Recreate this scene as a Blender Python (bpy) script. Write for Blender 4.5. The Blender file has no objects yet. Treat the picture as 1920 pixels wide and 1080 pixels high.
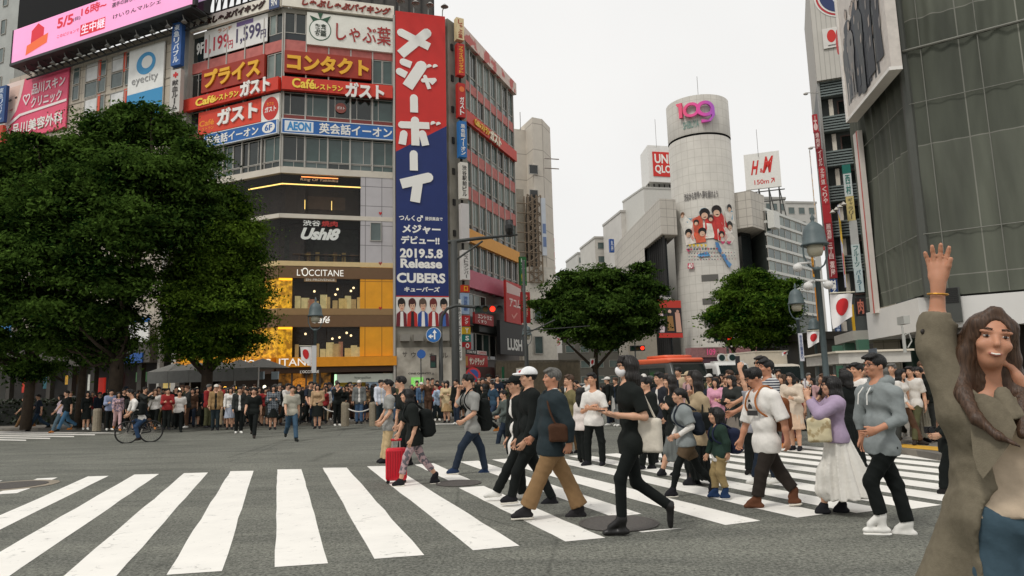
import bpy, math, random
import numpy as np
from mathutils import Vector, Matrix
random.seed(7); rng = np.random.default_rng(7)
SC = bpy.context.scene; COL = SC.collection
# ---------------------------------------------------------------- camera, sky, sun, exposure
FPX, HC, HORIZ, SLOPE = 1290.0, 1.51, 722.0, 0.0264        # focal length in photo pixels, eye height, horizon
roll = math.atan(SLOPE); pitch = math.atan((HORIZ-540)*math.cos(roll)/FPX)
Fw = np.array([0, math.cos(pitch), math.sin(pitch)]); u0 = np.array([0, -math.sin(pitch), math.cos(pitch)]); r0 = np.array([1., 0, 0])
Rt = math.cos(roll)*r0 - math.sin(roll)*u0; Up = math.cos(roll)*u0 + math.sin(roll)*r0
CAM = np.array([0, 0, HC])
cd = bpy.data.cameras.new('camera'); co = bpy.data.objects.new('camera', cd); COL.objects.link(co); SC.camera = co
cd.sensor_width = 36; cd.lens = 36*FPX/1920; cd.clip_end = 3000; cd.clip_start = 0.05
M = Matrix.Identity(4)
for i in range(3): M[i][0] = Rt[i]; M[i][1] = Up[i]; M[i][2] = -Fw[i]; M[i][3] = CAM[i]
co.matrix_world = M
cd.dof.use_dof = False
SUN_EL, SUN_AZ = math.radians(56), math.radians(-42)       # bright part of the cloud, behind the camera
W = bpy.data.worlds.new('World'); SC.world = W; W.use_nodes = True
nt = W.node_tree; nt.nodes.clear()
sky = nt.nodes.new('ShaderNodeTexSky'); sky.sky_type = 'NISHITA'; sky.sun_disc = False
sky.sun_elevation = SUN_EL; sky.sun_rotation = math.pi + SUN_AZ; sky.air_density = 1.5; sky.dust_density = 4
bgA = nt.nodes.new('ShaderNodeBackground'); bgA.inputs[1].default_value = 0.05
nt.links.new(sky.outputs[0], bgA.inputs[0])
bgB = nt.nodes.new('ShaderNodeBackground')                  # the closed cloud cover
tc = nt.nodes.new('ShaderNodeTexCoord'); nz = nt.nodes.new('ShaderNodeTexNoise'); nz.inputs['Scale'].default_value = 1.6; nz.inputs['Detail'].default_value = 4
cr = nt.nodes.new('ShaderNodeValToRGB'); cr.color_ramp.elements[0].color = (.885, .88, .865, 1); cr.color_ramp.elements[1].color = (.985, .975, .955, 1)
cr.color_ramp.elements[0].position = .35; cr.color_ramp.elements[1].position = .7
nt.links.new(tc.outputs['Generated'], nz.inputs['Vector']); nt.links.new(nz.outputs[0], cr.inputs[0]); nt.links.new(cr.outputs[0], bgB.inputs[0]); bgB.inputs[1].default_value = 1.0
mx = nt.nodes.new('ShaderNodeMixShader'); mx.inputs[0].default_value = .94
nt.links.new(bgA.outputs[0], mx.inputs[1]); nt.links.new(bgB.outputs[0], mx.inputs[2])
wo = nt.nodes.new('ShaderNodeOutputWorld'); nt.links.new(mx.outputs[0], wo.inputs[0])
sl = bpy.data.lights.new('sun', 'SUN'); sl.energy = 1.5; sl.angle = math.radians(10); sl.color = (1, .965, .90)
so = bpy.data.objects.new('sun', sl); COL.objects.link(so)
sd = Vector((math.sin(SUN_AZ)*math.cos(SUN_EL), -math.cos(SUN_AZ)*math.cos(SUN_EL), math.sin(SUN_EL)))
so.rotation_euler = sd.to_track_quat('Z', 'Y').to_euler(); so.location = (0, 0, 60)
SC.view_settings.view_transform = 'Standard'; SC.view_settings.look = 'None'; SC.view_settings.exposure = 0.0; SC.view_settings.gamma = 1
SC.render.engine = 'CYCLES'; SC.cycles.max_bounces = 5; SC.cycles.diffuse_bounces = 3; SC.cycles.glossy_bounces = 3; SC.cycles.transparent_max_bounces = 6
SC.cycles.use_denoising = True
# ---------------------------------------------------------------- pixel <-> place
def hor(px): return HORIZ - SLOPE*(px-960)
def ray(px, py): return Fw*FPX + Rt*(px-960) - Up*(py-540)
def PX(px, py, Y):
    d = ray(px, py); return CAM + d*(Y/d[1])
def G(px, py, z=0.0):
    d = ray(px, py); return CAM + d*((z-HC)/d[2])
def hdir(px):
    d = ray(px, hor(px)); d[2] = 0; return d/np.linalg.norm(d)
class Face:
    """a vertical plane: u runs to the right along it, z up, off towards the street"""
    def __init__(s, px, py, Y, vpx=None, d=None):
        s.p = PX(px, py, Y); s.p[2] = 0
        d = hdir(vpx) if d is None else np.array(d, float)
        s.d = d if d[0] > 0 else -d
        s.n = np.array([s.d[1], -s.d[0], 0.])
        if np.dot(s.n, CAM-s.p) < 0: s.n = -s.n
    def hit(s, px, py, off=0):
        r = ray(px, py); return CAM + r*(np.dot(s.p+s.n*off-CAM, s.n)/np.dot(r, s.n))
    def uz(s, px, py, off=0):
        h = s.hit(px, py, off); return float(np.dot(h-s.p, s.d)), float(h[2])
    def w(s, u, z, off=0): return s.p + s.d*u + s.n*off + np.array([0, 0, z])
# ---------------------------------------------------------------- materials
def lin(c):
    if max(c) > 1.001: c = [x/255 for x in c]
    return tuple((x/12.92 if x <= .04045 else ((x+.055)/1.055)**2.4) for x in c)
MATS = {}
def mat(name, rgb=(128,128,128), rough=.6, noise=.12, scale=6., bump=0., metal=0., emit=0., spec=.4, kind=None, rgb2=None, bscale=None, **kw):
    if name in MATS: return MATS[name]
    m = bpy.data.materials.new(name); MATS[name] = m; m.use_nodes = True
    t = m.node_tree; b = t.nodes['Principled BSDF']; c = lin(rgb)
    b.inputs['Roughness'].default_value = rough; b.inputs['Metallic'].default_value = metal; b.inputs['Specular IOR Level'].default_value = spec
    b.inputs['Base Color'].default_value = (*c, 1)
    N, L = t.nodes.new, t.links.new
    if noise or kind:
        co_ = N('ShaderNodeTexCoord')
        n1 = N('ShaderNodeTexNoise'); n1.inputs['Scale'].default_value = scale; n1.inputs['Detail'].default_value = 6; n1.inputs['Roughness'].default_value = .65
        L(co_.outputs['Object'], n1.inputs['Vector'])
        r = N('ShaderNodeValToRGB'); e = r.color_ramp.elements
        e[0].position = .3; e[1].position = .7
        e[0].color = (*[max(0, x*(1-noise)) for x in c], 1); e[1].color = (*[min(1, x*(1+noise)) for x in c], 1)
        L(n1.outputs[0], r.inputs[0]); outc = r.outputs[0]
        if kind:
            c2 = lin(rgb2 or (20,20,20)); mxn = N('ShaderNodeMixRGB'); mxn.inputs[2].default_value = (*c2, 1)
            L(outc, mxn.inputs[1])
            if kind == 'stripes':          # horizontal stripes, metres
                wv = N('ShaderNodeTexWave'); wv.bands_direction = kw.get('dir', 'Z'); wv.inputs['Scale'].default_value = kw.get('freq', 10)
                L(co_.outputs['Object'], wv.inputs['Vector']); f = N('ShaderNodeMath'); f.operation = 'GREATER_THAN'; f.inputs[1].default_value = kw.get('th', .5)
                L(wv.outputs[1], f.inputs[0]); L(f.outputs[0], mxn.inputs[0])
            elif kind == 'plaid':
                w1 = N('ShaderNodeTexWave'); w1.bands_direction = 'X'; w1.inputs['Scale'].default_value = kw.get('freq', 4)
                w2 = N('ShaderNodeTexWave'); w2.bands_direction = 'Z'; w2.inputs['Scale'].default_value = kw.get('freq', 4)
                mm = N('ShaderNodeMath'); mm.operation = 'MAXIMUM'
                for w_ in (w1, w2): L(co_.outputs['Object'], w_.inputs['Vector'])
                L(w1.outputs[1], mm.inputs[0]); L(w2.outputs[1], mm.inputs[1]); f = N('ShaderNodeMath'); f.operation = 'GREATER_THAN'; f.inputs[1].default_value = .9
                L(mm.outputs[0], f.inputs[0]); L(f.outputs[0], mxn.inputs[0])
            elif kind == 'blotch':
                n2 = N('ShaderNodeTexNoise'); n2.inputs['Scale'].default_value = kw.get('freq', 14); n2.inputs['Detail'].default_value = 3
                L(co_.outputs['Object'], n2.inputs['Vector']); rr = N('ShaderNodeValToRGB'); rr.color_ramp.elements[0].position = kw.get('lo', .47); rr.color_ramp.elements[1].position = kw.get('hi', .53)
                L(n2.outputs[0], rr.inputs[0]); L(rr.outputs[0], mxn.inputs[0])
            elif kind == 'brick':          # panel joints, axes given in metres
                bk = N('ShaderNodeTexBrick'); bk.offset = kw.get('offset', 0); bk.inputs['Scale'].default_value = 1
                bk.inputs['Brick Width'].default_value = kw.get('bw', 1); bk.inputs['Row Height'].default_value = kw.get('bh', 1); bk.inputs['Mortar Size'].default_value = kw.get('ms', .02)
                bk.inputs['Color1'].default_value = (0,0,0,1); bk.inputs['Color2'].default_value = (0,0,0,1); bk.inputs['Mortar'].default_value = (1,1,1,1)
                uvn = N('ShaderNodeUVMap'); L(uvn.outputs[0], bk.inputs['Vector']); L(bk.outputs['Color'], mxn.inputs[0])
            outc = mxn.outputs[0]
        L(outc, b.inputs['Base Color'])
        if bump:
            nb = n1
            if bscale:
                nb = N('ShaderNodeTexNoise'); nb.inputs['Scale'].default_value = bscale; nb.inputs['Detail'].default_value = 4; L(co_.outputs['Object'], nb.inputs['Vector'])
            bp = N('ShaderNodeBump'); bp.inputs['Strength'].default_value = bump; bp.inputs['Distance'].default_value = kw.get('bd', .02)
            L(nb.outputs[0], bp.inputs['Height']); L(bp.outputs[0], b.inputs['Normal'])
        if emit: L(outc, b.inputs['Emission Color'])
    if emit:
        if not noise and not kind: b.inputs['Emission Color'].default_value = (*c, 1)
        b.inputs['Emission Strength'].default_value = emit
    return m
def cm(rgb, tag='paint', **kw):            # a colour as a material
    key = tag+'_%d_%d_%d' % tuple(int(x) for x in rgb); d = dict(rough=.5, noise=.06, scale=3.); d.update(kw)
    return mat(key, rgb, **d)
# ---------------------------------------------------------------- meshes
class MB:
    def __init__(s): s.v = []; s.f = []; s.m = []; s.n = 0
    def add(s, v, f, mi=0):
        v = np.asarray(v, float); s.v.append(v); s.f += [tuple(i+s.n for i in q) for q in f]; s.m += [mi]*len(f); s.n += len(v)
    def hexa(s, c, mi=0):                  # 8 corners: bottom ring then top ring
        s.add(c, [(0,3,2,1), (4,5,6,7), (0,1,5,4), (1,2,6,5), (2,3,7,6), (3,0,4,7)], mi)
    def box(s, lo, hi, mi=0):
        (a,b,c), (d,e,f) = lo, hi
        s.hexa([(a,b,c),(d,b,c),(d,e,c),(a,e,c),(a,b,f),(d,b,f),(d,e,f),(a,e,f)], mi)
    def fbox(s, F, u0, u1, z0, z1, o0, o1, mi=0):   # a box on a face
        s.hexa([F.w(u0,z0,o1), F.w(u1,z0,o1), F.w(u1,z0,o0), F.w(u0,z0,o0), F.w(u0,z1,o1), F.w(u1,z1,o1), F.w(u1,z1,o0), F.w(u0,z1,o0)], mi)
    def tube(s, pts, r, n=8, mi=0, cap=True):
        pts = [np.array(p, float) for p in pts]; rs = r if hasattr(r, '__len__') else [r]*len(pts)
        V = []; ref = None
        for i, p in enumerate(pts):
            d = pts[min(i+1, len(pts)-1)] - pts[max(i-1, 0)]; d /= np.linalg.norm(d)+1e-9
            if ref is None: ref = np.array([0,0,1.]) if abs(d[2]) < .9 else np.array([1.,0,0])
            a = np.cross(d, ref); a /= np.linalg.norm(a)+1e-9; b = np.cross(d, a); ref = np.cross(a, d)
            for k in range(n):
                t = 2*math.pi*k/n; V.append(p + rs[i]*(a*math.cos(t)+b*math.sin(t)))
        Fs = [(i*n+k, i*n+(k+1)%n, (i+1)*n+(k+1)%n, (i+1)*n+k) for i in range(len(pts)-1) for k in range(n)]
        if cap: Fs += [tuple(range(n)), tuple(range((len(pts)-1)*n, len(pts)*n))[::-1]]
        s.add(V, Fs, mi)
    def lathe(s, prof, n=16, c=(0,0,0), mi=0):      # (r, z) profile
        V = [(c[0]+r*math.cos(2*math.pi*k/n), c[1]+r*math.sin(2*math.pi*k/n), c[2]+z) for r, z in prof for k in range(n)]
        Fs = [(i*n+k, i*n+(k+1)%n, (i+1)*n+(k+1)%n, (i+1)*n+k) for i in range(len(prof)-1) for k in range(n)]
        Fs += [tuple(range(n))[::-1], tuple(range((len(prof)-1)*n, len(prof)*n))]
        s.add(V, Fs, mi)
    def disc(s, F, u, z, r, o0, o1, n=24, mi=0, rz=None):
        rz = rz or r
        V = [F.w(u+r*math.cos(2*math.pi*k/n), z+rz*math.sin(2*math.pi*k/n), o) for o in (o0, o1) for k in range(n)]
        s.add(V, [tuple(range(n))[::-1], tuple(range(n, 2*n))]+[(k, (k+1)%n, n+(k+1)%n, n+k) for k in range(n)], mi)
    def prism(s, F, uz, o0, o1, mi=0):              # outline in (u, z), extruded outwards
        n = len(uz); V = [F.w(u, z, o) for o in (o0, o1) for u, z in uz]
        s.add(V, [tuple(range(n)), tuple(range(n, 2*n))]+[(k, (k+1)%n, n+(k+1)%n, n+k) for k in range(n)], mi)
    def ell(s, c, r, R=None, n=10, m=7, mi=0):
        V = []; R = np.eye(3) if R is None else R
        for i in range(m+1):
            a = -math.pi/2+math.pi*i/m
            for k in range(n):
                t = 2*math.pi*k/n; V.append(np.array(c)+R.T@np.array([r[0]*math.cos(a)*math.cos(t), r[1]*math.cos(a)*math.sin(t), r[2]*math.sin(a)]))
        s.add(V, [(i*n+k, i*n+(k+1)%n, (i+1)*n+(k+1)%n, (i+1)*n+k) for i in range(m) for k in range(n)], mi)
    def build(s, name, mats, parent=None, smooth=False, flip=False):
        V = np.vstack(s.v) if s.v else np.zeros((0,3))
        base = np.array(parent.matrix_world.translation) if parent is not None else np.zeros(3)
        loc = np.zeros(3)
        if parent is None and len(V): loc = np.array([(V[:,0].min()+V[:,0].max())/2, (V[:,1].min()+V[:,1].max())/2, V[:,2].min()])
        me = bpy.data.meshes.new(name); me.from_pydata((V-base-loc).tolist(), [], s.f)
        for m_ in (mats if isinstance(mats, (list, tuple)) else [mats]): me.materials.append(m_)
        if any(s.m): me.polygons.foreach_set('material_index', s.m)
        if smooth: me.polygons.foreach_set('use_smooth', [True]*len(me.polygons))
        import bmesh
        if len(V) < 30000:
            bm = bmesh.new(); bm.from_mesh(me); bmesh.ops.recalc_face_normals(bm, faces=bm.faces); bm.to_mesh(me); bm.free()
        o = bpy.data.objects.new(name, me); COL.objects.link(o); o.location = loc
        if parent is not None: o.parent = parent; o.location = (0,0,0)
        return o
def tag(o, label, cat, group=None, kind=None):
    if label: o['label'] = label
    if cat: o['category'] = cat
    if group: o['group'] = group
    if kind: o['kind'] = kind
    return o
def thing(name, label, cat, loc=(0,0,0), group=None):
    o = bpy.data.objects.new(name, None); COL.objects.link(o); o.empty_display_size = .1
    o.location = tuple(float(x) for x in loc); o.matrix_world = Matrix.Translation(o.location)
    return tag(o, label, cat, group)
def face_uv(o, F, parent):                  # metric uv along a face for jointed cladding
    me = o.data; uv = me.uv_layers.new(name='UVMap'); base = np.array(parent.matrix_world.translation) if parent else np.array(o.location)
    for lp in me.loops:
        p = np.array(me.vertices[lp.vertex_index].co)+base; uv.data[lp.index].uv = (np.dot(p-F.p, F.d), p[2])
# ---------------------------------------------------------------- lettering
TC = {}
def glyphs(body, bold=0, shear=0):
    k = (body, bold, shear)
    if k in TC: return TC[k]
    c = bpy.data.curves.new('t', 'FONT'); c.body = body; c.offset = bold; c.shear = shear; c.resolution_u = 3
    o = bpy.data.objects.new('t', c); COL.objects.link(o)
    me = bpy.data.meshes.new_from_object(o.evaluated_get(bpy.context.evaluated_depsgraph_get()))
    v = np.array([x.co[:] for x in me.vertices]) if len(me.vertices) else np.zeros((0,3)); f = [tuple(p.vertices) for p in me.polygons]
    bpy.data.objects.remove(o); bpy.data.curves.remove(c); bpy.data.meshes.remove(me)
    TC[k] = (v, f); return TC[k]
def text(mb, F, body, u0, u1, z0, z1, off, bold=.02, shear=0, vert=False, ext=0, gap=.08, mi=0, keep=False):
    if vert:
        n = len(body); h = (z1-z0)/n
        for i, ch in enumerate(body):
            if ch == ' ': continue
            a, b = z1-h*(i+1)+h*gap/2, z1-h*i-h*gap/2
            if ch in 'ー|':                  # upright long mark
                m_ = (u0+u1)/2; wd = (u1-u0)*.10; mb.fbox(F, m_-wd, m_+wd, a, b, off, off+max(ext, .004), mi)
            elif ch in 'ャッュョゃっゅょ': text(mb, F, ch, u0+(u1-u0)*.3, u1, a+(b-a)*.25, b, off, bold, shear, False, ext, mi=mi)
            else: text(mb, F, ch, u0, u1, a, b, off, bold, shear, False, ext, mi=mi)
        return
    if bold > .014 and ext <= 0 and any('\u4e00' <= ch <= '\u9fff' for ch in body):      # dense characters: thicken by close copies
        d = (z1-z0)*bold*.55
        for i, (dx, dz) in enumerate(((-d,-d), (d,-d), (d,d), (-d,d))): text(mb, F, body, u0+d+dx, u1-d+dx, z0+d+dz, z1-d+dz, off+i*.0012, .006, shear, mi=mi)
        return
    v, f = glyphs(body, bold, shear)
    if not len(v): return
    lo, hi = v.min(0), v.max(0); w_, h_ = max(hi[0]-lo[0], 1e-6), max(hi[1]-lo[1], 1e-6)
    if body in 'ー一-~・':                   # flat marks keep their height
        zc = (z0+z1)/2; hh = (u1-u0)*h_/w_/2; z0, z1 = zc-hh, zc+hh
    if keep:
        s_ = min((u1-u0)/w_, (z1-z0)/h_); uc, zc = (u0+u1)/2, (z0+z1)/2; u0, u1, z0, z1 = uc-w_*s_/2, uc+w_*s_/2, zc-h_*s_/2, zc+h_*s_/2
    def put(o): return [F.w(u0+(x-lo[0])/w_*(u1-u0), z0+(y-lo[1])/h_*(z1-z0), o) for x, y, _ in v]
    if ext <= 0: mb.add(put(off), f, mi); return
    mb.add(put(off+ext), f, mi)
    E = {}                                   # side walls of raised letters
    for q in f:
        for a, b in zip(q, q[1:]+q[:1]):
            if (b, a) in E: E.pop((b, a))
            else: E[(a, b)] = 1
    A = put(off); B = put(off+ext); mb.add(A+B, [(a, b, b+len(A), a+len(A)) for a, b in E], mi)
WHITE, BLACK, RED, YEL, BLUE = (238,236,230), (22,22,24), (200,40,36), (245,190,50), (30,95,170)
def ink(c): return cm(c, 'ink', noise=0, rough=.5)
def sign(F, tl, br, rgb, texts, label, name='sign', cat='sign', group=None, off=.05, th=.08, frame=None, shapes=None, emit=0, uzr=None, mt=None, parent=None):
    """a flat board on a face; texts: (body, x0,y0,x1,y1 in 0..1 from the top left, colour, options)"""
    if uzr: ua, ub, za, zb = uzr
    else:
        (ua, zb), (ub, za) = F.uz(*tl, off=off), F.uz(*br, off=off)
    r = parent if parent is not None else thing(name, label, cat, F.w((ua+ub)/2, za, off), group)
    b = MB(); b.fbox(F, ua, ub, za, zb, off, off+th); b.build('panel' if parent is None else 'sign_panel', mt or cm(rgb, 'board', emit=emit, noise=.07, scale=1.2), r)
    if frame:
        q = MB(); t_ = .06*min(ub-ua, zb-za)
        for (a, c, e, g) in ((ua-t_, ub+t_, zb, zb+t_), (ua-t_, ub+t_, za-t_, za), (ua-t_, ua, za, zb), (ub, ub+t_, za, zb)): q.fbox(F, a, c, e, g, off-.01, off+th+.02)
        q.build('frame', cm(frame, 'frame'), r)
    X = lambda t: ua+(ub-ua)*t
    Z = lambda t: zb+(za-zb)*t
    lay = off+th+.006
    by = {}
    for (kind, c, *a) in (shapes or []):
        q = MB()
        if kind == 'disc': q.disc(F, X(a[0]), Z(a[1]), a[2]*(ub-ua), lay, lay+.006, rz=(a[3]*(zb-za) if len(a) > 3 else None))
        elif kind == 'rect': q.fbox(F, X(a[0]), X(a[2]), Z(a[3]), Z(a[1]), lay, lay+.006)
        elif kind == 'poly': q.prism(F, [(X(x), Z(y)) for x, y in a[0]], lay, lay+.006)
        lay += .008
        q.build('emblem', ink(c), r)
    for tx in texts:
        body, x0, y0, x1, y1, c = tx[:6]; kw = tx[6] if len(tx) > 6 else {}
        by.setdefault(tuple(c), MB()); text(by[tuple(c)], F, body, X(x0), X(x1), Z(y1), Z(y0), lay+.004, **kw)
    for c, q in by.items():
        if q.n: q.build('lettering', ink(c), r)
    return r
# ---------------------------------------------------------------- ground, pavements, crossing
def ground_mesh(name, pts, z0, z1, m, kind='structure'):
    n = len(pts); b = MB(); P = [np.array([p[0], p[1], 0]) for p in pts]
    b.add([p+np.array([0,0,z0]) for p in P]+[p+np.array([0,0,z1]) for p in P], [tuple(range(n, 2*n))]+[(k, (k+1)%n, n+(k+1)%n, n+k) for k in range(n)])
    o = b.build(name, m); o['kind'] = kind; return o
def asphalt():
    m = mat('asphalt', (106,107,101), .85, .10, .35); t = m.node_tree; N, L = t.nodes.new, t.links.new; b = t.nodes['Principled BSDF']
    b.inputs['Specular IOR Level'].default_value = .3
    src = b.inputs['Base Color'].links[0].from_socket; tcn = N('ShaderNodeTexCoord')
    n = N('ShaderNodeTexNoise'); n.inputs['Scale'].default_value = 34; n.inputs['Detail'].default_value = 6; n.inputs['Roughness'].default_value = .85; L(tcn.outputs['Object'], n.inputs['Vector'])
    r = N('ShaderNodeValToRGB'); r.color_ramp.elements[0].position = .38; r.color_ramp.elements[0].color = (.3,.3,.29,1); r.color_ramp.elements[1].position = .64; r.color_ramp.elements[1].color = (1.95,1.95,1.9,1)
    L(n.outputs[0], r.inputs[0]); mm = N('ShaderNodeMixRGB'); mm.blend_type = 'MULTIPLY'; mm.inputs[0].default_value = 1; L(src, mm.inputs[1]); L(r.outputs[0], mm.inputs[2])
    v = N('ShaderNodeTexVoronoi'); v.inputs['Scale'].default_value = .22; v.feature = 'DISTANCE_TO_EDGE'; L(tcn.outputs['Object'], v.inputs['Vector'])   # tar seams
    rr = N('ShaderNodeValToRGB'); rr.color_ramp.elements[0].position = 0; rr.color_ramp.elements[0].color = (.5,.5,.5,1); rr.color_ramp.elements[1].position = .007; rr.color_ramp.elements[1].color = (1,1,1,1)
    L(v.outputs['Distance'], rr.inputs[0]); m2 = N('ShaderNodeMixRGB'); m2.blend_type = 'MULTIPLY'; m2.inputs[0].default_value = .6; L(mm.outputs[0], m2.inputs[1]); L(rr.outputs[0], m2.inputs[2])
    n3 = N('ShaderNodeTexNoise'); n3.inputs['Scale'].default_value = .8; n3.inputs['Detail'].default_value = 5; n3.inputs['Distortion'].default_value = 1.5; mp = N('ShaderNodeMapping'); mp.inputs['Scale'].default_value = (.35,1.4,1); mp.inputs['Rotation'].default_value = (0,0,.3); L(tcn.outputs['Object'], mp.inputs[0]); L(mp.outputs[0], n3.inputs['Vector'])   # worn wheel tracks and patches
    r3 = N('ShaderNodeValToRGB'); r3.color_ramp.elements[0].position = .36; r3.color_ramp.elements[0].color = (.74,.74,.74,1); r3.color_ramp.elements[1].position = .62; r3.color_ramp.elements[1].color = (1.12,1.11,1.09,1); L(n3.outputs[0], r3.inputs[0]); m3 = N('ShaderNodeMixRGB'); m3.blend_type = 'MULTIPLY'; m3.inputs[0].default_value = .8; L(m2.outputs[0], m3.inputs[1]); L(r3.outputs[0], m3.inputs[2]); m2 = m3
    L(m2.outputs[0], b.inputs['Base Color'])
    bp = N('ShaderNodeBump'); bp.inputs['Strength'].default_value = .5; bp.inputs['Distance'].default_value = .01; L(n.outputs[0], bp.inputs['Height']); L(bp.outputs[0], b.inputs['Normal'])
    return m
ASP = asphalt()
ground_mesh('road', [(-900,-400),(900,-400),(900,1500),(-900,1500)], -.3, 0, ASP)
PAVE = mat('paving', (128,122,112), .85, .14, 1.5, kind='blotch', rgb2=(104,100,94), freq=3)
PL = [(G(x,y)[0], G(x,y)[1]) for x, y in ((-700,823),(-200,812),(340,802.5),(640,796),(858,790))]
ground_mesh('pavement', PL+[(14.5,75),(40,140),(-60,160),(-120,90)], -.1, .12, PAVE)
PR = [(G(x,y)[0], G(x,y)[1]) for x, y in ((2300,905),(1760,864),(1640,842),(1560,812),(1500,790))]
ground_mesh('pavement', PR+[(40,66),(60,140),(120,150),(160,20)], -.1, .12, PAVE)
b = MB(); yl = [G(1640,850,.12), G(1800,864,.12), G(1800,877,.12), G(1640,862,.12)]
A, B_ = G(1560,836,.12), G(1980,878,.12); dv = (B_-A)/np.linalg.norm(B_-A); nv = np.array([-dv[1], dv[0], 0])
for k in range(60):
    p = A+dv*k*.31; b.add([p+nv*.75+[0,0,.006], p+dv*.3+nv*.75+[0,0,.006], p+dv*.3+nv*1.35+[0,0,.006], p+nv*1.35+[0,0,.006]], [(0,1,2,3)])
o = b.build('tactile_paving', cm((196,150,50), 'tactile', rough=.8, noise=.18, scale=8)); o['kind'] = 'structure'
# painted stripes
def paint():
    m = mat('road_paint', (236,233,226), .7, .05, 2.); t = m.node_tree; N, L = t.nodes.new, t.links.new; b = t.nodes['Principled BSDF']
    src = b.inputs['Base Color'].links[0].from_socket; tcn = N('ShaderNodeTexCoord')
    n = N('ShaderNodeTexNoise'); n.inputs['Scale'].default_value = 5; n.inputs['Detail'].default_value = 9; n.inputs['Roughness'].default_value = .75; n.inputs['Distortion'].default_value = 1.2; L(tcn.outputs['Object'], n.inputs['Vector'])
    r = N('ShaderNodeValToRGB'); r.color_ramp.elements[0].position = .30; r.color_ramp.elements[0].color = (.3,.3,.29,1); r.color_ramp.elements[1].position = .42; r.color_ramp.elements[1].color = (1,1,1,1)
    L(n.outputs[0], r.inputs[0]); mm = N('ShaderNodeMixRGB'); mm.blend_type = 'MULTIPLY'; mm.inputs[0].default_value = .9; L(src, mm.inputs[1]); L(r.outputs[0], mm.inputs[2]); L(mm.outputs[0], b.inputs['Base Color'])
    return m
zb = MB(); Z4 = np.array([0,0,.004])
def strip(fl, fr, nr, nl):
    q = [np.array(p, float) for p in (nl, nr, fr, fl)]
    # gently uneven long edges
    V = []; n = 12
    for i in range(n+1):
        t = i/n; j = (rng.random(2)-.5)*.018 if 0 < i < n else (0,0); a = q[0]+(q[3]-q[0])*t; c = q[1]+(q[2]-q[1])*t; e = (c-a)/np.linalg.norm(c-a)
        V += [a+e*j[0]+Z4, c+e*j[1]+Z4]
    zb.add(V, [(2*i, 2*i+1, 2*i+3, 2*i+2) for i in range(n)])
ref = G(514,1064)-G(520,880.5); fl = [(-35,903),(70,897.5),(165,893.5),(252,890),(345,887.5),(432,883.8),(520,880.5),(605,877.5),(688,874.5)]
fr_ = [(5,901),(108,895.5),(204,892.5),(298,889),(390,886.2),(475.5,883),(565,880),(650,877),(735,873.8)]
sh = {7: 1.0, 8: 1.0, 6: 1.0}
for i, (a, c) in enumerate(zip(fl, fr_)):
    A, C = G(*a), G(*c); near = {6: ((515,1064),(615,1057)), 7: ((702,1048.5),(795.5,1041.5)), 8: ((887,1032.5),(974,1024)), 5: ((312,1078.5),(416,1071.5))}.get(i)
    if near: strip(A, C, G(*near[1]), G(*near[0]))
    elif i == 1: strip(A, C, C+ref*.27, A+ref*.27)
    else: strip(A, C, C+ref*1.02, A+ref*1.02)
strip(G(777,871), G(812,868.5), G(887,902), G(848,905))
strip(G(860,915), G(907,911.5), G(1135,1009), G(1060,1016))
strip(G(862,866), G(897,864), G(1203,964), G(1150,970))
strip(G(1197,997), G(1240,993), G(1285,990.5), G(1203,999))
strip(G(922,862), G(955,860), G(1426,977), G(1360,985))
F5, N5 = G(1005,858), G(1495,971); F5r, N5r = G(1040,856.2), G(1556,963)
F6, N6 = G(1065,855), G(1605,959.5); F9, N9 = G(1152,850.5), G(1730,946)
for k in range(9):
    A = F5+(F6-F5)*k; C = N5+(F6-F5)*k*1.06+(F6-F5)*0; wv = (F5r-F5); wn = (N5r-N5)
    strip(A, A+wv, C+wn, C)
for r_, l_, y in ((223,-60,813),(178,-60,816),(139,-60,819.5),(94,-60,823),(49,-60,826.5)):
    strip(G(l_,y-4.2), G(l_,y-2.2), G(r_,y+.2), G(r_,y-1.9))
strip(G(775,797.5), G(778,795.3), G(850,793.4), G(850,795.6))
o = zb.build('crosswalk', paint()); o['kind'] = 'structure'
# covers in the road
IRON = mat('cast_iron', (84,80,76), .6, .25, 30, bump=.6, bscale=90)
def manhole(px, py, r, lab):
    c = G(px, py); b = MB(); b.lathe([(r, .005), (r, .012), (r*.93, .012), (r*.92, .009), (r*.3, .009), (r*.28, .012), (.01, .012)], 40, c)
    return tag(b.build('manhole_cover', IRON), lab, 'manhole cover')
manhole(1160, 982, .43, 'large round iron manhole cover under the boots of the masked man')
r = thing('utility_cover', 'small rounded road cover at the end of a stripe on the left', 'road cover', G(30,911)); b = MB(); b.lathe([(.55,.006),(.55,.014),(.01,.014)], 30, G(20,911)); b.build('plate', IRON, r)
b = MB(); b.lathe([(.72,.004),(.72,.009),(.56,.009),(.56,.004)], 30, G(20,911)); b.build('rim', cm((150,140,125),'concrete',noise=.2), r)
manhole(860, 906.5, .36, 'round road cover in the worn gap behind the glasses man')
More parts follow.
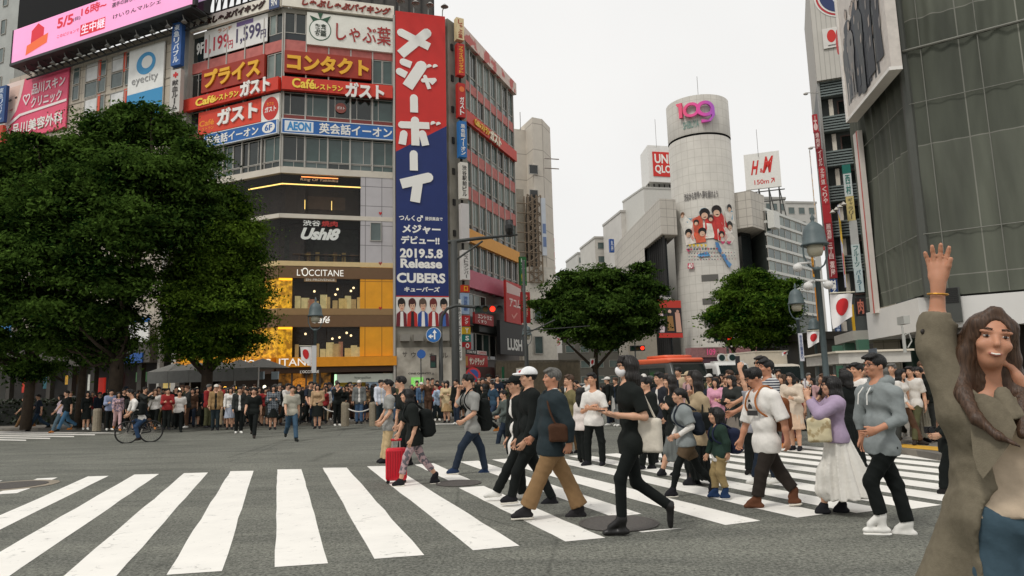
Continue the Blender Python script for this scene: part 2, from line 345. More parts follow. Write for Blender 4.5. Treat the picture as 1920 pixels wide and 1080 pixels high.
# ---------------------------------------------------------------- windows and glass
def glass(name, rgb, tr, rough=.05):
    m = mat(name, rgb, rough, noise=.25, scale=.7, spec=.6); t = m.node_tree; b = t.nodes['Principled BSDF']
    if tr:
        out = t.nodes['Material Output']; tp = t.nodes.new('ShaderNodeBsdfTransparent'); x = t.nodes.new('ShaderNodeMixShader'); x.inputs[0].default_value = 1-tr
        t.links.new(tp.outputs[0], x.inputs[1]); t.links.new(b.outputs[0], x.inputs[2]); t.links.new(x.outputs[0], out.inputs[0])
    return m
GL = [glass('glass_dark', (38,46,44), 0), glass('glass_teal', (62,82,78), 0, .12), glass('glass_blind', (120,132,126), 0, .3), glass('glass_deep', (30,34,32), 0), glass('glass_grey', (84,98,96), 0, .15)]
CLEAR = glass('shop_glass', (40,40,38), .82)
ALU = cm((176,172,164), 'aluminium', metal=.2, rough=.45)
DARK = cm((34,33,32), 'dark_metal', rough=.6); IRONG = cm((74,80,80), 'grey_iron', rough=.55)
def window(F, u0, u1, z0, z1, par, off=-.12, fr=.05, gl=None, split=0, transom=0, fm=None):
    b = MB(); o0, o1 = off, off+.1
    b.fbox(F, u0, u0+fr, z0, z1, o0, o1); b.fbox(F, u1-fr, u1, z0, z1, o0, o1); b.fbox(F, u0+fr, u1-fr, z1-fr, z1, o0, o1-.004); b.fbox(F, u0+fr, u1-fr, z0, z0+fr, o0, o1-.004)
    if split: m_ = u0+(u1-u0)*split; b.fbox(F, m_-fr*.5, m_+fr*.5, z0+fr, z1-fr, o0, o1-.008)
    if transom: m_ = z0+(z1-z0)*transom; b.fbox(F, u0+fr, u1-fr, m_-fr*.5, m_+fr*.5, o0, o1-.012)
    w = b.build('window', fm or ALU, par)
    q = MB(); q.fbox(F, u0+fr*.5, u1-fr*.5, z0+fr*.5, z1-fr*.5, o0+.02, o0+.045)
    p = q.build('pane', gl or random.choice(GL), par); p.parent = w; return w
def strip_windows(F, ua, ub, za, zb, n, par, **kw):
    d = (ub-ua)/n
    for i in range(n): window(F, ua+d*i+.015, ua+d*(i+1)-.015, za, zb, par, gl=random.choices(GL, kw.get('wt', (4,4,2,2,2)))[0], **{k: v for k, v in kw.items() if k != 'wt'})
def band(F, ua, ub, za, zb, name, m, par, o0=-.3, o1=0.):
    b = MB(); b.fbox(F, ua, ub, za, zb, o0, o1); return b.build(name, m, par)
def prismz(pts, z0, z1, name, m, par=None):
    n = len(pts); b = MB(); b.add([(p[0],p[1],z0) for p in pts]+[(p[0],p[1],z1) for p in pts], [tuple(range(n))[::-1], tuple(range(n,2*n))]+[(k,(k+1)%n,n+(k+1)%n,n+k) for k in range(n)])
    return b.build(name, m, par)
CONC = mat('concrete', (148,144,134), .8, .16, .6, bump=.2, kind='blotch', rgb2=(120,116,106), freq=.5, lo=.4, hi=.75)
CREAM = cm((206,198,184), 'cream', noise=.1, scale=.8); PINK = mat('pink_panel', (196,112,104), .6, .1, 1.2, kind='blotch', rgb2=(170,92,86), freq=2, lo=.35, hi=.8)
REDB = cm((206,62,44), 'red_band', noise=.08, scale=.7)
# ---------------------------------------------------------------- the corner building with the restaurant signs
YC = 50
FL = Face(527, 300, YC, -2095); FR = Face(527, 300, YC, 5600)
uL = FL.uz(352, 300)[0]; uB = FR.uz(739, 300)[0]; uE = FR.uz(837, 300)[0]
FCh = Face(837, 300, FR.hit(837, 300)[1], 1762); uC = FCh.uz(868, 300)[0]
FS = Face(868, 300, FCh.hit(868, 300)[1], 1467); uS = FS.uz(964, 300)[0]
zL = lambda py: FR.uz(531, py)[1]
zS = lambda py: FS.uz(872, py)[1]
ZT = zL(14); pL, pC = FL.w(uL, 0), FR.w(0, 0)
cb = thing('commercial_building', 'nine storey corner building with pink spandrels covered in restaurant signs', 'building', FR.w(4, 0))
ins = .32
core = [FL.w(uL,0,-ins)[:2], FL.w(-.05,0,-ins)[:2], FR.w(.05,0,-ins)[:2], FR.w(uE,0,-ins)[:2], FS.w(.1,0,-ins)[:2], FS.w(uS,0,-ins)[:2], (FS.w(uS,0)+FS.n*-14)[:2], (FL.w(uL,0)-FL.n*18)[:2]]
prismz(core, zL(322), ZT-.4, 'wall', cm((40,38,36),'core'), cb)
deep = [FL.w(uL,0,-4.2)[:2], FL.w(-.9,0,-4.2)[:2], FR.w(.9,0,-4.2)[:2], FR.w(uB,0,-4.2)[:2], FR.w(uE,0,-ins)[:2], FS.w(.1,0,-ins)[:2], FS.w(uS,0,-ins)[:2], (FS.w(uS,0)+FS.n*-14)[:2], (FL.w(uL,0)-FL.n*18)[:2]]
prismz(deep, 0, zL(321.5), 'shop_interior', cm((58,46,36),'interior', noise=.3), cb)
prismz([FL.w(uL,0)[:2], FL.w(0,0)[:2], FR.w(uE,0)[:2], FS.w(0,0)[:2], FS.w(uS,0)[:2], (FS.w(uS,0)+FS.n*-14)[:2], (FL.w(uL,0)-FL.n*18)[:2]], ZT-.4, ZT, 'roof', CONC, cb)
def lv(F, a, c, name, m, u0=None, u1=None, o0=-.3, o1=0., col=531):
    return band(F, u0, u1, F.uz(col, c)[1], F.uz(col, a)[1], name, m, cb, o0, o1)
uu = lambda F, x, y: F.uz(x, y)[0]
for F, a, c in ((FR, .0, uB), (FL, uL, 0.)):
    for y0, y1, m in ((73,94,PINK), (215,226,cm((120,52,46),'maroon')), (312,324,CREAM), (400,408,CREAM), (489,498,cm((216,190,140),'gold_trim')), (578,591,cm((150,120,80),'bronze')), (590,613,cm((112,84,56),'fascia')), (499,521,cm((112,84,56),'fascia'))):
        b = MB(); b.fbox(F, a, c, zL(y1), zL(y0), -.3, 0 if m is PINK else .05); b.build('spandrel', m, cb)
    for i in range(6):
        x = a+(c-a)*(i+.0)/5.0; x = min(max(x, a+.06), c-.06)
        b = MB(); b.fbox(F, x-.05, x+.05, zL(312), ZT-.45, -.2, .07); b.build('mullion', ALU, cb)
# joints in the pink spandrel are raised ribs
# upper window bands
strip_windows(FR, uu(FR,533,60)-.0, uu(FR,574,60), zL(60), zL(20), 2, cb, wt=(5,2,1,2,2)); band(FR, .1, uu(FR,574,60), zL(73), zL(60), 'dark_panel', cm((46,52,56),'dpanel'), cb, -.3, -.05)
strip_windows(FL, uu(FL,505,60), -.1, zL(60), zL(20), 2, cb, wt=(2,4,2,2,2)); band(FL, uu(FL,505,60), -.1, zL(73), zL(60), 'dark_panel', cm((46,52,56),'dpanel'), cb, -.3, -.05)
window(FL, uL+.1, uu(FL,384,120), zL(73), zL(20), cb, gl=GL[0])
strip_windows(FL, uu(FL,501,120), -.1, zL(143), zL(96), 2, cb, wt=(0,3,3,0,2)); window(FL, uL+.1, uu(FL,383,160), zL(143), zL(96), cb, gl=GL[3], split=.5)
strip_windows(FR, uu(FR,697,140), uB-.1, zL(141), zL(95), 2, cb, wt=(0,4,1,0,1))
band(FR, .1, uB-.1, zL(149), zL(141), 'low_glazing', GL[1], cb, -.25, -.1); band(FL, uL, -.1, zL(149), zL(143), 'low_glazing', GL[4], cb, -.25, -.1)
strip_windows(FR, .08, uB-.08, zL(214), zL(172), 5, cb, split=.3, wt=(4,3,1,4,1))
strip_windows(FL, uL+.1, uu(FL,380,220), zL(214), zL(172), 1, cb)
strip_windows(FR, .08, uB-.08, zL(300), zL(254), 5, cb, split=.62, wt=(3,6,1,2,2)); strip_windows(FR, .08, uB-.08, zL(312), zL(301), 5, cb, split=.5, fr=.035, wt=(3,5,0,3,2))
strip_windows(FL, uL+.1, -.08, zL(300), zL(254), 6, cb, split=.6, wt=(3,6,1,2,2)); strip_windows(FL, uL+.1, -.08, zL(312), zL(301), 6, cb, split=.5, fr=.035)
# restaurant floors: big glass over dark rooms
uG = uu(FR, 676, 420)
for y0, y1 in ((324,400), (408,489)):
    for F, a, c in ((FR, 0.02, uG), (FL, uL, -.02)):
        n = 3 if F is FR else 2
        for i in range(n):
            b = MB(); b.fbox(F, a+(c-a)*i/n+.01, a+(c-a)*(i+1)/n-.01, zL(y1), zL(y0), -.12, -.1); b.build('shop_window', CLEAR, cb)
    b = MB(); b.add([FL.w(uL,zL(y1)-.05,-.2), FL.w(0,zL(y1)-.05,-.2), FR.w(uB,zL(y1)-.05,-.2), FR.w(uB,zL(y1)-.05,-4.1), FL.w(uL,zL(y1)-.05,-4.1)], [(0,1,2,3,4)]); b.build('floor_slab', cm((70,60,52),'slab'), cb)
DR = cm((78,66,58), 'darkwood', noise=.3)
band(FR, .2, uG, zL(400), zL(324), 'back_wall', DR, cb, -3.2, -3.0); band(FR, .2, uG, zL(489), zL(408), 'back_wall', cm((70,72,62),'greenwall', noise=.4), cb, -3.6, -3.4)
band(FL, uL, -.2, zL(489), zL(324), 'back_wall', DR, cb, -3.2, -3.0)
band(FR, uu(FR,575,350), uu(FR,650,350), zL(372), zL(346), 'room_panel', cm((112,92,74),'warmwall', noise=.2), cb, -2.95, -2.9)
WARM = cm((255,214,120), 'warm_light', emit=2.2, noise=0); WARM2 = cm((255,150,80), 'neon', emit=1.6, noise=0)
for F, a, c in ((FR, .05, uG), (FL, uu(FL,460,360), -.05)): band(F, a, c, zL(343), zL(341), 'light_strip', WARM, cb, -.35, -.3)
for x in (570, 622): band(FR, uu(FR,x,370), uu(FR,x,370)+.05, zL(378), zL(360), 'hanging_lamp', WARM, cb, -2, -1.95)
for i in range(7):                       # dining tables and stools behind the glass
    x = uu(FR, 560+i*17, 470); zz = zL(489); b = MB(); b.fbox(FR, x-.45, x+.45, zz+.68, zz+.74, -1.6, -.9); b.fbox(FR, x-.05, x+.05, zz, zz+.68, -1.3, -1.2); b.fbox(FR, x+.55, x+.85, zz, zz+.95, -1.5, -1.2)
    b.build('dining_table', cm(((120,90,60),(190,160,90),(90,80,72))[i%3], 'table'), cb)
# grey clad bay at the right of the shops
GP = mat('grey_cladding', (186,182,184), .5, .06, 1, kind='brick', rgb2=(110,108,108), bw=1.25, bh=1.55, ms=.025)
o = band(FR, uG, uB, zL(489), zL(324), 'clad_panel', GP, cb, -.3, .02); face_uv(o, FR, cb)
window(FR, uu(FR,694,430), uu(FR,715,430), zL(447), zL(411), cb, off=.0, gl=GL[4])
ORG = mat('orange_panel', (232,160,32), .5, .08, 1.2, kind='brick', rgb2=(170,110,25), bw=1.25, bh=3.2, ms=.03); ORGl = cm((226,148,28), 'orange_trim', noise=.1, scale=2)
for y0, y1 in ((498,578), (591,670)): o = band(FR, uG, uB, zL(y1), zL(y0), 'orange_bay', ORG, cb, -.3, .03); face_uv(o, FR, cb)
HRT = ink((190,40,40))
for x, y in ((713,400),(713,494),(713,578)):
    q = MB(); u, z = FR.uz(x, y); q.prism(FR, [(u,z-.16),(u+.13,z+.02),(u+.08,z+.12),(u,z+.05),(u-.08,z+.12),(u-.13,z+.02)], .034, .05); q.build('heart_mark', HRT, cb)
# soap shop floors: lit golden walls, dark wall behind, shelves
GOLD = mat('gold_mosaic', (214,160,34), .4, .35, 9, emit=.55, kind='blotch', rgb2=(140,96,16), freq=3.2, lo=.4, hi=.6)
for y0, y1 in ((521,578), (613,670)):
    a, c = uu(FR,548,y0), uG
    for i in range(2):
        b = MB(); b.fbox(FR, a+(c-a)*i/2+.02, a+(c-a)*(i+1)/2-.02, zL(y1), zL(y0), -.12, -.1); b.build('shop_window', CLEAR, cb)
    band(FR, .03, a, zL(y1), zL(y0), 'lit_wall', GOLD, cb, -.3, -.1); band(FL, uL, -.03, zL(y1), zL(y0), 'lit_wall', GOLD, cb, -.3, -.1)
    band(FR, .03, a, zL(y0+4), zL(y0), 'light_strip', cm((255,180,40),'amber_light',emit=1.5,noise=0), cb, -.1, -.06)
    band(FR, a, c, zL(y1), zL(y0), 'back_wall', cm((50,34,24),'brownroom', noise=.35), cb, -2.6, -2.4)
    for i in range(11):
        x = a+.2+(c-a-.4)*i/10.; h = random.uniform(.55, 1.15); w_ = random.uniform(.25, .6)
        b = MB(); b.fbox(FR, x, x+w_, zL(y1), zL(y1)+h, -.75, -.35); b.build('display_stand', cm(random.choice([(226,196,120),(176,120,90),(232,214,150),(200,170,110)]), 'display', noise=.2, scale=3, emit=.25), cb)
    for i in range(5):
        x = a+.4+(c-a-.8)*random.random(); zz = zL(y1)+random.uniform(1.2, 1.9); b = MB(); b.ell(FR.w(x, zz, -1.4), (.09,.09,.09)); b.build('globe_lamp', cm((255,226,170),'globe',emit=2.5,noise=0), cb)
# ground floor: orange fascia, canopy, shop fronts
band(FR, -.02, uB+.1, zL(689), zL(671), 'shop_fascia', ORGl, cb, -.3, .55); band(FL, uL, .0, zL(689), zL(671), 'shop_fascia', ORGl, cb, -.3, .55)
band(FR, 0, uB, zL(700), zL(690), 'soffit', cm((70,48,30),'soffit'), cb, -.6, .3); band(FL, uL, 0, zL(700), zL(690), 'soffit', cm((70,48,30),'soffit'), cb, -.6, .3)
band(FR, .1, uu(FR,620,730), 0.1, zL(700), 'lit_wall', mat('amber_shop', (150,100,36), .4, .5, 2.2, emit=.5, kind='blotch', rgb2=(40,28,16), freq=1.4, lo=.42, hi=.6), cb, -1.2, -1.1)
for x in (545, 572, 598): band(FR, uu(FR,x,740), uu(FR,x,740)+.12, .1, zL(700), 'shop_pillar', DR, cb, -.4, 0)
b = MB(); b.ell(FR.w(uu(FR,563,730), zL(728), -.5), (.75,.2,.75)); b.build('wreath', cm((190,120,40),'wreath',emit=.6, noise=.5, scale=12), cb)
sA, sB_ = uu(FR,627,715), uu(FR,737,715)
band(FR, sA, sB_, zL(720), zL(704), 'shop_header', cm((206,212,200),'shophead'), cb, -.3, .1); band(FR, sA, sA+.15, .1, zL(704), 'light_strip', cm((190,240,190),'greenlight',emit=1.2,noise=0), cb, -.2, .14)
band(FR, sB_-2.0, sB_, .1, zL(720), 'shop_poster', cm((150,170,190),'poster', noise=.4, scale=2), cb, -.3, .05); band(FR, sA+.2, sB_-2., .1, zL(720), 'back_wall', cm((60,54,48),'shopdark', noise=.5, scale=2), cb, -1.8, -1.7)
for i in range(6): b = MB(); x = sA+.7+i*.8; b.fbox(FR, x-.25, x+.25, .1, 2.2+random.random()*.5, -1.4, -1.1); b.build('clothes_rail', cm(random.choice([(170,60,60),(200,190,170),(60,80,110),(210,170,60)]), 'goods', noise=.3), cb)
# white plaster edge and the concrete chamfer
band(FR, uB-.12, uB+.02, .1, ZT+.2, 'edge_trim', ALU, cb, -.3, .5)
band(FR, uB+.02, uE, .1, ZT+.1, 'banner_wall', CONC, cb, -.3, .35)
o = band(FCh, 0, uC+.2, .1, ZT+.6, 'concrete_wall', CONC, cb, -.4, .3)
for i in range(9): band(FCh, .15*uC, .27*uC, zL(60+i*62)+.0, zL(48+i*62), 'vent', DARK, cb, .3, .42)
# the side along the street
zb_ = [(zS(a), zS(c), m) for a, c, m in ((62,84,None),(150,168,PINK),(212,238,REDB),(285,300,PINK),(352,374,PINK),(429,448,None),(508,540,PINK),(552,575,PINK))]
nS = 8
for a, c, m in ((148,166,PINK),(208,230,REDB),(276,298,PINK),(346,370,PINK),(428,452,cm((228,160,60),'amber_band')),(505,538,cm((196,104,122),'rose_panel'))):
    band(FS, 0, uS, zS(c), zS(a), 'spandrel', m, cb, -.3, .3 if m is not PINK else .04)
for a, c in ((84,148),(166,208),(230,276),(298,346),(370,428),(452,505)):
    mid = zS(c-(c-a)*.22); strip_windows(FS, .05, uS-.05, mid, zS(a), nS, cb, split=.5, wt=(2,4,4,1,4) if a != 370 else (0,0,3,0,8)); strip_windows(FS, .05, uS-.05, zS(c), mid-.03, 3, cb, fr=.04, wt=(3,4,2,2,2))
for i in range(nS+1):
    x = .05+(uS-.1)*i/nS; band(FS, x-.06, x+.06, zS(540), zS(84), 'mullion', ALU, cb, -.2, .09)
b = MB(); b.fbox(FS, 0, uS+.3, zS(84), zS(60), -.3, .35); b.build('roof_sign_band', mat('faded_sign', (216,196,184), .6, .12, 1, kind='blotch', rgb2=(196,100,92), freq=.55, lo=.52, hi=.56), cb)
for i, (w_, m) in enumerate(((.3,0),(.55,1))): pass
band(FS, 0, uS, .1, zS(540), 'lower_wall', cm((92,84,78),'lowerwall', noise=.2), cb, -.3, 0)
strip_windows(FS, .3, uS*.33, zS(608), zS(548), 3, cb, off=0, wt=(3,3,1,2,1)); strip_windows(FS, .3, uS*.5, zS(672), zS(622), 4, cb, off=0, wt=(5,3,0,3,1))
def rim(F, ua, ub, za, zb, off, t=.08): pass
# signs on the left face
SIG = lambda *a, **k: sign(*a, **k)
K = dict(bold=.03)
DB, DR_, CR_ = (58,34,26), (150,30,26), (232,226,212)
def band_sign(F, x0, x1, ya, yb, col, rgb, texts, label, shapes=None, off=.1, th=.25, **kw):   # ya, yb read at column col
    return sign(F, None, None, rgb, texts, label, off=off, th=th, shapes=shapes, uzr=(uu(F,x0,ya), uu(F,x1,ya), F.uz(col,yb)[1], F.uz(col,ya)[1]), **kw)
band_sign(FL, 356, 531, -9, 14.5, 531, CR_, [('しゃぶしゃぶバイキング', .1,.2,.86,.82, DB, dict(bold=.05, ext=.06, shear=.2))], 'cream roof sign with brown lettering above the price panel')
band_sign(FR, 530, 738, -9, 14.5, 531, CR_, [('しゃぶしゃぶバイキング', .17,.2,.97,.84, (140,44,30), dict(bold=.05, ext=.06, shear=.2))], 'cream roof sign with reddish lettering above the leaf emblem panel')
sign(FL, (506,-4), (524,14), (70,84,120), [('9N', .2,.2,.8,.8, WHITE)], 'small blue square sign at the roof corner', off=.4)
band_sign(FL, 386, 503, 25, 77, 503, (226,224,220), [('1,199', .02,.3,.4,.9, (190,54,70), dict(bold=.02)), ('円', .4,.6,.47,.9, (190,54,70)), ('1,599', .52,.25,.9,.85, (70,62,96), dict(bold=.02)), ('円', .9,.55,.98,.85, (70,62,96)), ('ランチ', .22,.06,.45,.2, (196,120,70))], 'white price panel reading 1,199 and 1,599 yen', off=.0, th=.05, shapes=[('rect', (110,90,140), .52,.02,.78,.18)])
r = thing('sign', 'white 9F floor lettering on the dark window beside the price panel', 'sign', FL.w(uL+.4, zL(60), .05)); q = MB(); text(q, FL, '9F', uL+.5, uu(FL,382,100), zL(58), zL(34), .02, .04); q.build('lettering', ink(WHITE), r)
band_sign(FR, 576, 737, 25, 85, 576, (232,230,220), [('しゃぶ葉', .33,.22,.97,.8, (160,40,36), dict(bold=.012)), ('た食\nっべ\nぷ放\nり題', .085,.34,.22,.72, (60,70,60))], 'white panel with a turnip emblem and red lettering', off=-.02,
    shapes=[('disc', (40,84,60), .15,.52,.125,.34), ('disc', (240,240,232), .15,.52,.115,.31), ('poly', (40,84,60), [(.145,.2),(.03,.1),(.07,.28)]), ('poly', (40,84,60), [(.15,.2),(.12,.0),(.18,.0)]), ('poly', (40,84,60), [(.155,.2),(.27,.06),(.23,.26)])])
YL = (236,178,48)
band_sign(FL, 384, 500, 103, 147, 500, (156,48,30), [('プライス', .06,.1,.95,.86, YL, dict(bold=.045, ext=.1))], 'dark red sign with golden raised letters on the left face', off=-.02)
band_sign(FR, 534, 696, 96, 137, 534, (156,48,30), [('コンタクト', .03,.12,.97,.9, YL, dict(bold=.05, ext=.1))], 'dark red sign with golden raised letters on the right face', off=-.02)
GR = (206,58,40)
band_sign(FL, 349, 531, 148, 172, 531, GR, [('Café', .18,.22,.38,.84, (250,214,80), dict(bold=.03, ext=.05)), ('レストラン', .38,.32,.62,.8, (250,214,80), dict(bold=.03, ext=.05)), ('ガスト', .64,-.22,.93,.98, WHITE, dict(bold=.05, ext=.12))], 'red restaurant band sign wrapping the left face', off=.2, th=.35)
band_sign(FR, 529, 735, 148, 172, 531, GR, [('Café', .09,.1,.29,.84, (250,214,80), dict(bold=.03, ext=.05)), ('レストラン', .29,.4,.54,.84, (250,214,80), dict(bold=.03, ext=.05)), ('ガスト', .56,.06,.92,1.25, WHITE, dict(bold=.05, ext=.12))], 'red restaurant band sign across the right face', off=.2, th=.35)
band_sign(FL, 378, 494, 186, 229, 494, (214,66,42), [('Café', .02,.4,.26,.66, (240,150,40)), ('ガスト', .32,.08,.96,.8, WHITE, dict(bold=.05, ext=.1)), ('レストラン', .02,.72,.26,.86, (240,150,40))], 'orange red panel with large white restaurant lettering', off=-.02)
band_sign(FL, 495, 528, 176, 228, 527, (230,228,220), [('ガスト', .2,.42,.84,.62, WHITE, K), ('カフェ', .3,.26,.7,.38, (240,150,40))], 'white square with a red round restaurant emblem', off=-.02, shapes=[('disc', (196,50,40), .52,.5,.44,.42)])
r = thing('sign', 'round grey red emblem sticker in a seventh floor window', 'sign', FR.w(uu(FR,639,203), zL(195), 0)); q = MB(); u, z = FR.uz(639, 203); q.disc(FR, u, z, .42, .03, .05); q.build('panel', cm((150,80,70),'sticker'), r); q = MB(); text(q, FR, 'ガスト', u-.3, u+.3, z-.12, z+.12, .06, .03); q.build('lettering', ink(WHITE), r)
AE = (36,98,168)
band_sign(FL, 392, 525, 227, 251, 525, AE, [('英会話イーオン', .02,.14,.76,.88, WHITE, K), ('6F', .845,.26,.945,.74, AE, K)], 'blue language school sign ending in a white 6F disc', off=.12, shapes=[('disc', WHITE, .895,.5,.085,.42)], frame=(220,224,228))
band_sign(FR, 530, 738, 226, 251, 531, AE, [('AEON', .04,.16,.25,.82, (60,140,200), dict(bold=.05)), ('英会話イーオン', .32,.1,.98,.9, WHITE, K)], 'blue language school sign starting with a white name plate', off=.12, frame=(220,224,228), shapes=[('rect', (226,232,236), .02,.1,.27,.9)])
r = thing('sign', 'faint metal lettering over the fifth floor grill window', 'sign', FR.w(uu(FR,600,340), zL(336), 0)); q = MB(); text(q, FR, 'King Of Yakiniku', uu(FR,563,335), uu(FR,634,335), zL(338), zL(331), -.02, .01, shear=.2); q.build('lettering', cm((190,160,130),'steel',metal=.3), r); q = MB(); q.fbox(FR, uu(FR,565,330), uu(FR,634,330), zL(330), zL(328.6), -.05, .0); q.build('neon_bar', WARM2, r)
r = thing('sign', 'white script lettering with red and white characters on the fourth floor glass', 'sign', FR.w(uu(FR,600,440), zL(450), 0)); q = MB()
text(q, FR, '渋谷', uu(FR,568,418), uu(FR,601,418), zL(422), zL(411), .0, .03); text(q, FR, 'Ushi8', uu(FR,564,435), uu(FR,638,435), zL(448), zL(425), .0, .05, shear=.35); q.build('lettering', ink((226,228,222)), r); q = MB(); text(q, FR, '焼肉', uu(FR,603,418), uu(FR,633,418), zL(422), zL(411), .0, .03); q.build('lettering', ink((190,60,56)), r)
LIT = cm((250,246,236), 'lit_letter', emit=.35, noise=0)
def letters(label, items, F=None, m=None):
    F = F or FR; r = thing('sign', label, 'sign', F.w(F.uz(items[0][1], items[0][2])[0], F.uz(items[0][1], items[0][4])[1], 0)); q = MB()
    for body, x0, y0, x1, y1, kw in items: (a, z1), (c, z0) = F.uz(x0, y0), F.uz(x1, y1); z0 = F.uz(x0, y1)[1]; text(q, F, body, a, c, z0, z1, kw.pop('off', .07), **kw)
    q.build('lettering', m or LIT, r); return r
letters('white shop name letters on the third floor brown fascia', [('L’', 557,505,566,517, dict(bold=.0)), ('O', 566,502,578,518, dict(bold=.0)), ('CCITANE', 579,505.5,644,517.5, dict(bold=.0))])
sign(FR, (570,520.5), (631,529), (150,120,84), [('EN PROVENCE', .06,.2,.94,.8, (236,230,216), dict(bold=.01))], 'small bronze plate hanging under the third floor shop name', off=-.05, th=.06)
letters('white italic cafe lettering on the second floor fascia behind the street lamp', [('Café', 584,593,619,606, dict(bold=.015, shear=.3))])
rr_ = thing('sign', 'large white shop name letters along the orange ground floor fascia', 'sign', FR.w(0, zL(686), .6)); q = MB()
text(q, FL, 'L’OCC', uu(FL,461,676), uu(FL,518,672), zL(686.5), zL(673), .58, .005); text(q, FR, 'ITANE', uu(FR,524,672), uu(FR,586,672), zL(686.5), zL(673), .58, .005); q.build('lettering', LIT, rr_)
letters('tiny white shop name under the fascia beside the lamp post', [('L’OCCITANE', 563,695,598,700, dict(bold=.0, off=.32))])
letters('dark name lettering on the pale shop header near the banner', [('Vintropolitan', 664,706,695,712, dict(bold=0, off=.12))], m=ink((60,66,60)))
# hanging red and blue banner
bu0, bu1 = uB+.08, uE-.04; NAVY = (24,44,104); bz0, bz1 = FR.uz(790,612,.5)[1], FR.uz(742,19.5,.5)[1]
br = thing('banner', 'tall red and navy banner with white katakana and a group photo at its foot', 'banner', FR.w((bu0+bu1)/2, bz0, .4))
zB = lambda py: FR.uz(742, py, .5)[1]
q = MB(); q.fbox(FR, bu0, bu1, zB(556), bz1, .4, .46); q.build('cloth', cm((204,42,36),'banner_red', noise=.06, scale=.8), br)
q = MB(); q.prism(FR, [(bu0,zB(554)),(bu1,zB(554)),(bu1,FR.uz(836,236,.5)[1]),(bu0,zB(284))], .462, .47); q.build('cloth', cm(NAVY,'banner_navy', noise=.08, scale=.8), br)
q = MB(); xu = lambda x: FR.uz(x, 300, .5)[0]
def bl(pts, r=.0):                           # thick rounded strokes, pixel coordinates on the banner
    for (x0,y0), (x1,y1), w_ in pts:
        a, c = FR.uz(x0,y0,.5), FR.uz(x1,y1,.5); a, c = np.array(a), np.array(c); d = (c-a)/np.linalg.norm(c-a); n_ = np.array([-d[1], d[0]]); h = w_*.0195
        arc = [a+h*(math.cos(t)*-d+math.sin(t)*n_) for t in np.linspace(-math.pi/2, math.pi/2, 7)][::-1] if True else []
        pl = [tuple(p) for p in ([a+n_*h] + [a+h*(-d*math.sin(t)+n_*math.cos(t)) for t in np.linspace(.3, math.pi-.3, 5)] + [a-n_*h, c-n_*h, c+n_*h])]
        q.prism(FR, pl, .475+bl.k, .52+bl.k); bl.k += .0015
bl.k = 0
bl([((752,61),(805,88),17), ((800,62),(751,102),20),                                         # メ
    ((756,116),(771,122),15), ((749,134),(762,141),15), ((790,124),(764,163),23),          # ジ
    ((805,125),(805.5,126),11), ((816,125),(816.5,126),11), ((793,151),(817,150),8.5), ((797,144),(805,167),8), ((815,150),(808,157),8),
    ((776,184),(776.5,211),16),
    ((753,234),(805,236),14.5), ((778,226),(779,273),16.5), ((757,251),(754,271),15), ((792,251),(798,273),15), ((812,232),(812.5,233),11), ((822,233),(822.5,234),10),
    ((775.5,289),(776,320),16), ((803,333),(752,345),20), ((783,345),(778,379),20)])
q.build('lettering', ink((240,238,232)), br)
q = MB()
for body, x0, y0, x1, y1, bd in (('つんく♂', 748,402,793,414, .03), ('提供楽曲で', 797,406,830,413, .03), ('メジャー', 754,420,826,437, .045), ('デビュー!!', 752,441,824,457, .045), ('2019.5.8', 750,465,830,483, .04), ('Release', 751,484.5,829,502, .04), ('CUBERS', 744,511,835,530, .04), ('キューバーズ', 758,537,825,547, .04)):
    a, z1 = FR.uz(x0, y0, .5); z0 = FR.uz(x0, y1, .5)[1]; c = FR.uz(x1, y0, .5)[0]; text(q, FR, body, a, c, z0, z1, .475, bd, shear=.12 if body[0] == 'キ' else 0)
q.build('lettering', ink((240,238,232)), br)
# group photograph printed on the banner foot
q = MB(); q.fbox(FR, bu0, bu1, bz0, zB(556)-.02, .4, .47); q.build('photo_print', cm((226,222,216),'print'), br)
pw = (bu1-bu0)/5; ph = zB(556)-bz0; SK = (222,178,150)
for i, (hair, c1, c2) in enumerate((((30,22,20),(110,30,40),(230,228,224)), ((70,28,24),(190,44,36),(30,28,30)), ((90,72,60),(36,74,150),(236,232,228)), ((110,40,34),(160,40,40),(236,232,228)), ((24,20,20),(96,40,60),(60,100,170)))):
    x = bu0+pw*(i+.5); lay = .472
    for cc, pl in ((c1, [(x-pw*.5,bz0),(x+pw*.5,bz0),(x+pw*.46,bz0+ph*.42),(x+pw*.15,bz0+ph*.52),(x-pw*.15,bz0+ph*.52),(x-pw*.46,bz0+ph*.42)]), (c2, [(x-pw*.14,bz0),(x+pw*.2,bz0),(x+pw*.14,bz0+ph*.5),(x-pw*.1,bz0+ph*.5)])):
        e = MB(); e.prism(FR, pl, lay, lay+.006); e.build('photo_print', ink(cc), br); lay += .008
    for cc, (cx, cz, rx, rz) in ((hair, (0,.77,.36,.19)), (SK, (0.02,.68,.24,.17)), (hair, (-.02,.84,.33,.1)), ((60,40,36), (-.09,.69,.05,.014)), ((60,40,36), (.11,.69,.05,.014)), ((190,96,90), (.02,.6,.07,.016))):
        e = MB(); e.disc(FR, x+cx*pw, bz0+cz*ph, rx*pw, lay, lay+.006, 18, rz=rz*ph); e.build('photo_print', ink(cc), br); lay += .008
for i in range(4):                           # floodlights over the banner
    u = uB+.4+i*(uE-uB-.4)/3.2; p = FR.w(u, ZT+1.0, 1.4); b = MB(); b.tube([FR.w(u,ZT,.2), FR.w(u,ZT+1.1,.4), p], .04); b.lathe([(.08,.12),(.32,-.12),(.3,-.13),(.05,.1)], 14, p)
    tag(b.build('floodlight', cm((150,150,146),'lampgrey')), 'floodlight on an arm above the red banner', 'floodlight', 'floodlights above the red banner')
